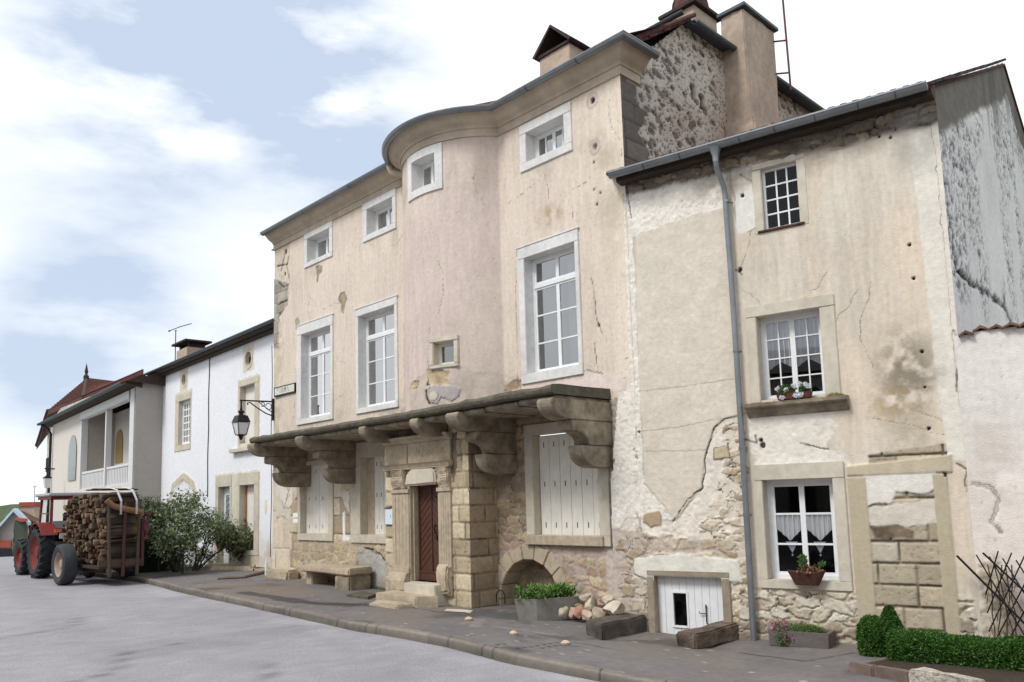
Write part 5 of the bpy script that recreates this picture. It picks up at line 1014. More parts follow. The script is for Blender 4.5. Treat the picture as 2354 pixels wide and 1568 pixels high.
for (xa, xb, yt, yb, d, nm) in ((160, 174, 1003, 1103, .0, 'arched_window'), (268, 281, 990, 1062, -1.48, 'arched_door')):
    p0 = bu(xa, yt, d); p1 = bu(xb, yb, d); b = MB(); w_ = (p1[0]-p0[0])/2; c_ = (p0[0]+p1[0])/2; pts = [(p0[0], p1[1]), (p1[0], p1[1]), (p1[0], p0[1]-w_)]+[(c_+w_*math.cos(t), p0[1]-w_+w_*math.sin(t)) for t in np.linspace(0, math.pi, 9)[1:-1]]+[(p0[0], p0[1]-w_)]
    b.fprism(B, pts, d-.02, d+.03); b.build(nm, mat(nm+'_paint', lin((120, 126, 126) if d == 0 else (150, 126, 84)), rough=.3, var=.1, bump=0), bh)
b = MB(); b.sprism(B, [(-.2, eZ-.02), (.42, eZ+.08), (.42, eZ+.16), (-.2, eZ+.5)], sE-1.0, .15); b.build('eave', MT['timber'], bh)
b = MB(); b.fbox(B, sL, sR, eZ-.32, eZ-.04, .02, .05)
for i in range(40): s = sL+(sR-sL)*i/40; b.fprism(B, [(s, eZ-.32), (s+.12, eZ-.44), (s+.24, eZ-.32)], .02, .05)
b.build('scalloped_valance', MT['bwhite'], bh)
b = MB(); b.sprism(B, halfround(.5, eZ+.15, .10), sE-1.1, .05); b.build('gutter', MT['zincdark'], bh, smooth=True)
b = MB(); q = sE+.2; b.tube([B.P(q-.9, eZ+.1, .45), B.P(q-.2, eZ-.25, .2), B.P(q, eZ-.5, .1), B.P(q, -.5, .1)], .07, 8); b.build('downpipe', MT['black'], bh, smooth=True)
b = MB(); b.add([B.P(sE-1, eZ+.16, .45), B.P(.3, eZ+.16, .45), B.P(.3, eZ+2.0, -5), B.P(sE-1, eZ+2.0, -5), B.P(.3, eZ-.2, -5), B.P(sE-1, eZ-.2, -5)], [[0, 1, 2, 3], [1, 4, 2], [0, 3, 5], [3, 2, 4, 5]]); b.build('roof', MT['tiledark'], bh)
# ================================================================== HIPPED HOUSE far left, cottage, hill
def at(x, y, Z):       # the point at distance Z (along the view) seen there
    r = ray(x, y); return CAM+r*(Z/r[1])
th = thing('hipped_house', 'tall old house with a red hipped tile roof and peeling white wall', 'house', at(112, 1290, 47))
MT['peel'] = mat('peeling_white_wall', lin((188, 182, 170)), var=.35, scale=1.6, bump=.4, bscale=6, detail=8, var2=.2, scale2=.8)
Aq, Bq, Ap, Rr = at(110, 945, 46), at(84, 1026, 49), at(198, 872, 52), at(300, 884, 60); Eq = at(192, 912, 43); Er = at(330, 850, 41)
b = MB(); lo = np.array([0, 0, .22]); V = [Aq, Bq, Ap, Rr, Eq, Er]
b.add(V+[v-lo for v in V], [[0, 4, 2], [4, 5, 3, 2], [0, 2, 1], [6, 8, 10], [10, 8, 9, 11], [6, 7, 8], [0, 6, 10, 4], [4, 10, 11, 5], [0, 1, 7, 6], [1, 2, 8, 7]]); b.build('roof', MT['tile'], th)
b = MB()
for i in range(16):
    t = (i+.5)/16; a1 = Eq*(1-t)+Ap*t; a2 = Er*(1-t)+Rr*t; b.tube([a1+np.array([0, 0, .03]), a2+np.array([0, 0, .03])], .05, 5)
    a0 = Aq*(1-t)+Ap*t; b.tube([a0+np.array([0, 0, .03]), a1+np.array([0, 0, .03])], .04, 5)
b.build('tile_courses', MT['tile'], th, smooth=True)
b = MB(); b.tube([Aq+lo*.2, Bq+lo*.2], .10, 6); b.tube([Eq, Ap], .10, 6); b.tube([Ap, Rr], .12, 6); b.lathe(Ap, [(.16, -.2), (.18, .2), (.07, .35), (.12, .5), (.0, 1.1)], n=8); b.build('ridge_cap', MT['tiledark'], th)
W0, W1_, W2_ = at(98, 1290, 48), at(128, 1290, 44), at(200, 1290, 42)
b = MB(); zt = Aq[2]-.1
def quadwall(b, p, q, z0, z1, z2=None, th_=.3):
    z2 = z1 if z2 is None else z2; dv = (q-p)[:2]; n = np.array([dv[1], -dv[0], 0])/np.linalg.norm(dv)*th_
    P0 = [np.array([p[0], p[1], z0]), np.array([q[0], q[1], z0]), np.array([q[0], q[1], z2]), np.array([p[0], p[1], z1])]
    b.add(P0+[v-n for v in P0], [[0, 1, 2, 3], [7, 6, 5, 4], [0, 4, 5, 1], [1, 5, 6, 2], [2, 6, 7, 3], [3, 7, 4, 0]])
quadwall(b, W0, W1_, -3, Bq[2]+1.2, zt); quadwall(b, W1_, W2_, -3, zt, Eq[2]-.1); b.build('wall', MT['peel'], th)
tf_ = Fac(W0[:2], math.degrees(math.atan2(W1_[1]-W0[1], W1_[0]-W0[0])))
for (x, y, w_, h_) in ((111, 1068, 9, 34), (106, 1150, 6, 10)):
    p0 = tf_.uv(x-w_/2, y+h_/2); p1 = tf_.uv(x+w_/2, y-h_/2); b = MB(); b.fbox(tf_, p0[0], p1[0], p0[1], p1[1], .0, .05); b.build('window', MT['dark'], th)
fl = thing('street_lamp', 'distant grey street lantern on the hipped house above the tractor cab', 'street lamp', at(108, 1128, 40))
b = MB(); q = at(108, 1110, 40); b.lathe(q, [(.02, .5), (.05, .38), (.22, .28), (.25, .23)], n=4); b.tube([q+np.array([0, 0, .5]), q+np.array([0, .0, .72])], .03, 6); b.tube([q+np.array([-.15, 0, .72]), q+np.array([.25, .2, .70])], .04, 6); b.build('lamp_head', MT['black'], fl); b = MB(); b.lathe(q, [(.22, .22), (.15, -.25), (0, -.26)], n=4); b.build('lantern_glass', MT['frost'], fl)
# cottage
ct = thing('cottage', 'low cream gabled cottage with a white verge and red band at the far left', 'house', at(30, 1290, 52))
D_ = 52; b = MB(); P_ = lambda x, y, z=D_: at(x, y, z)
b.add([P_(-60, 1330), P_(60, 1330), P_(60, 1205), P_(31, 1172), P_(-60, 1262)]+[P_(-60, 1330, 60), P_(66, 1330, 60), P_(66, 1205, 60), P_(40, 1172, 60), P_(-60, 1262, 60)], [[0, 1, 2, 3, 4], [1, 6, 7, 2], [9, 8, 7, 6, 5]]); b.build('wall', MT['bcream'], ct)
b = MB()
for (p, q) in (((-60, 1272), (31, 1168)), ((31, 1168), (62, 1200))):
    a0, a1 = P_(p[0], p[1], 51.2), P_(q[0], q[1], 51.2); k0, k1 = P_(p[0]+10, p[1], 60), P_(q[0]+10, q[1], 60); u_ = np.array([0, 0, .22])
    b.add([a0, a1, k1, k0, a0-u_, a1-u_, k1-u_, k0-u_], [[0, 1, 2, 3], [7, 6, 5, 4], [0, 4, 5, 1], [1, 5, 6, 2], [2, 6, 7, 3], [3, 7, 4, 0]])
b.build('roof', mat('pale_blue_roof_edge', lin((176, 196, 208)), rough=.5, var=.08, bump=.1), ct)
MT['redband'] = mat('red_lintel_paint', lin((160, 76, 62)), rough=.6, var=.1, bump=.2)
cf = Fac(at(-60, 1290, 51.6)[:2], 0.)
b = MB(); p0 = cf.uv(-60, 1260); p1 = cf.uv(28, 1242); b.fbox(cf, p0[0], p1[0], p0[1], p1[1], 0, .12); b.build('red_band', MT['redband'], ct)
b = MB(); p0 = cf.uv(-60, 1325); p1 = cf.uv(28, 1261); b.fbox(cf, p0[0], p1[0], p0[1], p1[1], 0, .06); b.build('garage_door', mat('dark_garage_door', lin((40, 42, 50)), var=.1, bump=0), ct)
b = MB(); MT['ivy'] = mat('dark_green_tarpaulin', lin((72, 78, 68)), var=.25, scale=2, bump=.4, bscale=6)
px = [(34, 1196), (60, 1198), (64, 1240), (58, 1302), (24, 1302), (28, 1262), (30, 1232)]
V = [P_(x, y, 49) for x, y in px]; V2 = [P_(x+3, y, 51) for x, y in px]; n = len(px); b.add(V+V2, [list(range(n))[::-1], list(range(n, 2*n))]+[[i, (i+1) % n, n+(i+1) % n, n+i] for i in range(n)]); b.build('porch_cover', MT['ivy'], ct, sub=2, rough=.12, smooth=True, label='dark grey green sheet hanging under the porch')
b = MB(); px = [(33, 1190), (62, 1192), (62, 1198), (48, 1200), (36, 1195)]; n = 5; V = [P_(x, y, 48.6) for x, y in px]; V2 = [P_(x+2, y, 51) for x, y in px]; b.add(V+V2, [list(range(n))[::-1], list(range(n, 2*n))]+[[i, (i+1) % n, n+(i+1) % n, n+i] for i in range(n)]); b.build('porch_awning', MT['redband'], ct)
rh = thing('red_roof_house', 'brown roofed house with a broad red capped chimney behind the cottage', 'house', at(75, 1240, 66))
b = MB(); b.add([P_(38, 1178, 60), P_(92, 1206, 60), P_(92, 1172, 72), P_(52, 1160, 72), P_(92, 1240, 60), P_(38, 1200, 60)], [[0, 1, 2, 3], [0, 5, 4, 1]]); rf2 = b.build('roof', MT['tile'], rh)
b = MB(); c_ = P_(72, 1178, 64); b.box(c_, (1.15, 1.0, 1.1)); cc_ = b.build('chimney', MT['chim'], rf2); b = MB(); b.box(c_+np.array([0, 0, .66]), (1.3, 1.2, .34)); b.build('chimney_cap', MT['redband'], cc_)
b = MB(); b.add([P_(52, 1230, 61), P_(92, 1230, 61), P_(92, 1320, 61), P_(52, 1320, 61), P_(52, 1190, 61), P_(92, 1200, 61)], [[0, 1, 2, 3], [4, 5, 1, 0]]); b.build('wall', MT['peel'], rh)
m_ = thing('tv_antenna', 'very thin distant mast against the sky left of the hipped house', 'antenna', at(79, 1160, 70)); b = MB(); b.tube([at(79, 1165, 70), at(80, 1118, 70)], .03, 5); b.tube([at(76, 1119, 70), at(84, 1118, 70)], .03, 5); b.build('mast', MT['zincdark'], m_)
# ================================================================== GROUND
MT['road'] = mat('worn_asphalt_road', lin((146, 146, 153)), rough=.75, var=.10, scale=2.2, bump=.5, bscale=70, bdist=.006, var2=.10, scale2=.35, detail=8, spec=.35)
MT['pave'] = mat('dark_asphalt_pavement', attr=True, var=.14, scale=9, bump=.6, bscale=60, bdist=.008)
MT['kerb'] = mat('kerb_stone', attr=True, var=.16, scale=10, bump=.5, bscale=45, bdist=.008)
MT['grass'] = mat('rough_grass', lin((70, 96, 44)), var=.4, scale=3, bump=.5, bscale=12)
KP = [onground(*q)[:2] for q in ((300, 1325), (350, 1333), (400, 1346), (480, 1362), (560, 1378), (666, 1400), (731, 1413), (806, 1430), (891, 1442), (1029, 1466), (1161, 1500), (1299, 1527), (1449, 1556), (1600, 1585), (1900, 1650))]
KP = [np.array([-19.5, 32.5]), np.array([-14.2, 26.4])]+KP+[np.array([4.5, 5.0]), np.array([9, 3.0])]
def resample(P, n):
    P = np.array(P); L_ = np.r_[0, np.cumsum(np.linalg.norm(np.diff(P, axis=0), axis=1))]; t = np.linspace(0, L_[-1], n); return np.stack([np.interp(t, L_, P[:, 0]), np.interp(t, L_, P[:, 1])], 1), t
KR, kt = resample(KP, 420)
for _ in range(6): KR[1:-1] = (KR[:-2]+KR[2:]+KR[1:-1]*2)/4
def roadz(x, y): return np.interp(x, [-30, -16, -6.84, -.3, 2.1, 3.0, 4.2, 6, 12], [-.14, -.12, -.14, -.28, -.43, -.48, -.47, -.42, -.4])
def crest(x, y):
    f = -x*.55+y*.84; return -.0022*np.clip(f-33.5, 0, 400)**1.7
# base ground
xs = np.r_[np.linspace(-900, -60, 20), np.linspace(-50, 40, 46), np.linspace(60, 900, 20)]; ys = np.r_[np.linspace(-300, -20, 8), np.linspace(-15, 80, 60), np.linspace(95, 1500, 30)]
X, Y = np.meshgrid(xs, ys); Z = roadz(X, Y)-.35+np.maximum(crest(X, Y), -9)
ix = np.arange(X.size).reshape(X.shape); Q = np.stack([ix[:-1, :-1], ix[:-1, 1:], ix[1:, 1:], ix[1:, :-1]], -1).reshape(-1, 4)
o = bpy.data.objects.new('ground', rawmesh('ground', np.stack([X, Y, Z], -1).reshape(-1, 3), Q, MT['grass'], smooth=True)); link(o); tag(o, kind='structure')
# road
xs = np.linspace(-45, 14, 300); ys = np.linspace(-12, 52, 320); X, Y = np.meshgrid(xs, ys)
Z = roadz(X, Y)+crest(X, Y)+.018*(fbm(X*.7, Y*.7, 3)-.5)+.004*(fbm(X*5, Y*5, 4)-.5)
ix = np.arange(X.size).reshape(X.shape); Q = np.stack([ix[:-1, :-1], ix[:-1, 1:], ix[1:, 1:], ix[1:, :-1]], -1).reshape(-1, 4)
base = lin((148, 146, 150)); f = fbm(X*.35+Y*.2, Y*.5, 8, 5); f2 = fbm(X*1.4, Y*1.4, 9, 5); Cc = base[None, None]*(1+.11*(f-.5)*2+.06*(f2-.5)*2)[..., None]
kd = ldist(X, Y, [tuple(k) for k in KR[::6]]); gl = (1-sstep(.1, .55, np.abs(kd-.15)))*.16; Cc = Cc*(1+gl*sstep(.3, .6, f2))[..., None]
pk = sstep(.58, .72, fbm(X*.25, Y*.6, 12)); Cc = Cc*(1-pk[..., None]*.0)+lin((170, 160, 166))[None, None]*0; Cc[..., 0] *= 1+.03*pk; 
gr_ = (fbm(X*9, Y*9, 14)-.5)*.22+(fbm(X*26, Y*26, 15, 2)-.5)*.16; Cc = Cc*(1+gr_)[..., None]
tl_ = ldist(X, Y, [(-.8, 4), (-4.5, 10), (-12, 20), (-20, 31)]); Cc = Cc*(1-.07*(1-sstep(.2, .6, tl_)))[..., None]; tl_ = ldist(X, Y, [(-2.6, 3), (-6.3, 9), (-14, 19), (-22, 30)]); Cc = Cc*(1-.06*(1-sstep(.2, .6, tl_)))[..., None]
for pts in ([(-1.6, 6.4), (-2.2, 7.5), (-2.0, 8.6), (-2.9, 9.8), (-3.4, 11)], [(-6, 9.5), (-5.2, 10.6), (-5.8, 12), (-5.0, 13.2)], [(-1.0, 7.8), (-.2, 7.4), (.6, 7.6)], [(-9, 13), (-8, 14.6), (-8.6, 16)], [(-3.2, 6.8), (-4.4, 7.4), (-5.6, 7.2), (-7, 7.9)]):
    d = ldist(X+.25*(fbm(X*2, Y*2, 45)-.5), Y+.25*(fbm(X*2, Y*2, 46)-.5), pts); Cc = Cc*(1-.45*(1-sstep(.01, .07, d)))[..., None]
rp = pdist(X+.1*(fbm(X*2, Y*2, 47)-.5), Y, [(-5.5, 11.5), (-3.2, 13.6), (-4.0, 14.6), (-6.4, 12.6)]); Cc = Cc*(1-.10*(1-sstep(-.03, .03, rp)))[..., None]
rp = pdist(X+.1*(fbm(X*2, Y*2, 48)-.5), Y, [(-.9, 8.6), (.9, 7.0), (.4, 6.3), (-1.5, 7.8)]); Cc = Cc*(1+.10*(1-sstep(-.03, .03, rp)))[..., None]
MT['road'] = mat('worn_asphalt', attr=True, rough=.8, var=.32, scale=40, bump=.5, bscale=90, bdist=.005, detail=8, var2=.06, scale2=1.3)
o = bpy.data.objects.new('road', rawmesh('road', np.stack([X, Y, Z], -1).reshape(-1, 3), Q, MT['road'], smooth=True, colr=Cc.reshape(-1, 3))); link(o); tag(o, kind='structure')
# pavement between the kerb and the houses
WP = [B_.P(-14, 0, 1)[:2], B_.P(0, 0, 1)[:2], A_.P(-11, 0, -.3)[:2], A_.P(-5, 0, -.3)[:2], M_.P(-.1, 0, -.3)[:2], M_.P(6, 0, -.5)[:2], M_.P(12.8, 0, -.5)[:2], G_.P(2.5, 0, -.5)[:2], G_.P(4.9, 0, -.5)[:2], G_.P(9.5, 0, -.5)[:2]]
n = 620; A1, _ = resample(KR, n)
WR = []
Wd, _t = resample(WP, 800)
for i in range(n):       # nearest wall point with order kept
    d = np.linalg.norm(Wd-A1[i], axis=1); WR.append(Wd[max(int(d.argmin()), 0)])
WR = np.array(WR)
tt = np.linspace(0, 799, n).astype(int); WR = .75*WR+.25*Wd[tt]
for _ in range(30): WR[1:-1] = (WR[:-2]+WR[2:]+WR[1:-1]*2)/4
m_n = 190; T = np.linspace(0, 1, m_n)
dr_ = WR-A1; ln = np.linalg.norm(dr_, axis=1)[:, None]; In = A1+dr_/ln*.15
X = In[:, None, 0]*(1-T)+WR[:, None, 0]*T; Y = In[:, None, 1]*(1-T)+WR[:, None, 1]*T
PZ = lambda x: np.interp(x, [-30, -16, -6.84, -.3, 2.1, 2.9, 3.7, 5.5, 12], [-.0, .0, 0, -.14, -.31, -.38, -.30, -.25, -.2])
Z = PZ(X)+np.maximum(crest(X, Y), -3)+.02*(fbm(X*.9, Y*.9, 33)-.5)+.008*(fbm(X*4, Y*4, 34)-.5)
Cc = lin((112, 108, 107))[None, None]*(1+.22*(fbm(X*.9, Y*.9, 35, 5)-.5)*2+.12*(fbm(X*6, Y*6, 36)-.5)*2)[..., None]
b1 = sstep(.52, .66, fbm(X*.5+3, Y*.5, 37, 5))[..., None]; Cc = Cc*(1-b1*.6)+lin((122, 112, 104))[None, None]*b1*.6
b2 = sstep(.6, .7, fbm(X*.8+9, Y*.8, 38, 5))[..., None]; Cc = Cc*(1-b2*.55)+lin((64, 58, 56))[None, None]*b2*.55
f1, f2_, i_ = worley(X/.22, Y/.22, 39, 1.); sp = ((i_ < .16)*(1-sstep(.06, .13, f1)))[..., None]; Cc = Cc*(1-sp*.8)+lin((190, 186, 180))[None, None]*sp*.8
def gpath(pts): return [tuple(onground(*q)[:2]) for q in pts]
for pts, wd, cc_, am in (([(1060, 1432), (1100, 1425), (1085, 1440)], .12, (150, 134, 126), .5), ([(1130, 1440), (1250, 1455), (1290, 1462)], .05, (150, 138, 130), .5), ([(1150, 1416), (1090, 1408), (1050, 1412)], .3, (84, 84, 86), .7),
                         ([(480, 1345), (620, 1350), (700, 1362)], .5, (128, 114, 102), .6), ([(560, 1362), (700, 1385), (900, 1392)], .25, (64, 58, 54), .8)):
    d = ldist(X+.25*(fbm(X*3, Y*3, 41)-.5), Y+.25*(fbm(X*3, Y*3, 42)-.5), gpath(pts)); m = ((1-sstep(wd*.6, wd, d))*am)[..., None]; Cc = Cc*(1-m)+lin(cc_)[None, None]*m
for pts in ([(1060, 1500), (1100, 1488), (1160, 1480)], [(1180, 1492), (1300, 1475), (1400, 1490)], [(880, 1385), (1000, 1405), (1080, 1408)], [(700, 1385), (800, 1390), (900, 1378)], [(1240, 1490), (1290, 1483), (1330, 1486)], [(1700, 1500), (1850, 1520), (1960, 1500)]):
    d = ldist(X+.12*(fbm(X*3, Y*3, 43)-.5), Y+.12*(fbm(X*3, Y*3, 44)-.5), gpath(pts)); m = (1-sstep(.008, .03, d))*.75; Cc = Cc*(1-m[..., None]); Z -= .012*m
ix = np.arange(X.size).reshape(X.shape); Q = np.stack([ix[:-1, :-1], ix[1:, :-1], ix[1:, 1:], ix[:-1, 1:]], -1).reshape(-1, 4)
o = bpy.data.objects.new('pavement', rawmesh('pavement', np.stack([X, Y, Z], -1).reshape(-1, 3), Q, MT['pave'], smooth=True, colr=Cc.reshape(-1, 3))); link(o); tag(o, kind='structure')
# kerb: long stones with joints
out = A1-dr_/ln*.0; pr = [(0.02, -.30), (0.0, -.02), (.02, -.004), (.06, .0), (.15, .002), (.165, -.03)]
V = []; Cv = []; L_ = np.r_[0, np.cumsum(np.linalg.norm(np.diff(A1, axis=0), axis=1))]
# denser sampling
nn = 1500; tq = np.linspace(0, L_[-1], nn); KX = np.interp(tq, L_, A1[:, 0]); KY = np.interp(tq, L_, A1[:, 1]); DX = np.interp(tq, L_, (dr_/ln)[:, 0]); DY = np.interp(tq, L_, (dr_/ln)[:, 1])
prf = [(-.015, -.40), (-.01, -.10), (.0, -.035), (.018, -.01), (.05, .0), (.10, .002), (.16, .0)]
jt = tq/.98+.15*np.sin(np.floor(tq/.98)*2.1); jd = np.abs(jt-np.round(jt))*.98; jm = 1-sstep(.006, .022, jd); st_id = np.round(jt).astype(np.int64)
tone = .85+.3*hx(np.floor(jt+.5).astype(np.int64)+0, st_id*0, 3)
for k, (a, z) in enumerate(prf):
    rg = .012*(vn(tq*7, np.full(nn, k*1.7), 5)-.5)+.006*(vn(tq*25, np.full(nn, k*1.7), 6)-.5)
    V.append(np.stack([KX+DX*(a+rg+.02*jm), KY+DY*(a+rg+.02*jm), PZ(KX)+np.maximum(crest(KX, KY), -3)+z+rg*.6-.015*jm], -1))
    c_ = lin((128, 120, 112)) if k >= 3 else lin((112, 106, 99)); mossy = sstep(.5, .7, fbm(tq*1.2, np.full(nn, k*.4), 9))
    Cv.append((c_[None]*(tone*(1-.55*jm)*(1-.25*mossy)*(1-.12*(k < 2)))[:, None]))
V = np.stack(V, 1); Cv = np.stack(Cv, 1); kk = len(prf); ix = np.arange(nn*kk).reshape(nn, kk); Q = np.stack([ix[:-1, :-1], ix[1:, :-1], ix[1:, 1:], ix[:-1, 1:]], -1).reshape(-1, 4)
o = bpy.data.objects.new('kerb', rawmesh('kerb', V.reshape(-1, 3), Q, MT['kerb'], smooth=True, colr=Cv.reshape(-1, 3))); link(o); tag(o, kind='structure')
# the row across the street, behind the camera (it shades and is mirrored in the panes)
op = thing('opposite_house', 'plain grey house row across the street behind the viewer', 'house', (-8, -4, -.4)); P0 = [(-24, 22), (-10, 2), (-4.5, -4), (3, -8.5), (13, -11)]
b = MB(); n = len(P0); bk = [(x-5, y-6) for x, y in P0]
b.add([np.array([x, y, -1]) for x, y in P0]+[np.array([x, y, 6.2]) for x, y in P0]+[np.array([x, y, 8.4]) for x, y in bk]+[np.array([x, y, -1]) for x, y in bk], [[i, i+1, n+i+1, n+i] for i in range(n-1)]+[[3*n+i, 3*n+i+1, 2*n+i+1, 2*n+i] for i in range(n-1)]+[[0, n, 2*n, 3*n], [n-1, 2*n-1, 3*n-1, 4*n-1]]); b.build('wall', MT['bgrey'], op)
b = MB(); b.add([np.array([x+.3, y+.3, 6.2]) for x, y in P0]+[np.array([x, y, 8.45]) for x, y in bk], [[i, i+1, n+i+1, n+i] for i in range(n-1)]); b.build('roof', MT['tiledark'], op)
for i in range(n-1):
    a_, c_ = np.array(P0[i]), np.array(P0[i+1]); f_ = Fac(c_, math.degrees(math.atan2(*(a_-c_)[::-1]))); W_ = np.linalg.norm(a_-c_)
    for k in range(int(W_//2.6)):
        for z0_ in (.9, 3.7): s_ = 1.3+k*2.6; b = MB(); b.fbox(f_, s_-.45, s_+.45, z0_, z0_+1.4, .0, .03); b.fbox(f_, s_-.45, s_+.45, z0_, z0_+1.4, -.03, .0); b.build('window', MT['black'], op)
# hills
MT['hill'] = mat('wooded_hill', lin((70, 86, 52)), var=.45, scale=.12, bump=1., bscale=.4, bdist=3., var2=.3, scale2=.03)
xs = np.linspace(-520, -120, 120); ys = np.linspace(330, 560, 60); X, Y = np.meshgrid(xs, ys)
r_h = np.sin(np.clip((Y-330)/230, 0, 1)*math.pi)**.8; prof = np.interp(X/Y*1830+1176, [-900, 0, 20, 60, 75, 200, 300], [0, 0, 0, 0, 0, 0, 0])
hh = 9+np.interp(X, [-520, -300, -250, -200, -120], [12, 3, 5, 8, 8])
Z = -6+hh*r_h+2.2*(fbm(X*.06, Y*.06, 3)-.5)*r_h+1.2*(fbm(X*.3, Y*.3, 4)-.5)*r_h
ix = np.arange(X.size).reshape(X.shape); Q = np.stack([ix[:-1, :-1], ix[:-1, 1:], ix[1:, 1:], ix[1:, :-1]], -1).reshape(-1, 4)
o = bpy.data.objects.new('hills', rawmesh('hills', np.stack([X, Y, Z], -1).reshape(-1, 3), Q, MT['hill'], smooth=True)); link(o); tag(o, kind='structure')
# ================================================================== PLANTS
def leafmat(name):
    m = bpy.data.materials.new(name); m.use_nodes = True; t = m.node_tree; b = t.nodes['Principled BSDF']; at_ = t.nodes.new('ShaderNodeAttribute'); at_.attribute_name = 'Col'
    t.links.new(at_.outputs['Color'], b.inputs['Base Color']); b.inputs['Roughness'].default_value = .6; b.inputs['Specular IOR Level'].default_value = .25
    tr = t.nodes.new('ShaderNodeBsdfTranslucent'); t.links.new(at_.outputs['Color'], tr.inputs[0]); mx = t.nodes.new('ShaderNodeMixShader'); mx.inputs[0].default_value = .3
    t.links.new(b.outputs[0], mx.inputs[1]); t.links.new(tr.outputs[0], mx.inputs[2]); t.links.new(mx.outputs[0], t.nodes['Material Output'].inputs[0]); return m
MT['leaf'] = leafmat('leaf'); MT['petal'] = leafmat('petal')
MT['bark'] = mat('shrub_bark', lin((72, 60, 50)), var=.3, scale=20, bump=.4); MT['soil'] = mat('dark_soil', lin((62, 52, 44)), var=.4, scale=20, bump=.8)
rng = np.random.default_rng(11)
def leaves(name, P, size, cols, parent=None, asp=.5, up=0., m='leaf', **kw):
    n = len(P); P = np.asarray(P); d = rng.normal(size=(n, 3)); d[:, 2] += up; d /= np.linalg.norm(d, axis=1)[:, None]
    q = rng.normal(size=(n, 3)); q -= (q*d).sum(1)[:, None]*d; q /= np.linalg.norm(q, axis=1)[:, None]
    s = (np.asarray(size)*(.6+.8*rng.random(n)))[:, None]; V = np.stack([P, P+d*s*.5+q*s*asp*.5, P+d*s, P+d*s*.5-q*s*asp*.5], 1).reshape(-1, 3)
    Q = np.arange(4*n).reshape(n, 4); cc = np.array([lin(c) for c in cols]); c = cc[rng.integers(0, len(cols), n)]*(.65+.7*rng.random(n))[:, None]
    C = np.repeat(c, 4, 0); me = rawmesh(name, V, Q, MT[m], colr=C); o = bpy.data.objects.new(name, me)
    if parent is None:
        loc = recenter(me, V); col.objects.link(o); o.location = loc
    else: link(o, parent)
    return tag(o, **kw)
def blob(c, r, n, shell=.55):
    d = rng.normal(size=(n, 3)); d /= np.linalg.norm(d, axis=1)[:, None]; q = (shell+(1-shell)*rng.random(n))[:, None]; return np.asarray(c)+d*q*np.asarray(r)
GR = [(70, 92, 48), (88, 110, 60), (54, 76, 40), (104, 124, 76)]
BOX = [(48, 84, 30), (66, 106, 40), (84, 124, 50), (40, 70, 28), (58, 96, 38), (98, 130, 64)]
# ---- box hedge, ball and cone
gz = pavz(4.3)
def hedge_pts(fun, n): return np.array([fun() for _ in range(n)])
h0 = onground(2040, 1524)[:2]; h1 = onground(2420, 1552)[:2]; hd = (h1-h0)/np.linalg.norm(h1-h0); hn = np.array([-hd[1], hd[0]]); hl = 2.4
def hpt():
    t = rng.random()*hl; hw, hh = .26, .34+.02*math.sin(t*5)
    a = rng.random()
    if a < .45: x, z = -hw+.02*rng.normal(), rng.random()*hh
    elif a < .85: x, z = (rng.random()*2-1)*hw, hh+.012*rng.normal()
    else: x, z = hw, rng.random()*hh
    rd = .10
    if z > hh-rd and abs(x) > hw-rd: ang_ = math.atan2(z-(hh-rd), abs(x)-(hw-rd)); x = math.copysign(hw-rd+rd*math.cos(ang_), x); z = hh-rd+rd*math.sin(ang_)
    q = h0+hd*t+hn*(x+.27); bump_ = .02*math.sin(q[0]*9)*math.cos(q[1]*11); return np.array([q[0]+rng.normal()*.012, q[1]+rng.normal()*.012, gz+z+bump_+rng.normal()*.010])
hg = thing('box_hedge', 'low clipped dark green box hedge along the stone kerb', 'hedge', (h0[0]+hd[0], h0[1]+hd[1], gz))
_q = hedge_pts(hpt, 53500); _s = np.full(len(_q), .024); _s[rng.random(len(_q)) < .02] = .048; leaves('foliage', _q, _s, BOX, hg, asp=.6, up=.35)
b = MB(); Rm = np.array([[hd[0], hn[0], 0], [hd[1], hn[1], 0], [0, 0, 1.]]); cc0 = h0+hd*hl/2+hn*.27; b.box((cc0[0], cc0[1], gz+.13), (hl-.06, .44, .34), Rm); MT['core'] = mat('dense_twig_core', lin((30, 46, 22)), var=.4, scale=30, bump=.5); b.build('twig_core', MT['core'], hg)
def topi(name, c, fun, n, label, cr):
    t = thing(name, label, 'shrub', c, group=None); leaves('foliage', np.array([fun() for _ in range(n)])+np.asarray(c), .023, BOX, t, asp=.65, up=.25)
    b = MB(); b.lathe(c, cr, n=14); b.build('twig_core', MT['core'], t, smooth=True)
c = onground(2016, 1512)
def ball():
    z = rng.random()**.8*.50; r = .19*math.sqrt(max(0., 1-max(0, (z-.24)/.27)**2)) if z > .24 else .19*(.9+.1*z/.24); a = rng.random()*2*math.pi; r += rng.normal()*.008; return np.array([r*math.cos(a), r*math.sin(a), z+rng.normal()*.008])
topi('topiary_ball', (c[0]+.06, c[1]+.22, gz), ball, 13000, 'rounded clipped box bush at the left end of the hedge', [(.16, .0), (.17, .25), (.12, .40), (0, .46)])
c = onground(2082, 1512)
def cone():
    z = rng.random()**1.2*.62; r = .25*(1-z/.64)**.72; a = rng.random()*2*math.pi; return np.array([(r+rng.normal()*.008)*math.cos(a), (r+rng.normal()*.008)*math.sin(a), z])
topi('topiary_cone', (c[0]+.02, c[1]+.42, gz+.0), cone, 12000, 'pointed clipped box cone standing behind the hedge', [(.22, .0), (.15, .3), (.06, .5), (0, .58)])
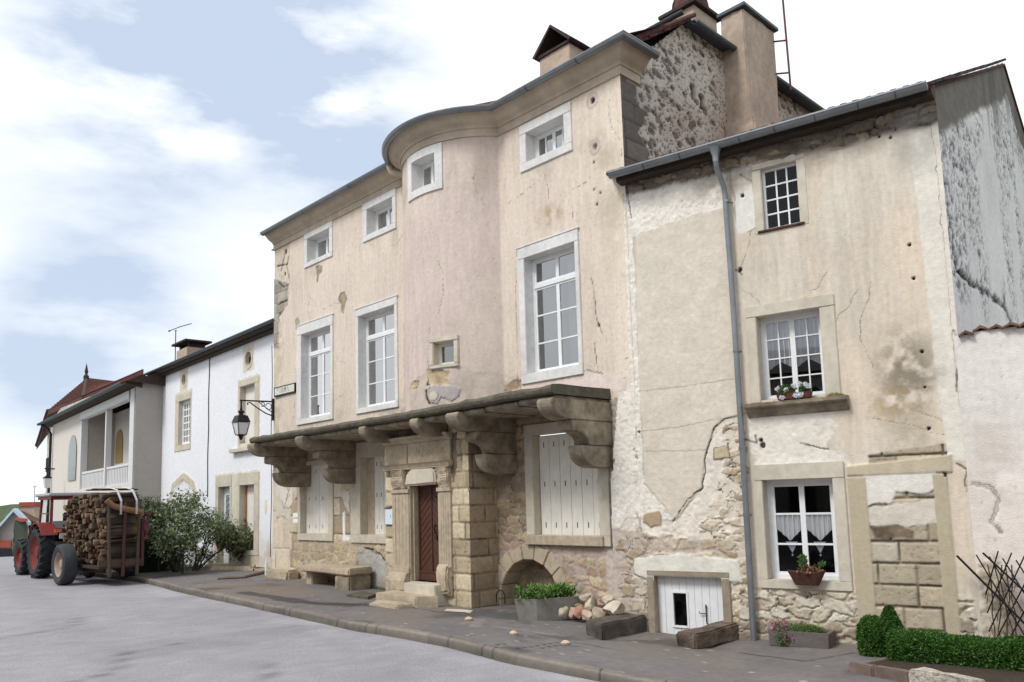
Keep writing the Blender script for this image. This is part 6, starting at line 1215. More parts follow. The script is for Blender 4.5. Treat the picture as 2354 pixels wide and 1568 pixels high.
# bed stones
MT['kstone'] = mat('red_brown_kerb_stone', lin((120, 104, 96)), var=.25, scale=8, bump=.6, bscale=30, var2=.2); MT['rock'] = mat('rough_pale_rock', lin((176, 168, 156)), var=.5, scale=14, bump=1., bscale=18, bdist=.04, var2=.2)
MT['rock2'] = mat('sandstone_rubble', lin((190, 170, 148)), var=.25, scale=7, bump=.6, bscale=24, var2=.15)
K0 = onground(1950, 1546)[:2]; K1 = onground(2160, 1585)[:2]; kd_ = (K1-K0)/np.linalg.norm(K1-K0); kn_ = np.array([-kd_[1], kd_[0]])
def kst(a, c, w_, h_, lab, m, rough=.012, grp='stones edging the hedge bed'):
    p = [K0+kd_*a, K0+kd_*c, K0+kd_*c+kn_*w_, K0+kd_*a+kn_*w_]; b = MB(); b.add([np.array([*q, gz-.1]) for q in p]+[np.array([*q, gz+h_]) for q in p], [[3, 2, 1, 0], [4, 5, 6, 7], [0, 1, 5, 4], [1, 2, 6, 5], [2, 3, 7, 6], [3, 0, 4, 7]])
    b.build('edging_stone', m, bevel=.015, rough=rough, sub=4, smooth=True, label=lab, cat='edging stone', group=grp, seed=int(a*10))
kst(0, .335, .12, .12, 'leftmost dark edging stone of the hedge bed', MT['kstone']); kst(.345, .80, .12, .13, 'second dark edging stone of the hedge bed from the left', MT['kstone']); kst(.81, 1.55, .2, .17, 'rough pale rock edging the hedge bed at the right', MT['rock'], .04); kst(1.56, 2.3, .14, .13, 'dark edging stone at the right end of the hedge bed', MT['kstone'])
b = MB(); p = [K0+kn_*.02, K0+kn_*.12+kd_*.02, K0+kn_*.75+kd_*.0, K0+kn_*.75-kd_*.03]; b.add([np.array([*q, gz-.05]) for q in p]+[np.array([*q, gz+.07]) for q in p], [[3, 2, 1, 0], [4, 5, 6, 7], [0, 1, 5, 4], [1, 2, 6, 5], [2, 3, 7, 6], [3, 0, 4, 7]]); b.build('edging_board', MT['kstone'], label='thin board closing the left end of the hedge bed', cat='board', rough=.004, sub=2)
b = MB(); p = [K0+kn_*.1, K0+kd_*2.3+kn_*.12, K0+kd_*2.6+kn_*2.6, K0+kn_*1.2]; b.add([np.array([*q, gz+.05]) for q in p], [[0, 1, 2, 3]]); o = b.build('bed_soil', MT['soil'], sub=12, rough=.02); tag(o, kind='structure')
# ---- trellis
tr_ = thing('trellis', 'rusty dark lattice trellis leaning on the pale wall behind the hedge', 'trellis', G.P(5.6, -.3, .25))
MT['twig'] = mat('dry_vine_twig', lin((92, 74, 62)), var=.3, scale=20, bump=.4)
b = MB(); P = lambda s, z, d=.25: G.P(s, z, d)
for i in range(12):
    s = 5.02+i*.145; z1 = 1.08-.02*i
    b.tube([P(s-.55 if s-.55 > 4.98 else 4.98, -.3 if s-.55 > 4.98 else -.3+(4.98-s+.55)*1.6, .22), P(s+.15, z1, .24)], .009, 5)
    b.tube([P(s+.5, -.3, .26), P(s-.10, z1-.05, .25)], .009, 5)
b.tube([P(4.70, 1.02, .30), P(5.45, .1, .26)], .016, 6); b.tube([P(5.0, 1.06, .3), P(5.75, .2, .27)], .014, 6)
b.build('lattice', MT['black'], tr_, smooth=True)
b = MB(); rr = random.Random(3)
for i in range(46):
    s = rr.uniform(4.92, 6.4); z = rr.uniform(-.3, .7); q = [P(s, z, .2)]; a = rr.uniform(-.6, .6)
    for k in range(4): a += rr.uniform(-.6, .6); s += .09*math.sin(a); z += .09*math.cos(a); q.append(P(s, z, .2+rr.uniform(-.05, .1)))
    b.tube(q, [.005, .004, .0035, .003, .002], 4)
for k in range(5): s = 5.05+k*.06; b.tube([P(s+rr.uniform(-.03, .03), z, .17) for z in np.linspace(-.35, .9, 7)], .008, 5)
b.build('vine_twigs', MT['twig'], tr_, smooth=True)
# ---- planters
def trough(name, lab, A1_, B1_, C1_, h, flare, m, cat='planter', zb=None, th=.035):
    """A,B,C ground corners (A-B short or front edge, C far end of B)"""
    A1_, B1_, C1_ = [np.array(q[:2]) for q in (A1_, B1_, C1_)]; D1_ = A1_+C1_-B1_; cen = (A1_+C1_)/2; zb = pavz(cen[0])-.01 if zb is None else zb
    t = thing(name, lab, cat, (cen[0], cen[1], zb)); P4 = [A1_, B1_, C1_, D1_]
    u1 = (B1_-A1_)/np.linalg.norm(B1_-A1_); u2 = (C1_-B1_)/np.linalg.norm(C1_-B1_); sg = [(-1, -1), (1, -1), (1, 1), (-1, 1)]
    lo_ = [np.array([*q, zb]) for q in P4]; up_ = [np.array([*(q+u1*flare*a+u2*flare*c_), zb+h]) for q, (a, c_) in zip(P4, sg)]
    ui = [v-np.array([*(u1*th*a+u2*th*c_), 0]) for v, (a, c_) in zip(up_, sg)]; us = [v-np.array([0, 0, .05]) for v in ui]
    b = MB(); b.add(lo_+up_+ui+us, [[3, 2, 1, 0]]+[[i, (i+1) % 4, 4+(i+1) % 4, 4+i] for i in range(4)]+[[4+i, 4+(i+1) % 4, 8+(i+1) % 4, 8+i] for i in range(4)]+[[8+i, 8+(i+1) % 4, 12+(i+1) % 4, 12+i] for i in range(4)])
    b.build('trough', m, t, bevel=.008, rough=.004, sub=1); b = MB(); b.add(us, [[0, 1, 2, 3]]); b.build('soil', MT['soil'], t, sub=5, rough=.015); return t, us
MT['conc'] = mat('planter_concrete', lin((128, 125, 118)), var=.2, scale=7, bump=.5, bscale=40, var2=.15); MT['conc2'] = mat('dark_stone_trough', lin((104, 98, 94)), var=.25, scale=8, bump=.6, bscale=35, var2=.2)
tA, tB = onground(1193, 1424), onground(1234, 1427); tC = M.P(M.uv(1326, 1400, .16)[0], 0, .16)
t, us = trough('concrete_planter', 'long grey concrete planter with green shoots in front of the blind arch', tA, tB, tC, .40, .045, MT['conc'])
Pm = []; 
for _ in range(150):
    a, c = rng.random(2); q = us[0]*(1-a)*(1-c)+us[1]*a*(1-c)+us[2]*a*c+us[3]*(1-a)*c; Pm.append(q)
pl = thing('planter_plants', 'bright green leafy shoots growing in the long concrete planter', 'plants', us[0]); pl['kind'] = 'stuff'
LP = []
b = MB()
for q in Pm:
    h = .10+.17*rng.random(); l = rng.normal(size=2)*.05; tip = q+np.array([l[0], l[1], h]); b.tube([q, (q+tip)/2+np.array([0, 0, .02]), tip], [.005, .004, .002], 4)
    for k in range(16): t_ = .25+.75*rng.random(); LP.append(q*(1-t_)+tip*t_)
b.build('stems', MT['bark'], pl); leaves('leaf_mass', LP, .075, [(96, 140, 62), (130, 164, 84), (74, 116, 50), (150, 178, 110)], pl, asp=.3, up=.9)
_g = lambda x, y, d: G.P(G.uv(x, y, d)[0], 0, d)
dA, dB = _g(1768, 1470, .46), _g(1904, 1478, .46); dC = dB-G.n*.40
t, us = trough('stone_trough', 'dark rectangular stone trough with pink flowers below the ground floor window', dA, dB, dC, .22, .012, MT['conc2'], th=.05)
fl_ = thing('pink_flowers', 'pink and violet trailing flowers at the left end of the stone trough', 'flowers', us[0]); c = us[0]*.78+us[2]*.22
leaves('foliage', np.vstack([blob(c+np.array([-.02, 0, .06]), (.18, .14, .13), 900), blob(c+np.array([-.06, -.12, -.04]), (.14, .06, .10), 500)]), .032, [(104, 124, 84), (80, 104, 62), (130, 140, 110)], fl_, asp=.35)
leaves('blossoms', np.vstack([blob(c+np.array([-.08, 0, .10]), (.16, .13, .10), 150), blob(c+np.array([.03, -.14, -.03]), (.10, .05, .08), 70)]), .026, [(206, 120, 150), (190, 80, 140), (150, 90, 170), (226, 150, 170)], fl_, asp=.9, m='petal')
mo = thing('green_cushion_plant', 'soft green cushion plant filling the right of the stone trough', 'plant', us[1]); c2 = us[0]*.38+us[2]*.62
leaves('foliage', np.vstack([blob(c2+np.array([-.08, 0, .02]), (.24, .14, .13), 4200), blob(c2+np.array([.10, .03, .0]), (.18, .12, .12), 2200)]), .022, [(96, 128, 64), (74, 104, 48), (116, 140, 76)], mo, asp=.35, up=.4)
# window basket
MT['wicker'] = mat('brown_wicker', lin((76, 48, 40)), var=.4, scale=22, bump=.9, bscale=50, bdist=.015)
bk_ = thing('flower_basket', 'brown hanging basket of withered leaves on the ground floor window sill', 'basket', G.P(2.62, .52, .10))
p0 = G.uv(1808, 1312, .15); p1 = G.uv(1896, 1305, .15); zt_ = .73; b = MB()
cs = (p0[0]+p1[0])/2; hw = (p1[0]-p0[0])/2
V = []
for (f, z, dd) in ((1, zt_, .11), (.62, .55, .07), (.92, zt_, .09), (.55, .60, .05)):
    for k in range(18): an = 2*math.pi*k/18; V.append(G.P(cs+hw*f*math.copysign(abs(math.cos(an))**.6, math.cos(an)), z+(.03*abs(math.cos(an)) if f > .9 else 0), .12+dd*math.copysign(abs(math.sin(an))**.6, math.sin(an))))
b.add(V, [[i, (i+1) % 18, 18+(i+1) % 18, 18+i] for i in range(18)]+[[i, (i+1) % 18, 36+(i+1) % 18, 36+i] for i in range(18)]+[list(range(18, 36)), [36+i for i in range(18)]]); b.build('basket', MT['wicker'], bk_, rough=.006, sub=1)
leaves('withered_leaves', blob(G.P(cs+.05, zt_+.03, .12), (.17, .12, .05), 160), .07, [(120, 88, 66), (150, 120, 92), (96, 66, 50)], bk_, asp=.5)
leaves('green_leaves', np.vstack([blob(G.P(cs-.05, zt_+.13, .08), (.05, .05, .12), 400), blob(G.P(cs+.22, zt_+.1, .1), (.05, .04, .05), 60)]), .05, [(110, 136, 84), (80, 110, 60)], bk_, asp=.35, up=1.2)
# sill pots with white flowers
MT['pot'] = mat('brown_flower_box', lin((96, 56, 44)), var=.2, scale=12, bump=.3)
for i, (xa, xb, lab) in enumerate(((1786, 1832, 'left brown flower box with white blooms on the first floor sill'), (1836, 1866, 'right brown flower box with white blooms on the first floor sill'))):
    a, c_ = G.uv(xa, 905, .08)[0], G.uv(xb, 905, .08)[0]; fb = thing('flower_box', lab, 'flower box', G.P((a+c_)/2, 3.30, .08), group='flower boxes on the upper sill')
    b = MB(); b.add([G.P(s, z, d) for z, e in ((3.30, .02), (3.40, 0)) for s, d in ((a+e, .02+e), (c_-e, .02+e), (c_-e, .16-e), (a+e, .16-e))], [[3, 2, 1, 0], [4, 5, 6, 7], [0, 1, 5, 4], [1, 2, 6, 5], [2, 3, 7, 6], [3, 0, 4, 7]]); b.build('box', MT['pot'], fb, bevel=.006)
    leaves('foliage', blob(G.P((a+c_)/2, 3.44, .09), ((c_-a)*.5, .08, .09), 420), .035, [(84, 112, 62), (66, 92, 48)], fb, asp=.5, up=.3)
    hd_ = ((a+.03, 3.47), (a+.15, 3.45), (a+.10, 3.33), (c_-.03, 3.50)) if i == 0 else ((a+.04, 3.52), (a+.12, 3.50), (a+.05, 3.35), (a-.02, 3.34), (c_-.03, 3.47))
    for (s, z) in hd_: leaves('flower_head', blob(G.P(s, z, .19 if z < 3.4 else .14), (.035, .035, .03), 130, .7), .022, [(240, 240, 244), (228, 230, 238)], fb, asp=.9, m='petal')
leaves('moss_tuft', np.vstack([blob(G.P(3.30, 3.30, .10), (.14, .07, .035), 900)]), .018, [(150, 146, 84), (120, 124, 66), (170, 160, 110)], None, asp=.4, up=.5, label='yellow green moss cushion on the right end of the first floor sill', cat='moss')
# ---- stone beams
def beam(pts, hL, hR, lab, m, zb=None, rough=.018):
    a, b1, c_ = [onground(*q)[:2] for q in pts]; d_ = a+c_-b1; z = pavz(b1[0]) if zb is None else zb; z1 = pavz(c_[0])
    b = MB(); L4 = [a, b1, c_, d_]; b.add([np.array([*q, zz-.02]) for q, zz in zip(L4, (z, z, z1, z1))]+[np.array([*q, zz+h]) for q, zz, h in zip(L4, (z, z, z1, z1), (hL, hL, hR, hR))], [[3, 2, 1, 0], [4, 5, 6, 7], [0, 1, 5, 4], [1, 2, 6, 5], [2, 3, 7, 6], [3, 0, 4, 7]])
    return b.build('stone_beam', m, bevel=.025, rough=rough, sub=6, smooth=True, label=lab, cat='stone beam', group='long stone beams lying by the cellar door')
MT['beam'] = mat('blackened_stone', lin((88, 80, 74)), var=.4, scale=6, bump=.8, bscale=26, bdist=.02, var2=.25, scale2=3)
beam(((1346, 1459), (1384, 1473), (1508, 1447)), .25, .27, 'dark stone beam lying left of the cellar door beside the rubble', MT['beam'])
MT['beam2'] = mat('lichen_stone', lin((104, 90, 80)), var=.75, scale=4.5, bump=1., bscale=20, bdist=.025, var2=.3, scale2=3)
beam(((1553, 1484), (1600, 1493), (1726, 1462)), .22, .25, 'lichen spotted stone beam lying in front of the cellar door', MT['beam2'], rough=.022)
# ---- heap of stones
RK = [(1290, 1422, 40, 36, (204, 192, 172), 'rounded pale boulder at the left of the stone heap'), (1317, 1418, 20, 24, (202, 170, 150), 'small pinkish stone right of the rounded boulder'), (1331, 1420, 24, 28, (186, 142, 122), 'reddish leaning stone near the middle of the heap'),
      (1352, 1426, 28, 20, (190, 168, 154), 'low square stone at the front of the heap'), (1376, 1424, 34, 28, (176, 160, 140), 'flat brown stone at the front right of the heap'), (1358, 1402, 26, 30, (190, 178, 158), 'upright grey stone in the middle of the heap'),
      (1384, 1402, 26, 24, (170, 150, 132), 'dark topped stone in the upper heap'), (1352, 1386, 30, 24, (178, 166, 146), 'topmost rough stone of the heap against the wall'), (1412, 1416, 46, 34, (196, 186, 168), 'large sloping slab at the right of the heap'), (1398, 1392, 30, 22, (186, 174, 156), 'pale stone leaning on the wall above the sloping slab'),
      (1335, 1398, 22, 10, (140, 140, 110), 'small mossy stone behind the reddish one')]
from mathutils import noise as mno
for i, (x, y, w_, h_, c_, lab) in enumerate(RK):
    up_ = max(0, 1424-y)/1424; base_ = onground(x, min(1424, y+ (12 if y > 1410 else 20)))
    r_ = ray(x, y-h_/2); Zw = (lambda q: q[1])(M.P(M.uv(x, y-h_/2)[0], 0)); Zd = min(base_[1], Zw-(.42 if y > 1410 else .22)); P_c = CAM+r_*((Zd-0)/r_[1]); W_ = w_*Zd/F/2; H_ = h_*Zd/F/2
    import bmesh
    bm = bmesh.new(); bmesh.ops.create_icosphere(bm, subdivisions=3, radius=1.)
    rr = random.Random(i*7+1); pl_ = [Vector((rr.gauss(0, 1), rr.gauss(0, 1), rr.gauss(0, 1))).normalized() for _ in range(16)]; rd_ = [rr.uniform(.48, .8) for _ in pl_] if i else [rr.uniform(.85, .98) for _ in pl_]
    for v in bm.verts:
        for n_, d_ in zip(pl_, rd_):
            t_ = v.co.dot(n_)-d_
            if t_ > 0: v.co -= n_*t_
        v.co += mno.noise_vector(v.co*2.2+Vector((i, 0, 0)))*.07+mno.noise_vector(v.co*6+Vector((i, 0, 0)))*.025
        v.co = Vector((v.co.x*W_*(1.5 if i else 1.1), v.co.y*W_*1.2, v.co.z*H_*(1.5 if i else 1.1)))
    bmesh.ops.rotate(bm, verts=bm.verts, matrix=Matrix.Rotation(rr.uniform(-.25, .25), 3, 'Y'))
    me = bpy.data.meshes.new('rubble_stone'); bm.to_mesh(me); bm.free(); me.materials.append(mat('rubble_%d' % i, lin(c_), var=.22, scale=9, bump=.6, bscale=30, var2=.2, scale2=5))
    if i == 0: me.polygons.foreach_set('use_smooth', np.ones(len(me.polygons), bool))
    o = bpy.data.objects.new('rubble_stone', me); col.objects.link(o); o.location = P_c; tag(o, lab, 'stone', 'loose stones heaped by the wall')
# small scattered pebbles on the pavement
for i, (x, y) in enumerate(((1076, 1424), (1298, 1478), (1180, 1456))):
    q = onground(x, y, .02); b = MB(); b.lathe(q, [(0, -.03), (.06, -.02), (.07, .01), (.03, .04), (0, .045)], n=9); b.build('pebble', MT['rock2'], rough=.012, smooth=True, label=('small loose pebble near the porch corner', 'small pebble in front of the dark stone beam', 'small pebble left of the concrete planter')[i], cat='pebble', group='loose pebbles')
# iron scraper by the arch
b = MB(); q = M.P(9.75, -.05, .35); b.tube([q+M.u*.12*math.cos(a)+np.array([0, 0, .12+.13*math.sin(a)]) for a in np.linspace(0, math.pi, 12)], .012, 6); b.tube([q-M.u*.12, q-M.u*.12+np.array([0, 0, .13])], .012, 6); b.tube([q+M.u*.12, q+M.u*.12+np.array([0, 0, .13])], .012, 6); b.build('iron_hoop', MT['black'], smooth=True, label='small rusty iron hoop beside the concrete planter', cat='hoop')
# weeds at the foot of the walls
wp_ = []
for s in np.r_[rng.uniform(0, 12.5, 46)]:
    d = .06 if s < 6.4 or s > 9.5 else .84; q = M.P(s, 0, d); q[2] = pavz(q[0]); wp_.append(blob(q+np.array([0, 0, .02]), (.05, .04, .03), 26))
leaves('weeds', np.vstack(wp_), .035, GR, None, asp=.35, up=.9, kind='stuff', label='sparse weeds growing along the foot of the old walls', cat='weeds')
# ================================================================== SHRUBS IN FRONT OF THE WHITE HOUSE
def grow(b, p, d, r, depth, tips, rr, spread=.5, ln=.5):
    q = [p]; rs = [r]
    for k in range(4):
        d = d+np.array([rr.gauss(0, .16), rr.gauss(0, .16), rr.gauss(.03, .1)]); d /= np.linalg.norm(d); p = p+d*ln/4; q.append(p); rs.append(r*(1-.12*(k+1)))
        if depth <= 2: tips.append(p)
    b.tube(q, rs, 5 if depth < 2 else 6, cap=False)
    if depth == 0: tips.append(p); return
    for _ in range(rr.choice((2, 3))):
        nd_ = d+np.array([rr.gauss(0, spread), rr.gauss(0, spread), rr.gauss(.08, spread*.5)]); nd_ /= np.linalg.norm(nd_); grow(b, p, nd_, r*.6, depth-1, tips, rr, spread, ln*.82)
def shrub(name, lab, base, stems, seed, dens, size, cols, depth=3, ln=.7, up=(0, 0, 1), spread=.5, jit=.12, flowers=None, parent=None, lean=.5, cat='shrub'):
    t = thing(name, lab, cat, base); rr = random.Random(seed); b = MB(); tips = []
    for i in range(stems):
        d = np.array([rr.gauss(0, lean), rr.gauss(0, lean), 1.])+np.array(up)*.0; d[:2] += np.array(up[:2]); d /= np.linalg.norm(d); grow(b, np.array(base)+np.array([rr.gauss(0, .08), rr.gauss(0, .08), -.05]), d, .042, depth, tips, rr, spread, ln)
    b.build('branches', MT['bark'], t, smooth=True); T_ = np.array(tips); T_ = T_[T_[:, 2] > base[2]+(.15 if depth < 4 else .55)]
    Pn = np.repeat(T_, dens, 0); Pn = Pn+rng.normal(size=Pn.shape)*jit; leaves('foliage', Pn, size, cols, t, asp=.5, up=.2)
    if flowers: k = rng.integers(0, len(T_), flowers[0]); leaves('blossoms', T_[k]+rng.normal(size=(flowers[0], 3))*.10, flowers[1], flowers[2], t, asp=.8, m='petal')
    return t
q = onground(418, 1316)
shrub('big_shrub', 'large loose shrub with pale blossoms spreading in front of the white house arch', (q[0]-.3, q[1]+.5, 0), 6, 5, 2, .10, [(118, 134, 96), (92, 110, 72), (138, 150, 116), (74, 92, 58)], depth=4, ln=.74, spread=.58, jit=.13, flowers=(500, .05, [(206, 206, 176), (186, 190, 140), (216, 210, 200)]), lean=.40)
q = onground(425, 1314)
shrub('arching_shrub', 'open arching shrub with bare crossing twigs before the white house door', (q[0]+.2, q[1]+.25, 0), 5, 12, 2, .075, [(120, 136, 98), (90, 108, 72), (138, 148, 110)], depth=4, ln=.56, up=(.38, .05, 1), spread=.5, jit=.15, flowers=(300, .045, [(200, 204, 176), (186, 180, 160)]), lean=.38)
q = onground(345, 1318)
t = thing('conifer_bush', 'dense dark evergreen bush behind the trailer', 'shrub', (q[0]-.5, q[1]+1.0, 0)); C0 = np.array([q[0]-.6, q[1]+1.0, 0])
pp_ = []
for i in range(70):
    z = rng.random()*2.1; r = .85*(1-.28*z/2.1); a = rng.random()*6.28; pp_.append(blob(C0+np.array([r*.8*math.cos(a), r*.8*math.sin(a), z]), (.34, .34, .30), 330))
leaves('foliage', np.vstack(pp_), .06, [(46, 66, 40), (36, 54, 34), (60, 80, 48), (30, 44, 28)], t, asp=.4, up=.5); b = MB(); b.lathe(C0, [(.62, 0), (.66, 1.0), (.5, 1.8), (.1, 2.1)], n=12); b.build('twig_core', MT['core'], t, rough=.06, smooth=True)
q = onground(380, 1322)
t = thing('garden_undergrowth', 'dark tangle of low garden plants under the shrubs behind the wire fence', 'undergrowth', (q[0], q[1], 0)); t['kind'] = 'stuff'; pp_ = []
for i in range(80):
    px = rng.uniform(322, 450); py = 1316-rng.random()*8; g_ = onground(px, py); h_ = 1.15*rng.random()*(1 if px < 440 else .5); pp_.append(blob(g_+np.array([-.15+.3*rng.random(), .45+rng.random()*.7, h_]), (.25, .25, .20), 130))
leaves('foliage', np.vstack(pp_), .07, [(64, 84, 50), (80, 106, 56), (96, 126, 62), (50, 68, 42)], t, asp=.3, up=.9)
for k in range(2):
    pass
q = onground(567, 1310)
shrub('rose_bush', 'sparse rose bush climbing beside the shuttered window of the white house', (q[0]-.1, q[1]+.8, 0), 4, 21, 10, .10, [(96, 106, 72), (70, 84, 52), (130, 134, 104)], depth=3, ln=.55, spread=.6, jit=.09, flowers=(40, .05, [(214, 200, 196)]), lean=.35)
# wire fence
MT['fencegreen'] = mat('dark_green_fence_paint', lin((42, 62, 54)), rough=.6, var=.15, bump=.1)
wf_ = thing('wire_fence', 'low dark green wire fence in front of the garden shrubs', 'fence', onground(370, 1320)); f0, f1_ = onground(326, 1312), onground(420, 1318)
for t_ in (0., .42, 1.): q = f0*(1-t_)+f1_*t_; b = MB(); b.tube([q, q+np.array([0, 0, 1.15])], .035, 6); b.build('post', MT['fencegreen'], wf_)
b = MB(); b.tube([f0+np.array([0, 0, 1.12]), f1_+np.array([0, 0, 1.12])], .012, 4)
for k in range(9): z = .1+k*.125; b.tube([f0+np.array([0, 0, z]), f1_+np.array([0, 0, z])], .004, 4)
for k in range(31): q = f0+(f1_-f0)*k/30; b.tube([q+np.array([0, 0, .05]), q+np.array([0, 0, 1.12])], .004, 4)
b.build('wire_mesh', MT['fencegreen'], wf_)
ip = thing('iron_prop', 'dark iron post with a slanting brace beside the white house', 'post', A.P(-.9, 0, .5)); b = MB(); p0, p1 = onground(609, 1308), onground(582, 1312)
b.tube([p0, p0+np.array([0, 0, 1.05])], .028, 8); b.build('post', MT['black'], ip); b = MB(); b.tube([p1, p0+np.array([0, 0, .98])], .02, 8); b.build('brace', MT['black'], ip)
a, c = onground(468, 1310)[:2], onground(590, 1312)[:2]
b = MB(); P4 = [a, c, A.P(-.9, 0, .0)[:2], A.P(-5.6, 0, .0)[:2]]; b.add([np.array([*q, -.1]) for q in P4]+[np.array([*q, .12]) for q in P4], [[3, 2, 1, 0], [4, 5, 6, 7], [0, 1, 5, 4], [1, 2, 6, 5], [2, 3, 7, 6], [3, 0, 4, 7]]); b.build('threshold_slab', MT['stone'], bevel=.03, rough=.02, sub=4, smooth=True, label='worn raised stone threshold in front of the white house door', cat='step')
b = MB(); b.tube([onground(500, 1330, .03), onground(560, 1326, .04), onground(618, 1312, .05)], .05, 7); b.build('timber_edging', MT['kstone'], rough=.02, smooth=True, label='old timber edging laid on the ground before the white house', cat='edging')
# ================================================================== TRACTOR, TRAILER, FIREWOOD
MT['rubber'] = mat('tyre_rubber', lin((62, 64, 68)), rough=.8, var=.2, scale=6, bump=.3, bscale=30); MT['rubberdk'] = mat('dark_tyre_rubber', lin((44, 46, 50)), rough=.75, var=.25, scale=6, bump=.3)
MT['red'] = mat('faded_red_paint', lin((112, 40, 36)), rough=.5, var=.18, scale=5, bump=.15, var2=.15); MT['dustred'] = mat('dusty_red_rim', lin((120, 54, 46)), rough=.75, var=.4, scale=7, bump=.2, var2=.2); MT['rim'] = mat('dusty_rim', lin((160, 146, 130)), rough=.7, var=.2, scale=5, bump=.2)
MT['wood'] = mat('trailer_planks', lin((82, 68, 58)), var=.3, scale=6, bump=.5, bscale=20, stretch=(1, 1, 4)); MT['endw'] = mat('split_wood_end', attr=True, var=.3, scale=30, bump=.6, bscale=60)
MT['duskred'] = mat('dusky_red_iron', lin((78, 50, 48)), rough=.7, var=.2, bump=.2); MT['strap'] = mat('white_strap', lin((214, 214, 218)), rough=.6, var=.08, bump=.1); MT['clear'] = glassmat('cab_glass', 2.)
ee = np.array([-.72, .69, 0]); ee /= np.linalg.norm(ee); rt = np.array([ee[1], -ee[0], 0.])
RZ = -.125
def wheel(parent, c, R, W, axis, rimm, tyrem, lugs=0, rimr=.55, dish=.3):
    """tyre with rounded shoulders, optional chevron lugs, dished rim"""
    b = MB(); ax = axis; pf = [(R*rimr, -W*.40), (R*(rimr+.10), -W*.47), (R*.86, -W*.52), (R*.955, -W*.44), (R*.99, -W*.2), (R, 0), (R*.99, W*.2), (R*.955, W*.44), (R*.86, W*.52), (R*(rimr+.10), W*.47), (R*rimr, W*.40)]
    if lugs: pf = [(r*.95, h) for r, h in pf]
    b.lathe(c, pf, ax, 48)
    if lugs:
        a = np.cross(ax, (0, 0, 1.)); a /= np.linalg.norm(a); up_ = np.array([0, 0, 1.])
        for i in range(lugs):
            for sg in (-1, 1):
                t0 = 2*math.pi*(i+(.5 if sg > 0 else 0))/lugs; V = []
                for (h, dt, r0, r1) in ((.02, .0, .90, 1.), (.5, -.20, .86, .985)):
                    for (wd, rr_) in ((-.045, r0), (.045, r0), (.035, r1), (-.035, r1)):
                        tt_ = t0+dt+wd; V.append(c+ax*sg*W*h+(a*math.cos(tt_)+up_*math.sin(tt_))*R*rr_)
                b.add(V, [[0, 1, 2, 3], [7, 6, 5, 4], [0, 4, 5, 1], [1, 5, 6, 2], [2, 6, 7, 3], [3, 7, 4, 0]])
    w_ = b.build('tyre', tyrem, parent, smooth=True, split=35)
    b = MB(); b.lathe(c, [(R*rimr*1.02, -W*.44), (R*rimr*.96, -W*.40), (R*rimr*.86, -W*.15*dish*3), (R*.25, -W*.12), (R*.22, -W*.3), (R*.1, -W*.34), (0, -W*.34)], ax, 32); b.lathe(c, [(R*rimr*1.02, W*.44), (R*rimr*.9, W*.2), (0, W*.2)], ax, 24); b.build('rim', rimm, w_, smooth=True, split=40)
    return w_
m0 = onground(145, 1343, -.125)*.5+onground(297, 1334, -.125)*.5
def TL(x, y, z): return m0[0:3]*np.array([1, 1, 0])+rt*x+ee*y+np.array([0, 0, z+RZ])
tl = thing('log_trailer', 'old farm trailer with stakes and straps loaded with split firewood', 'trailer', TL(0, 0, 0))
wheel(tl, TL(-.87, 0, .58), .58, .37, rt, MT['rim'], MT['rubber'], rimr=.58); wheel(tl, TL(.87, 0, .58), .58, .30, -rt, MT['rim'], MT['rubberdk'], rimr=.58)
wheel(tl, TL(-.25, 2.0, .45), .45, .2, rt, MT['rim'], MT['rubberdk']); wheel(tl, TL(.45, 2.0, .45), .45, .2, rt, MT['rim'], MT['rubberdk'])
Rt = np.stack([rt, ee, np.array([0, 0, 1.])], 1)
def TB(b, x, y, z, sx, sy, sz): return b.box(TL(x, y, z), (sx, sy, sz), Rt)
b = MB(); TB(b, 0, -.2, .52, 1.16, 3.2, .07); TB(b, -.35, .2, .42, .1, 3.6, .13); TB(b, .35, .2, .42, .1, 3.6, .13); TB(b, 0, 0, .55, 1.6, .12, .12); TB(b, 0, 2.2, .45, .1, 1.4, .1); b.build('chassis', MT['tiledark'], tl)
b = MB(); TB(b, 0, -1.78, .62, 1.16, .05, .18); b.build('tail_board', MT['wood'], tl, bevel=.008)
for (x, y, h, tl_) in ((-.30, -1.82, 2.3, -.06), (.05, -1.83, 2.3, .03), (.42, -1.82, 2.35, .05)):
    b = MB(); b.tube([TL(x, y, .25), TL(x+tl_*.5, y, 1.2), TL(x+tl_, y+.02, h)], [.05, .045, .04], 7); b.build('stake', MT['wood'] if x != .05 else MT['duskred'], tl, rough=.008, smooth=True)
b = MB(); b.tube([TL(-.42, -1.80, 2.34), TL(-.25, -1.83, 2.18), TL(0, -1.84, 2.10), TL(.55, -1.82, 1.98)], .085, 7); b.build('cross_plank', mat('tan_plank', lin((124, 94, 70)), var=.2, scale=5, bump=.4, bscale=20), tl, rough=.008, smooth=True)
for x in (-.08, .34):
    b = MB(); q = [TL(x+.0, -1.92, 1.95), TL(x, -1.92, 2.32), TL(x-.05, -1.72, 2.62), TL(x-.18, -1.3, 2.72), TL(x-.35, -.9, 2.72)]; V = []
    for i, p in enumerate(q): V += [p-rt*.028, p+rt*.028, p+rt*.028+np.array([0, 0, .012]), p-rt*.028+np.array([0, 0, .012])]
    b.add(V, [[i*4+j, i*4+4+j, i*4+4+(j+1) % 4, i*4+(j+1) % 4] for i in range(4) for j in range(4)]); b.build('strap', MT['strap'], tl, smooth=True)
b = MB(); TB(b, .57, -1.78, 1.15, .08, .08, 1.3); b.build('corner_post', MT['duskred'], tl)
b = MB(); V = []
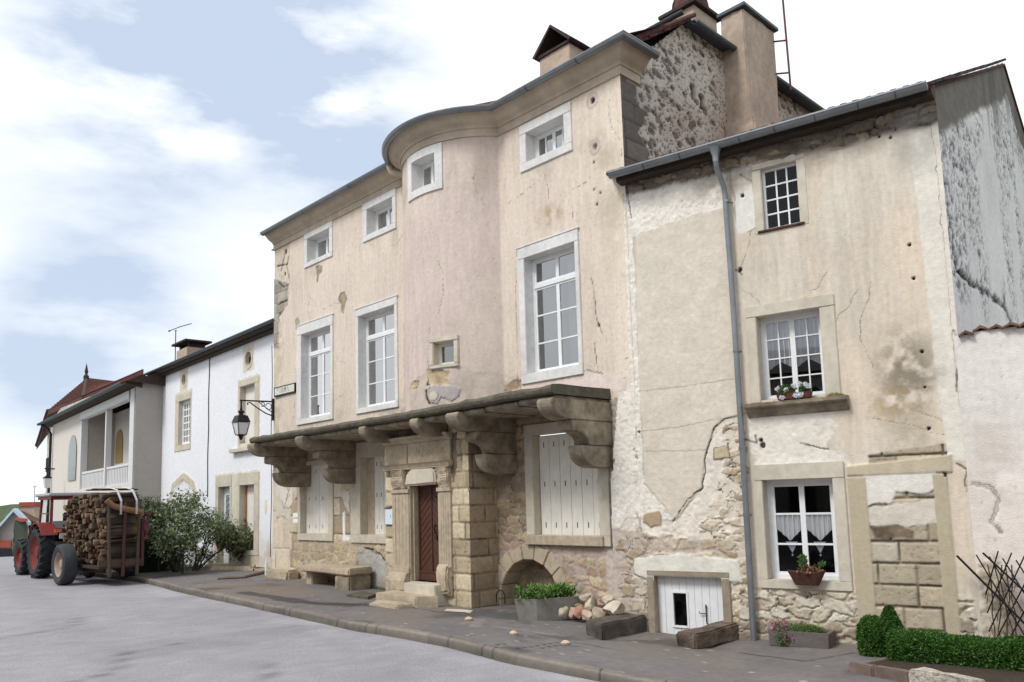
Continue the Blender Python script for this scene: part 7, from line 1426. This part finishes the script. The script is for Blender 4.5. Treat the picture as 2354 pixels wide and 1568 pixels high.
for i in range(9):
    z = 1.95-i*.09; V += [TL(.60+.05*math.sin(i*1.3), -1.86, z), TL(.72+.04*math.sin(i*1.7), -1.84+.03*math.sin(i*2.), z)]
b.add(V, [[2*i, 2*i+1, 2*i+3, 2*i+2] for i in range(8)]); b.lathe(TL(.64, -1.86, 1.96), [(0, -.07), (.07, -.03), (.07, .04), (0, .07)], n=8); b.build('warning_rag', mat('faded_red_cloth', lin((96, 52, 60)), var=.2, scale=12, bump=.4), label='faded red rag tied to the rear right corner of the trailer', cat='rag', smooth=True, rough=.012)
# split logs: a handful of meshes, every log its own object
LM = []
for k in range(10):
    rr = random.Random(100+k); kind = k % 3; n = {0: 3, 1: 4, 2: 5}[kind]; V = []; Lg = .86; sec = []
    for j in range(n):
        a = 2*math.pi*j/n+rr.uniform(-.25, .25); r = .088*rr.uniform(.6, 1.25); sec.append((r*math.cos(a), r*math.sin(a)))
    ns = 5
    for i in range(ns+1):
        x = -Lg/2+Lg*i/ns; sx = rr.uniform(-.012, .012); sy = rr.uniform(-.012, .012); f = rr.uniform(.9, 1.1)
        for (p_, q_) in sec: V.append((x+rr.uniform(-.01, .01), p_*f+sx, q_*f+sy))
    Fc = [[i*n+j, i*n+(j+1) % n, (i+1)*n+(j+1) % n, (i+1)*n+j] for i in range(ns) for j in range(n)]+[list(range(n))[::-1], [ns*n+j for j in range(n)]]
    V = np.array(V); cb = lin(((74, 63, 54), (56, 49, 44), (92, 75, 62), (80, 64, 53))[k % 4]); C = np.tile(cb, (len(V), 1))*rng.uniform(.8, 1.2, (len(V), 1)); C[:n] = lin(((112, 90, 70), (84, 68, 55), (136, 112, 88), (98, 78, 62))[k % 4]); C[-n:] = C[:n]
    me = rawmesh('firewood_log', V, Fc, MT['endw'], colr=C); LM.append(me)
rr = random.Random(77); cnt = 0; base_rot = Matrix(((rt[0], ee[0], 0), (rt[1], ee[1], 0), (0, 0, 1))).to_4x4()
for iz in range(15):
    for iy in range(22):
        y = -1.68+iy*.150+(.07 if iz % 2 else 0)+rr.uniform(-.02, .02); z = .66+iz*.140+rr.uniform(-.015, .015)
        topz = 2.50+.10*math.sin(iy*.9)+(-.10 if iy > 17 else 0)
        if z > topz: continue
        if iy > 17 and z < .9: continue
        o = bpy.data.objects.new('firewood_log', LM[rr.randrange(10)]); col.objects.link(o)
        lx = .07+rr.uniform(-.15, .09)
        o.matrix_world = Matrix.Translation(TL(lx, y, z)) @ base_rot @ Matrix.Rotation(rr.uniform(-.14, .14), 4, 'Z') @ Matrix.Rotation(rr.uniform(-.08, .08), 4, 'Y') @ Matrix.Rotation(rr.uniform(0, 6.28), 4, 'X') @ Matrix.Diagonal((rr.uniform(.9, 1.15), rr.uniform(.6, 1.35), rr.uniform(.6, 1.35), 1))
        tag(o, 'split firewood log stacked crosswise on the trailer behind the red tractor', 'log', 'split firewood logs on the trailer'); cnt += 1
print('logs', cnt)
for i, (y, z, l_) in enumerate(((-1.3, 2.64, 1.0), (-.9, 2.67, 1.1), (-.4, 2.66, 1.05))):
    b = MB(); b.box(TL(.05, y, z), (l_, .2, .035), Rt); b.build('loose_board', MT['timber'], rough=.012, sub=2, label=('dark board on top of the load nearest the rear', 'middle dark board lying on top of the firewood', 'dark board on top of the load nearest the tractor')[i], cat='board', group='dark boards on top of the load')
# tractor
tr0 = onground(92, 1329, -.125); th_ = np.array([-.70, .714, 0]); th_ /= np.linalg.norm(th_); trr = np.array([th_[1], -th_[0], 0.]); Ro = np.stack([trr, th_, np.array([0, 0, 1.])], 1)
def TR(x, y, z): return tr0*np.array([1, 1, 0])+trr*(x+.80)+th_*y+np.array([0, 0, z+RZ])
tt = thing('tractor', 'old red tractor with open cab parked ahead of the firewood trailer', 'tractor', TR(0, 0, 0))
wheel(tt, TR(-.80, 0, .82), .82, .44, trr, MT['dustred'], MT['rubberdk'], lugs=20, rimr=.64, dish=.6); wheel(tt, TR(.80, 0, .82), .82, .44, -trr, MT['red'], MT['rubberdk'], lugs=20, rimr=.64)
wheel(tt, TR(-.78, 2.15, .60), .60, .34, trr, MT['dustred'], MT['rubberdk'], lugs=16, rimr=.58); wheel(tt, TR(.78, 2.15, .60), .60, .34, -trr, MT['dustred'], MT['rubberdk'], lugs=16, rimr=.58)
def RB(b, x, y, z, sx, sy, sz): return b.box(TR(x, y, z), (sx, sy, sz), Ro)
b = MB(); RB(b, 0, 1.9, 1.15, .62, 1.9, .62); RB(b, 0, .3, .85, .5, 1.6, .5); RB(b, 0, -.1, .80, 1.4, .3, .3); RB(b, 0, 2.15, .6, 1.3, .2, .2); b.build('body', MT['red'], tt, bevel=.05)
for sx in (-.80, .80):
    b = MB(); V = []; c_ = TR(sx, 0, .82); n = 10
    for i in range(n+1):
        a = math.radians(20+125*i/n); 
        for (w_, r) in ((-.2, .90), (.26, .90), (.26, .93), (-.2, .93)): V.append(c_+trr*w_*(1 if sx > 0 else 1)+(th_*math.cos(a)+np.array([0, 0, 1])*math.sin(a))*r)
    b.add(V, [[i*4+j, i*4+4+j, i*4+4+(j+1) % 4, i*4+(j+1) % 4] for i in range(n) for j in range(4)]+[[0, 1, 2, 3], [n*4+3, n*4+2, n*4+1, n*4]]); b.build('fender', MT['red'], tt)
b = MB(); RB(b, 0, .35, 1.50, 1.3, 1.3, .14)
for sx in (-.62, .62):
    for sy in (-.28, 1.0): b.tube([TR(sx, sy, 1.5), TR(sx*.97, sy+(.06 if sy < 0 else -.08), 2.52)], .045, 6)
b.tube([TR(-.62, -.25, 2.02), TR(-.62, .95, 2.02)], .02, 5)
b.build('cab_frame', MT['red'], tt)
b = MB(); RB(b, 0, .35, 2.62, 1.52, 1.75, .10); cr = b.build('cab_roof', mat('grey_cab_roof', lin((176, 178, 186)), rough=.5, var=.1, bump=.1), tt, bevel=.03)
b = MB(); RB(b, 0, .35, 2.52, 1.36, 1.5, .10); b.build('roof_edge', MT['red'], cr)
b = MB(); b.add([TR(-.63, .30, 1.55), TR(-.63, .95, 1.55), TR(-.60, .88, 2.5), TR(-.60, .30, 2.5)], [[0, 1, 2, 3]]); b.add([TR(-.6, 1.02, 1.55), TR(.6, 1.02, 1.55), TR(.58, .94, 2.5), TR(-.58, .94, 2.5)], [[0, 1, 2, 3]]); b.build('cab_window', MT['clear'], tt)
b = MB(); RB(b, 0, -.30, 1.66, 1.2, .05, .24); b.build('rear_canvas', mat('grey_canvas', lin((150, 150, 150)), var=.12, scale=6, bump=.4), tt)
b = MB(); RB(b, .0, .15, 1.62, .45, .45, .12); RB(b, 0, -.06, 1.85, .45, .08, .4); b.build('seat', MT['black'], tt, bevel=.03)
b = MB(); RB(b, -.32, -.98, 1.32, .46, .03, .17); b.build('rear_plate', mat('pale_blank_plate', lin((196, 208, 214)), rough=.4, var=.08, bump=0), tt)
b = MB(); RB(b, -.56, -.86, 1.48, .2, .05, .1); b.build('tail_light', mat('orange_lens', lin((216, 120, 90)), rough=.3, bump=0), tt)
b = MB(); b.tube([TR(-.36, 1.3, 1.4), TR(-.36, 1.3, 2.3)], .035, 8); b.build('exhaust', MT['black'], tt)
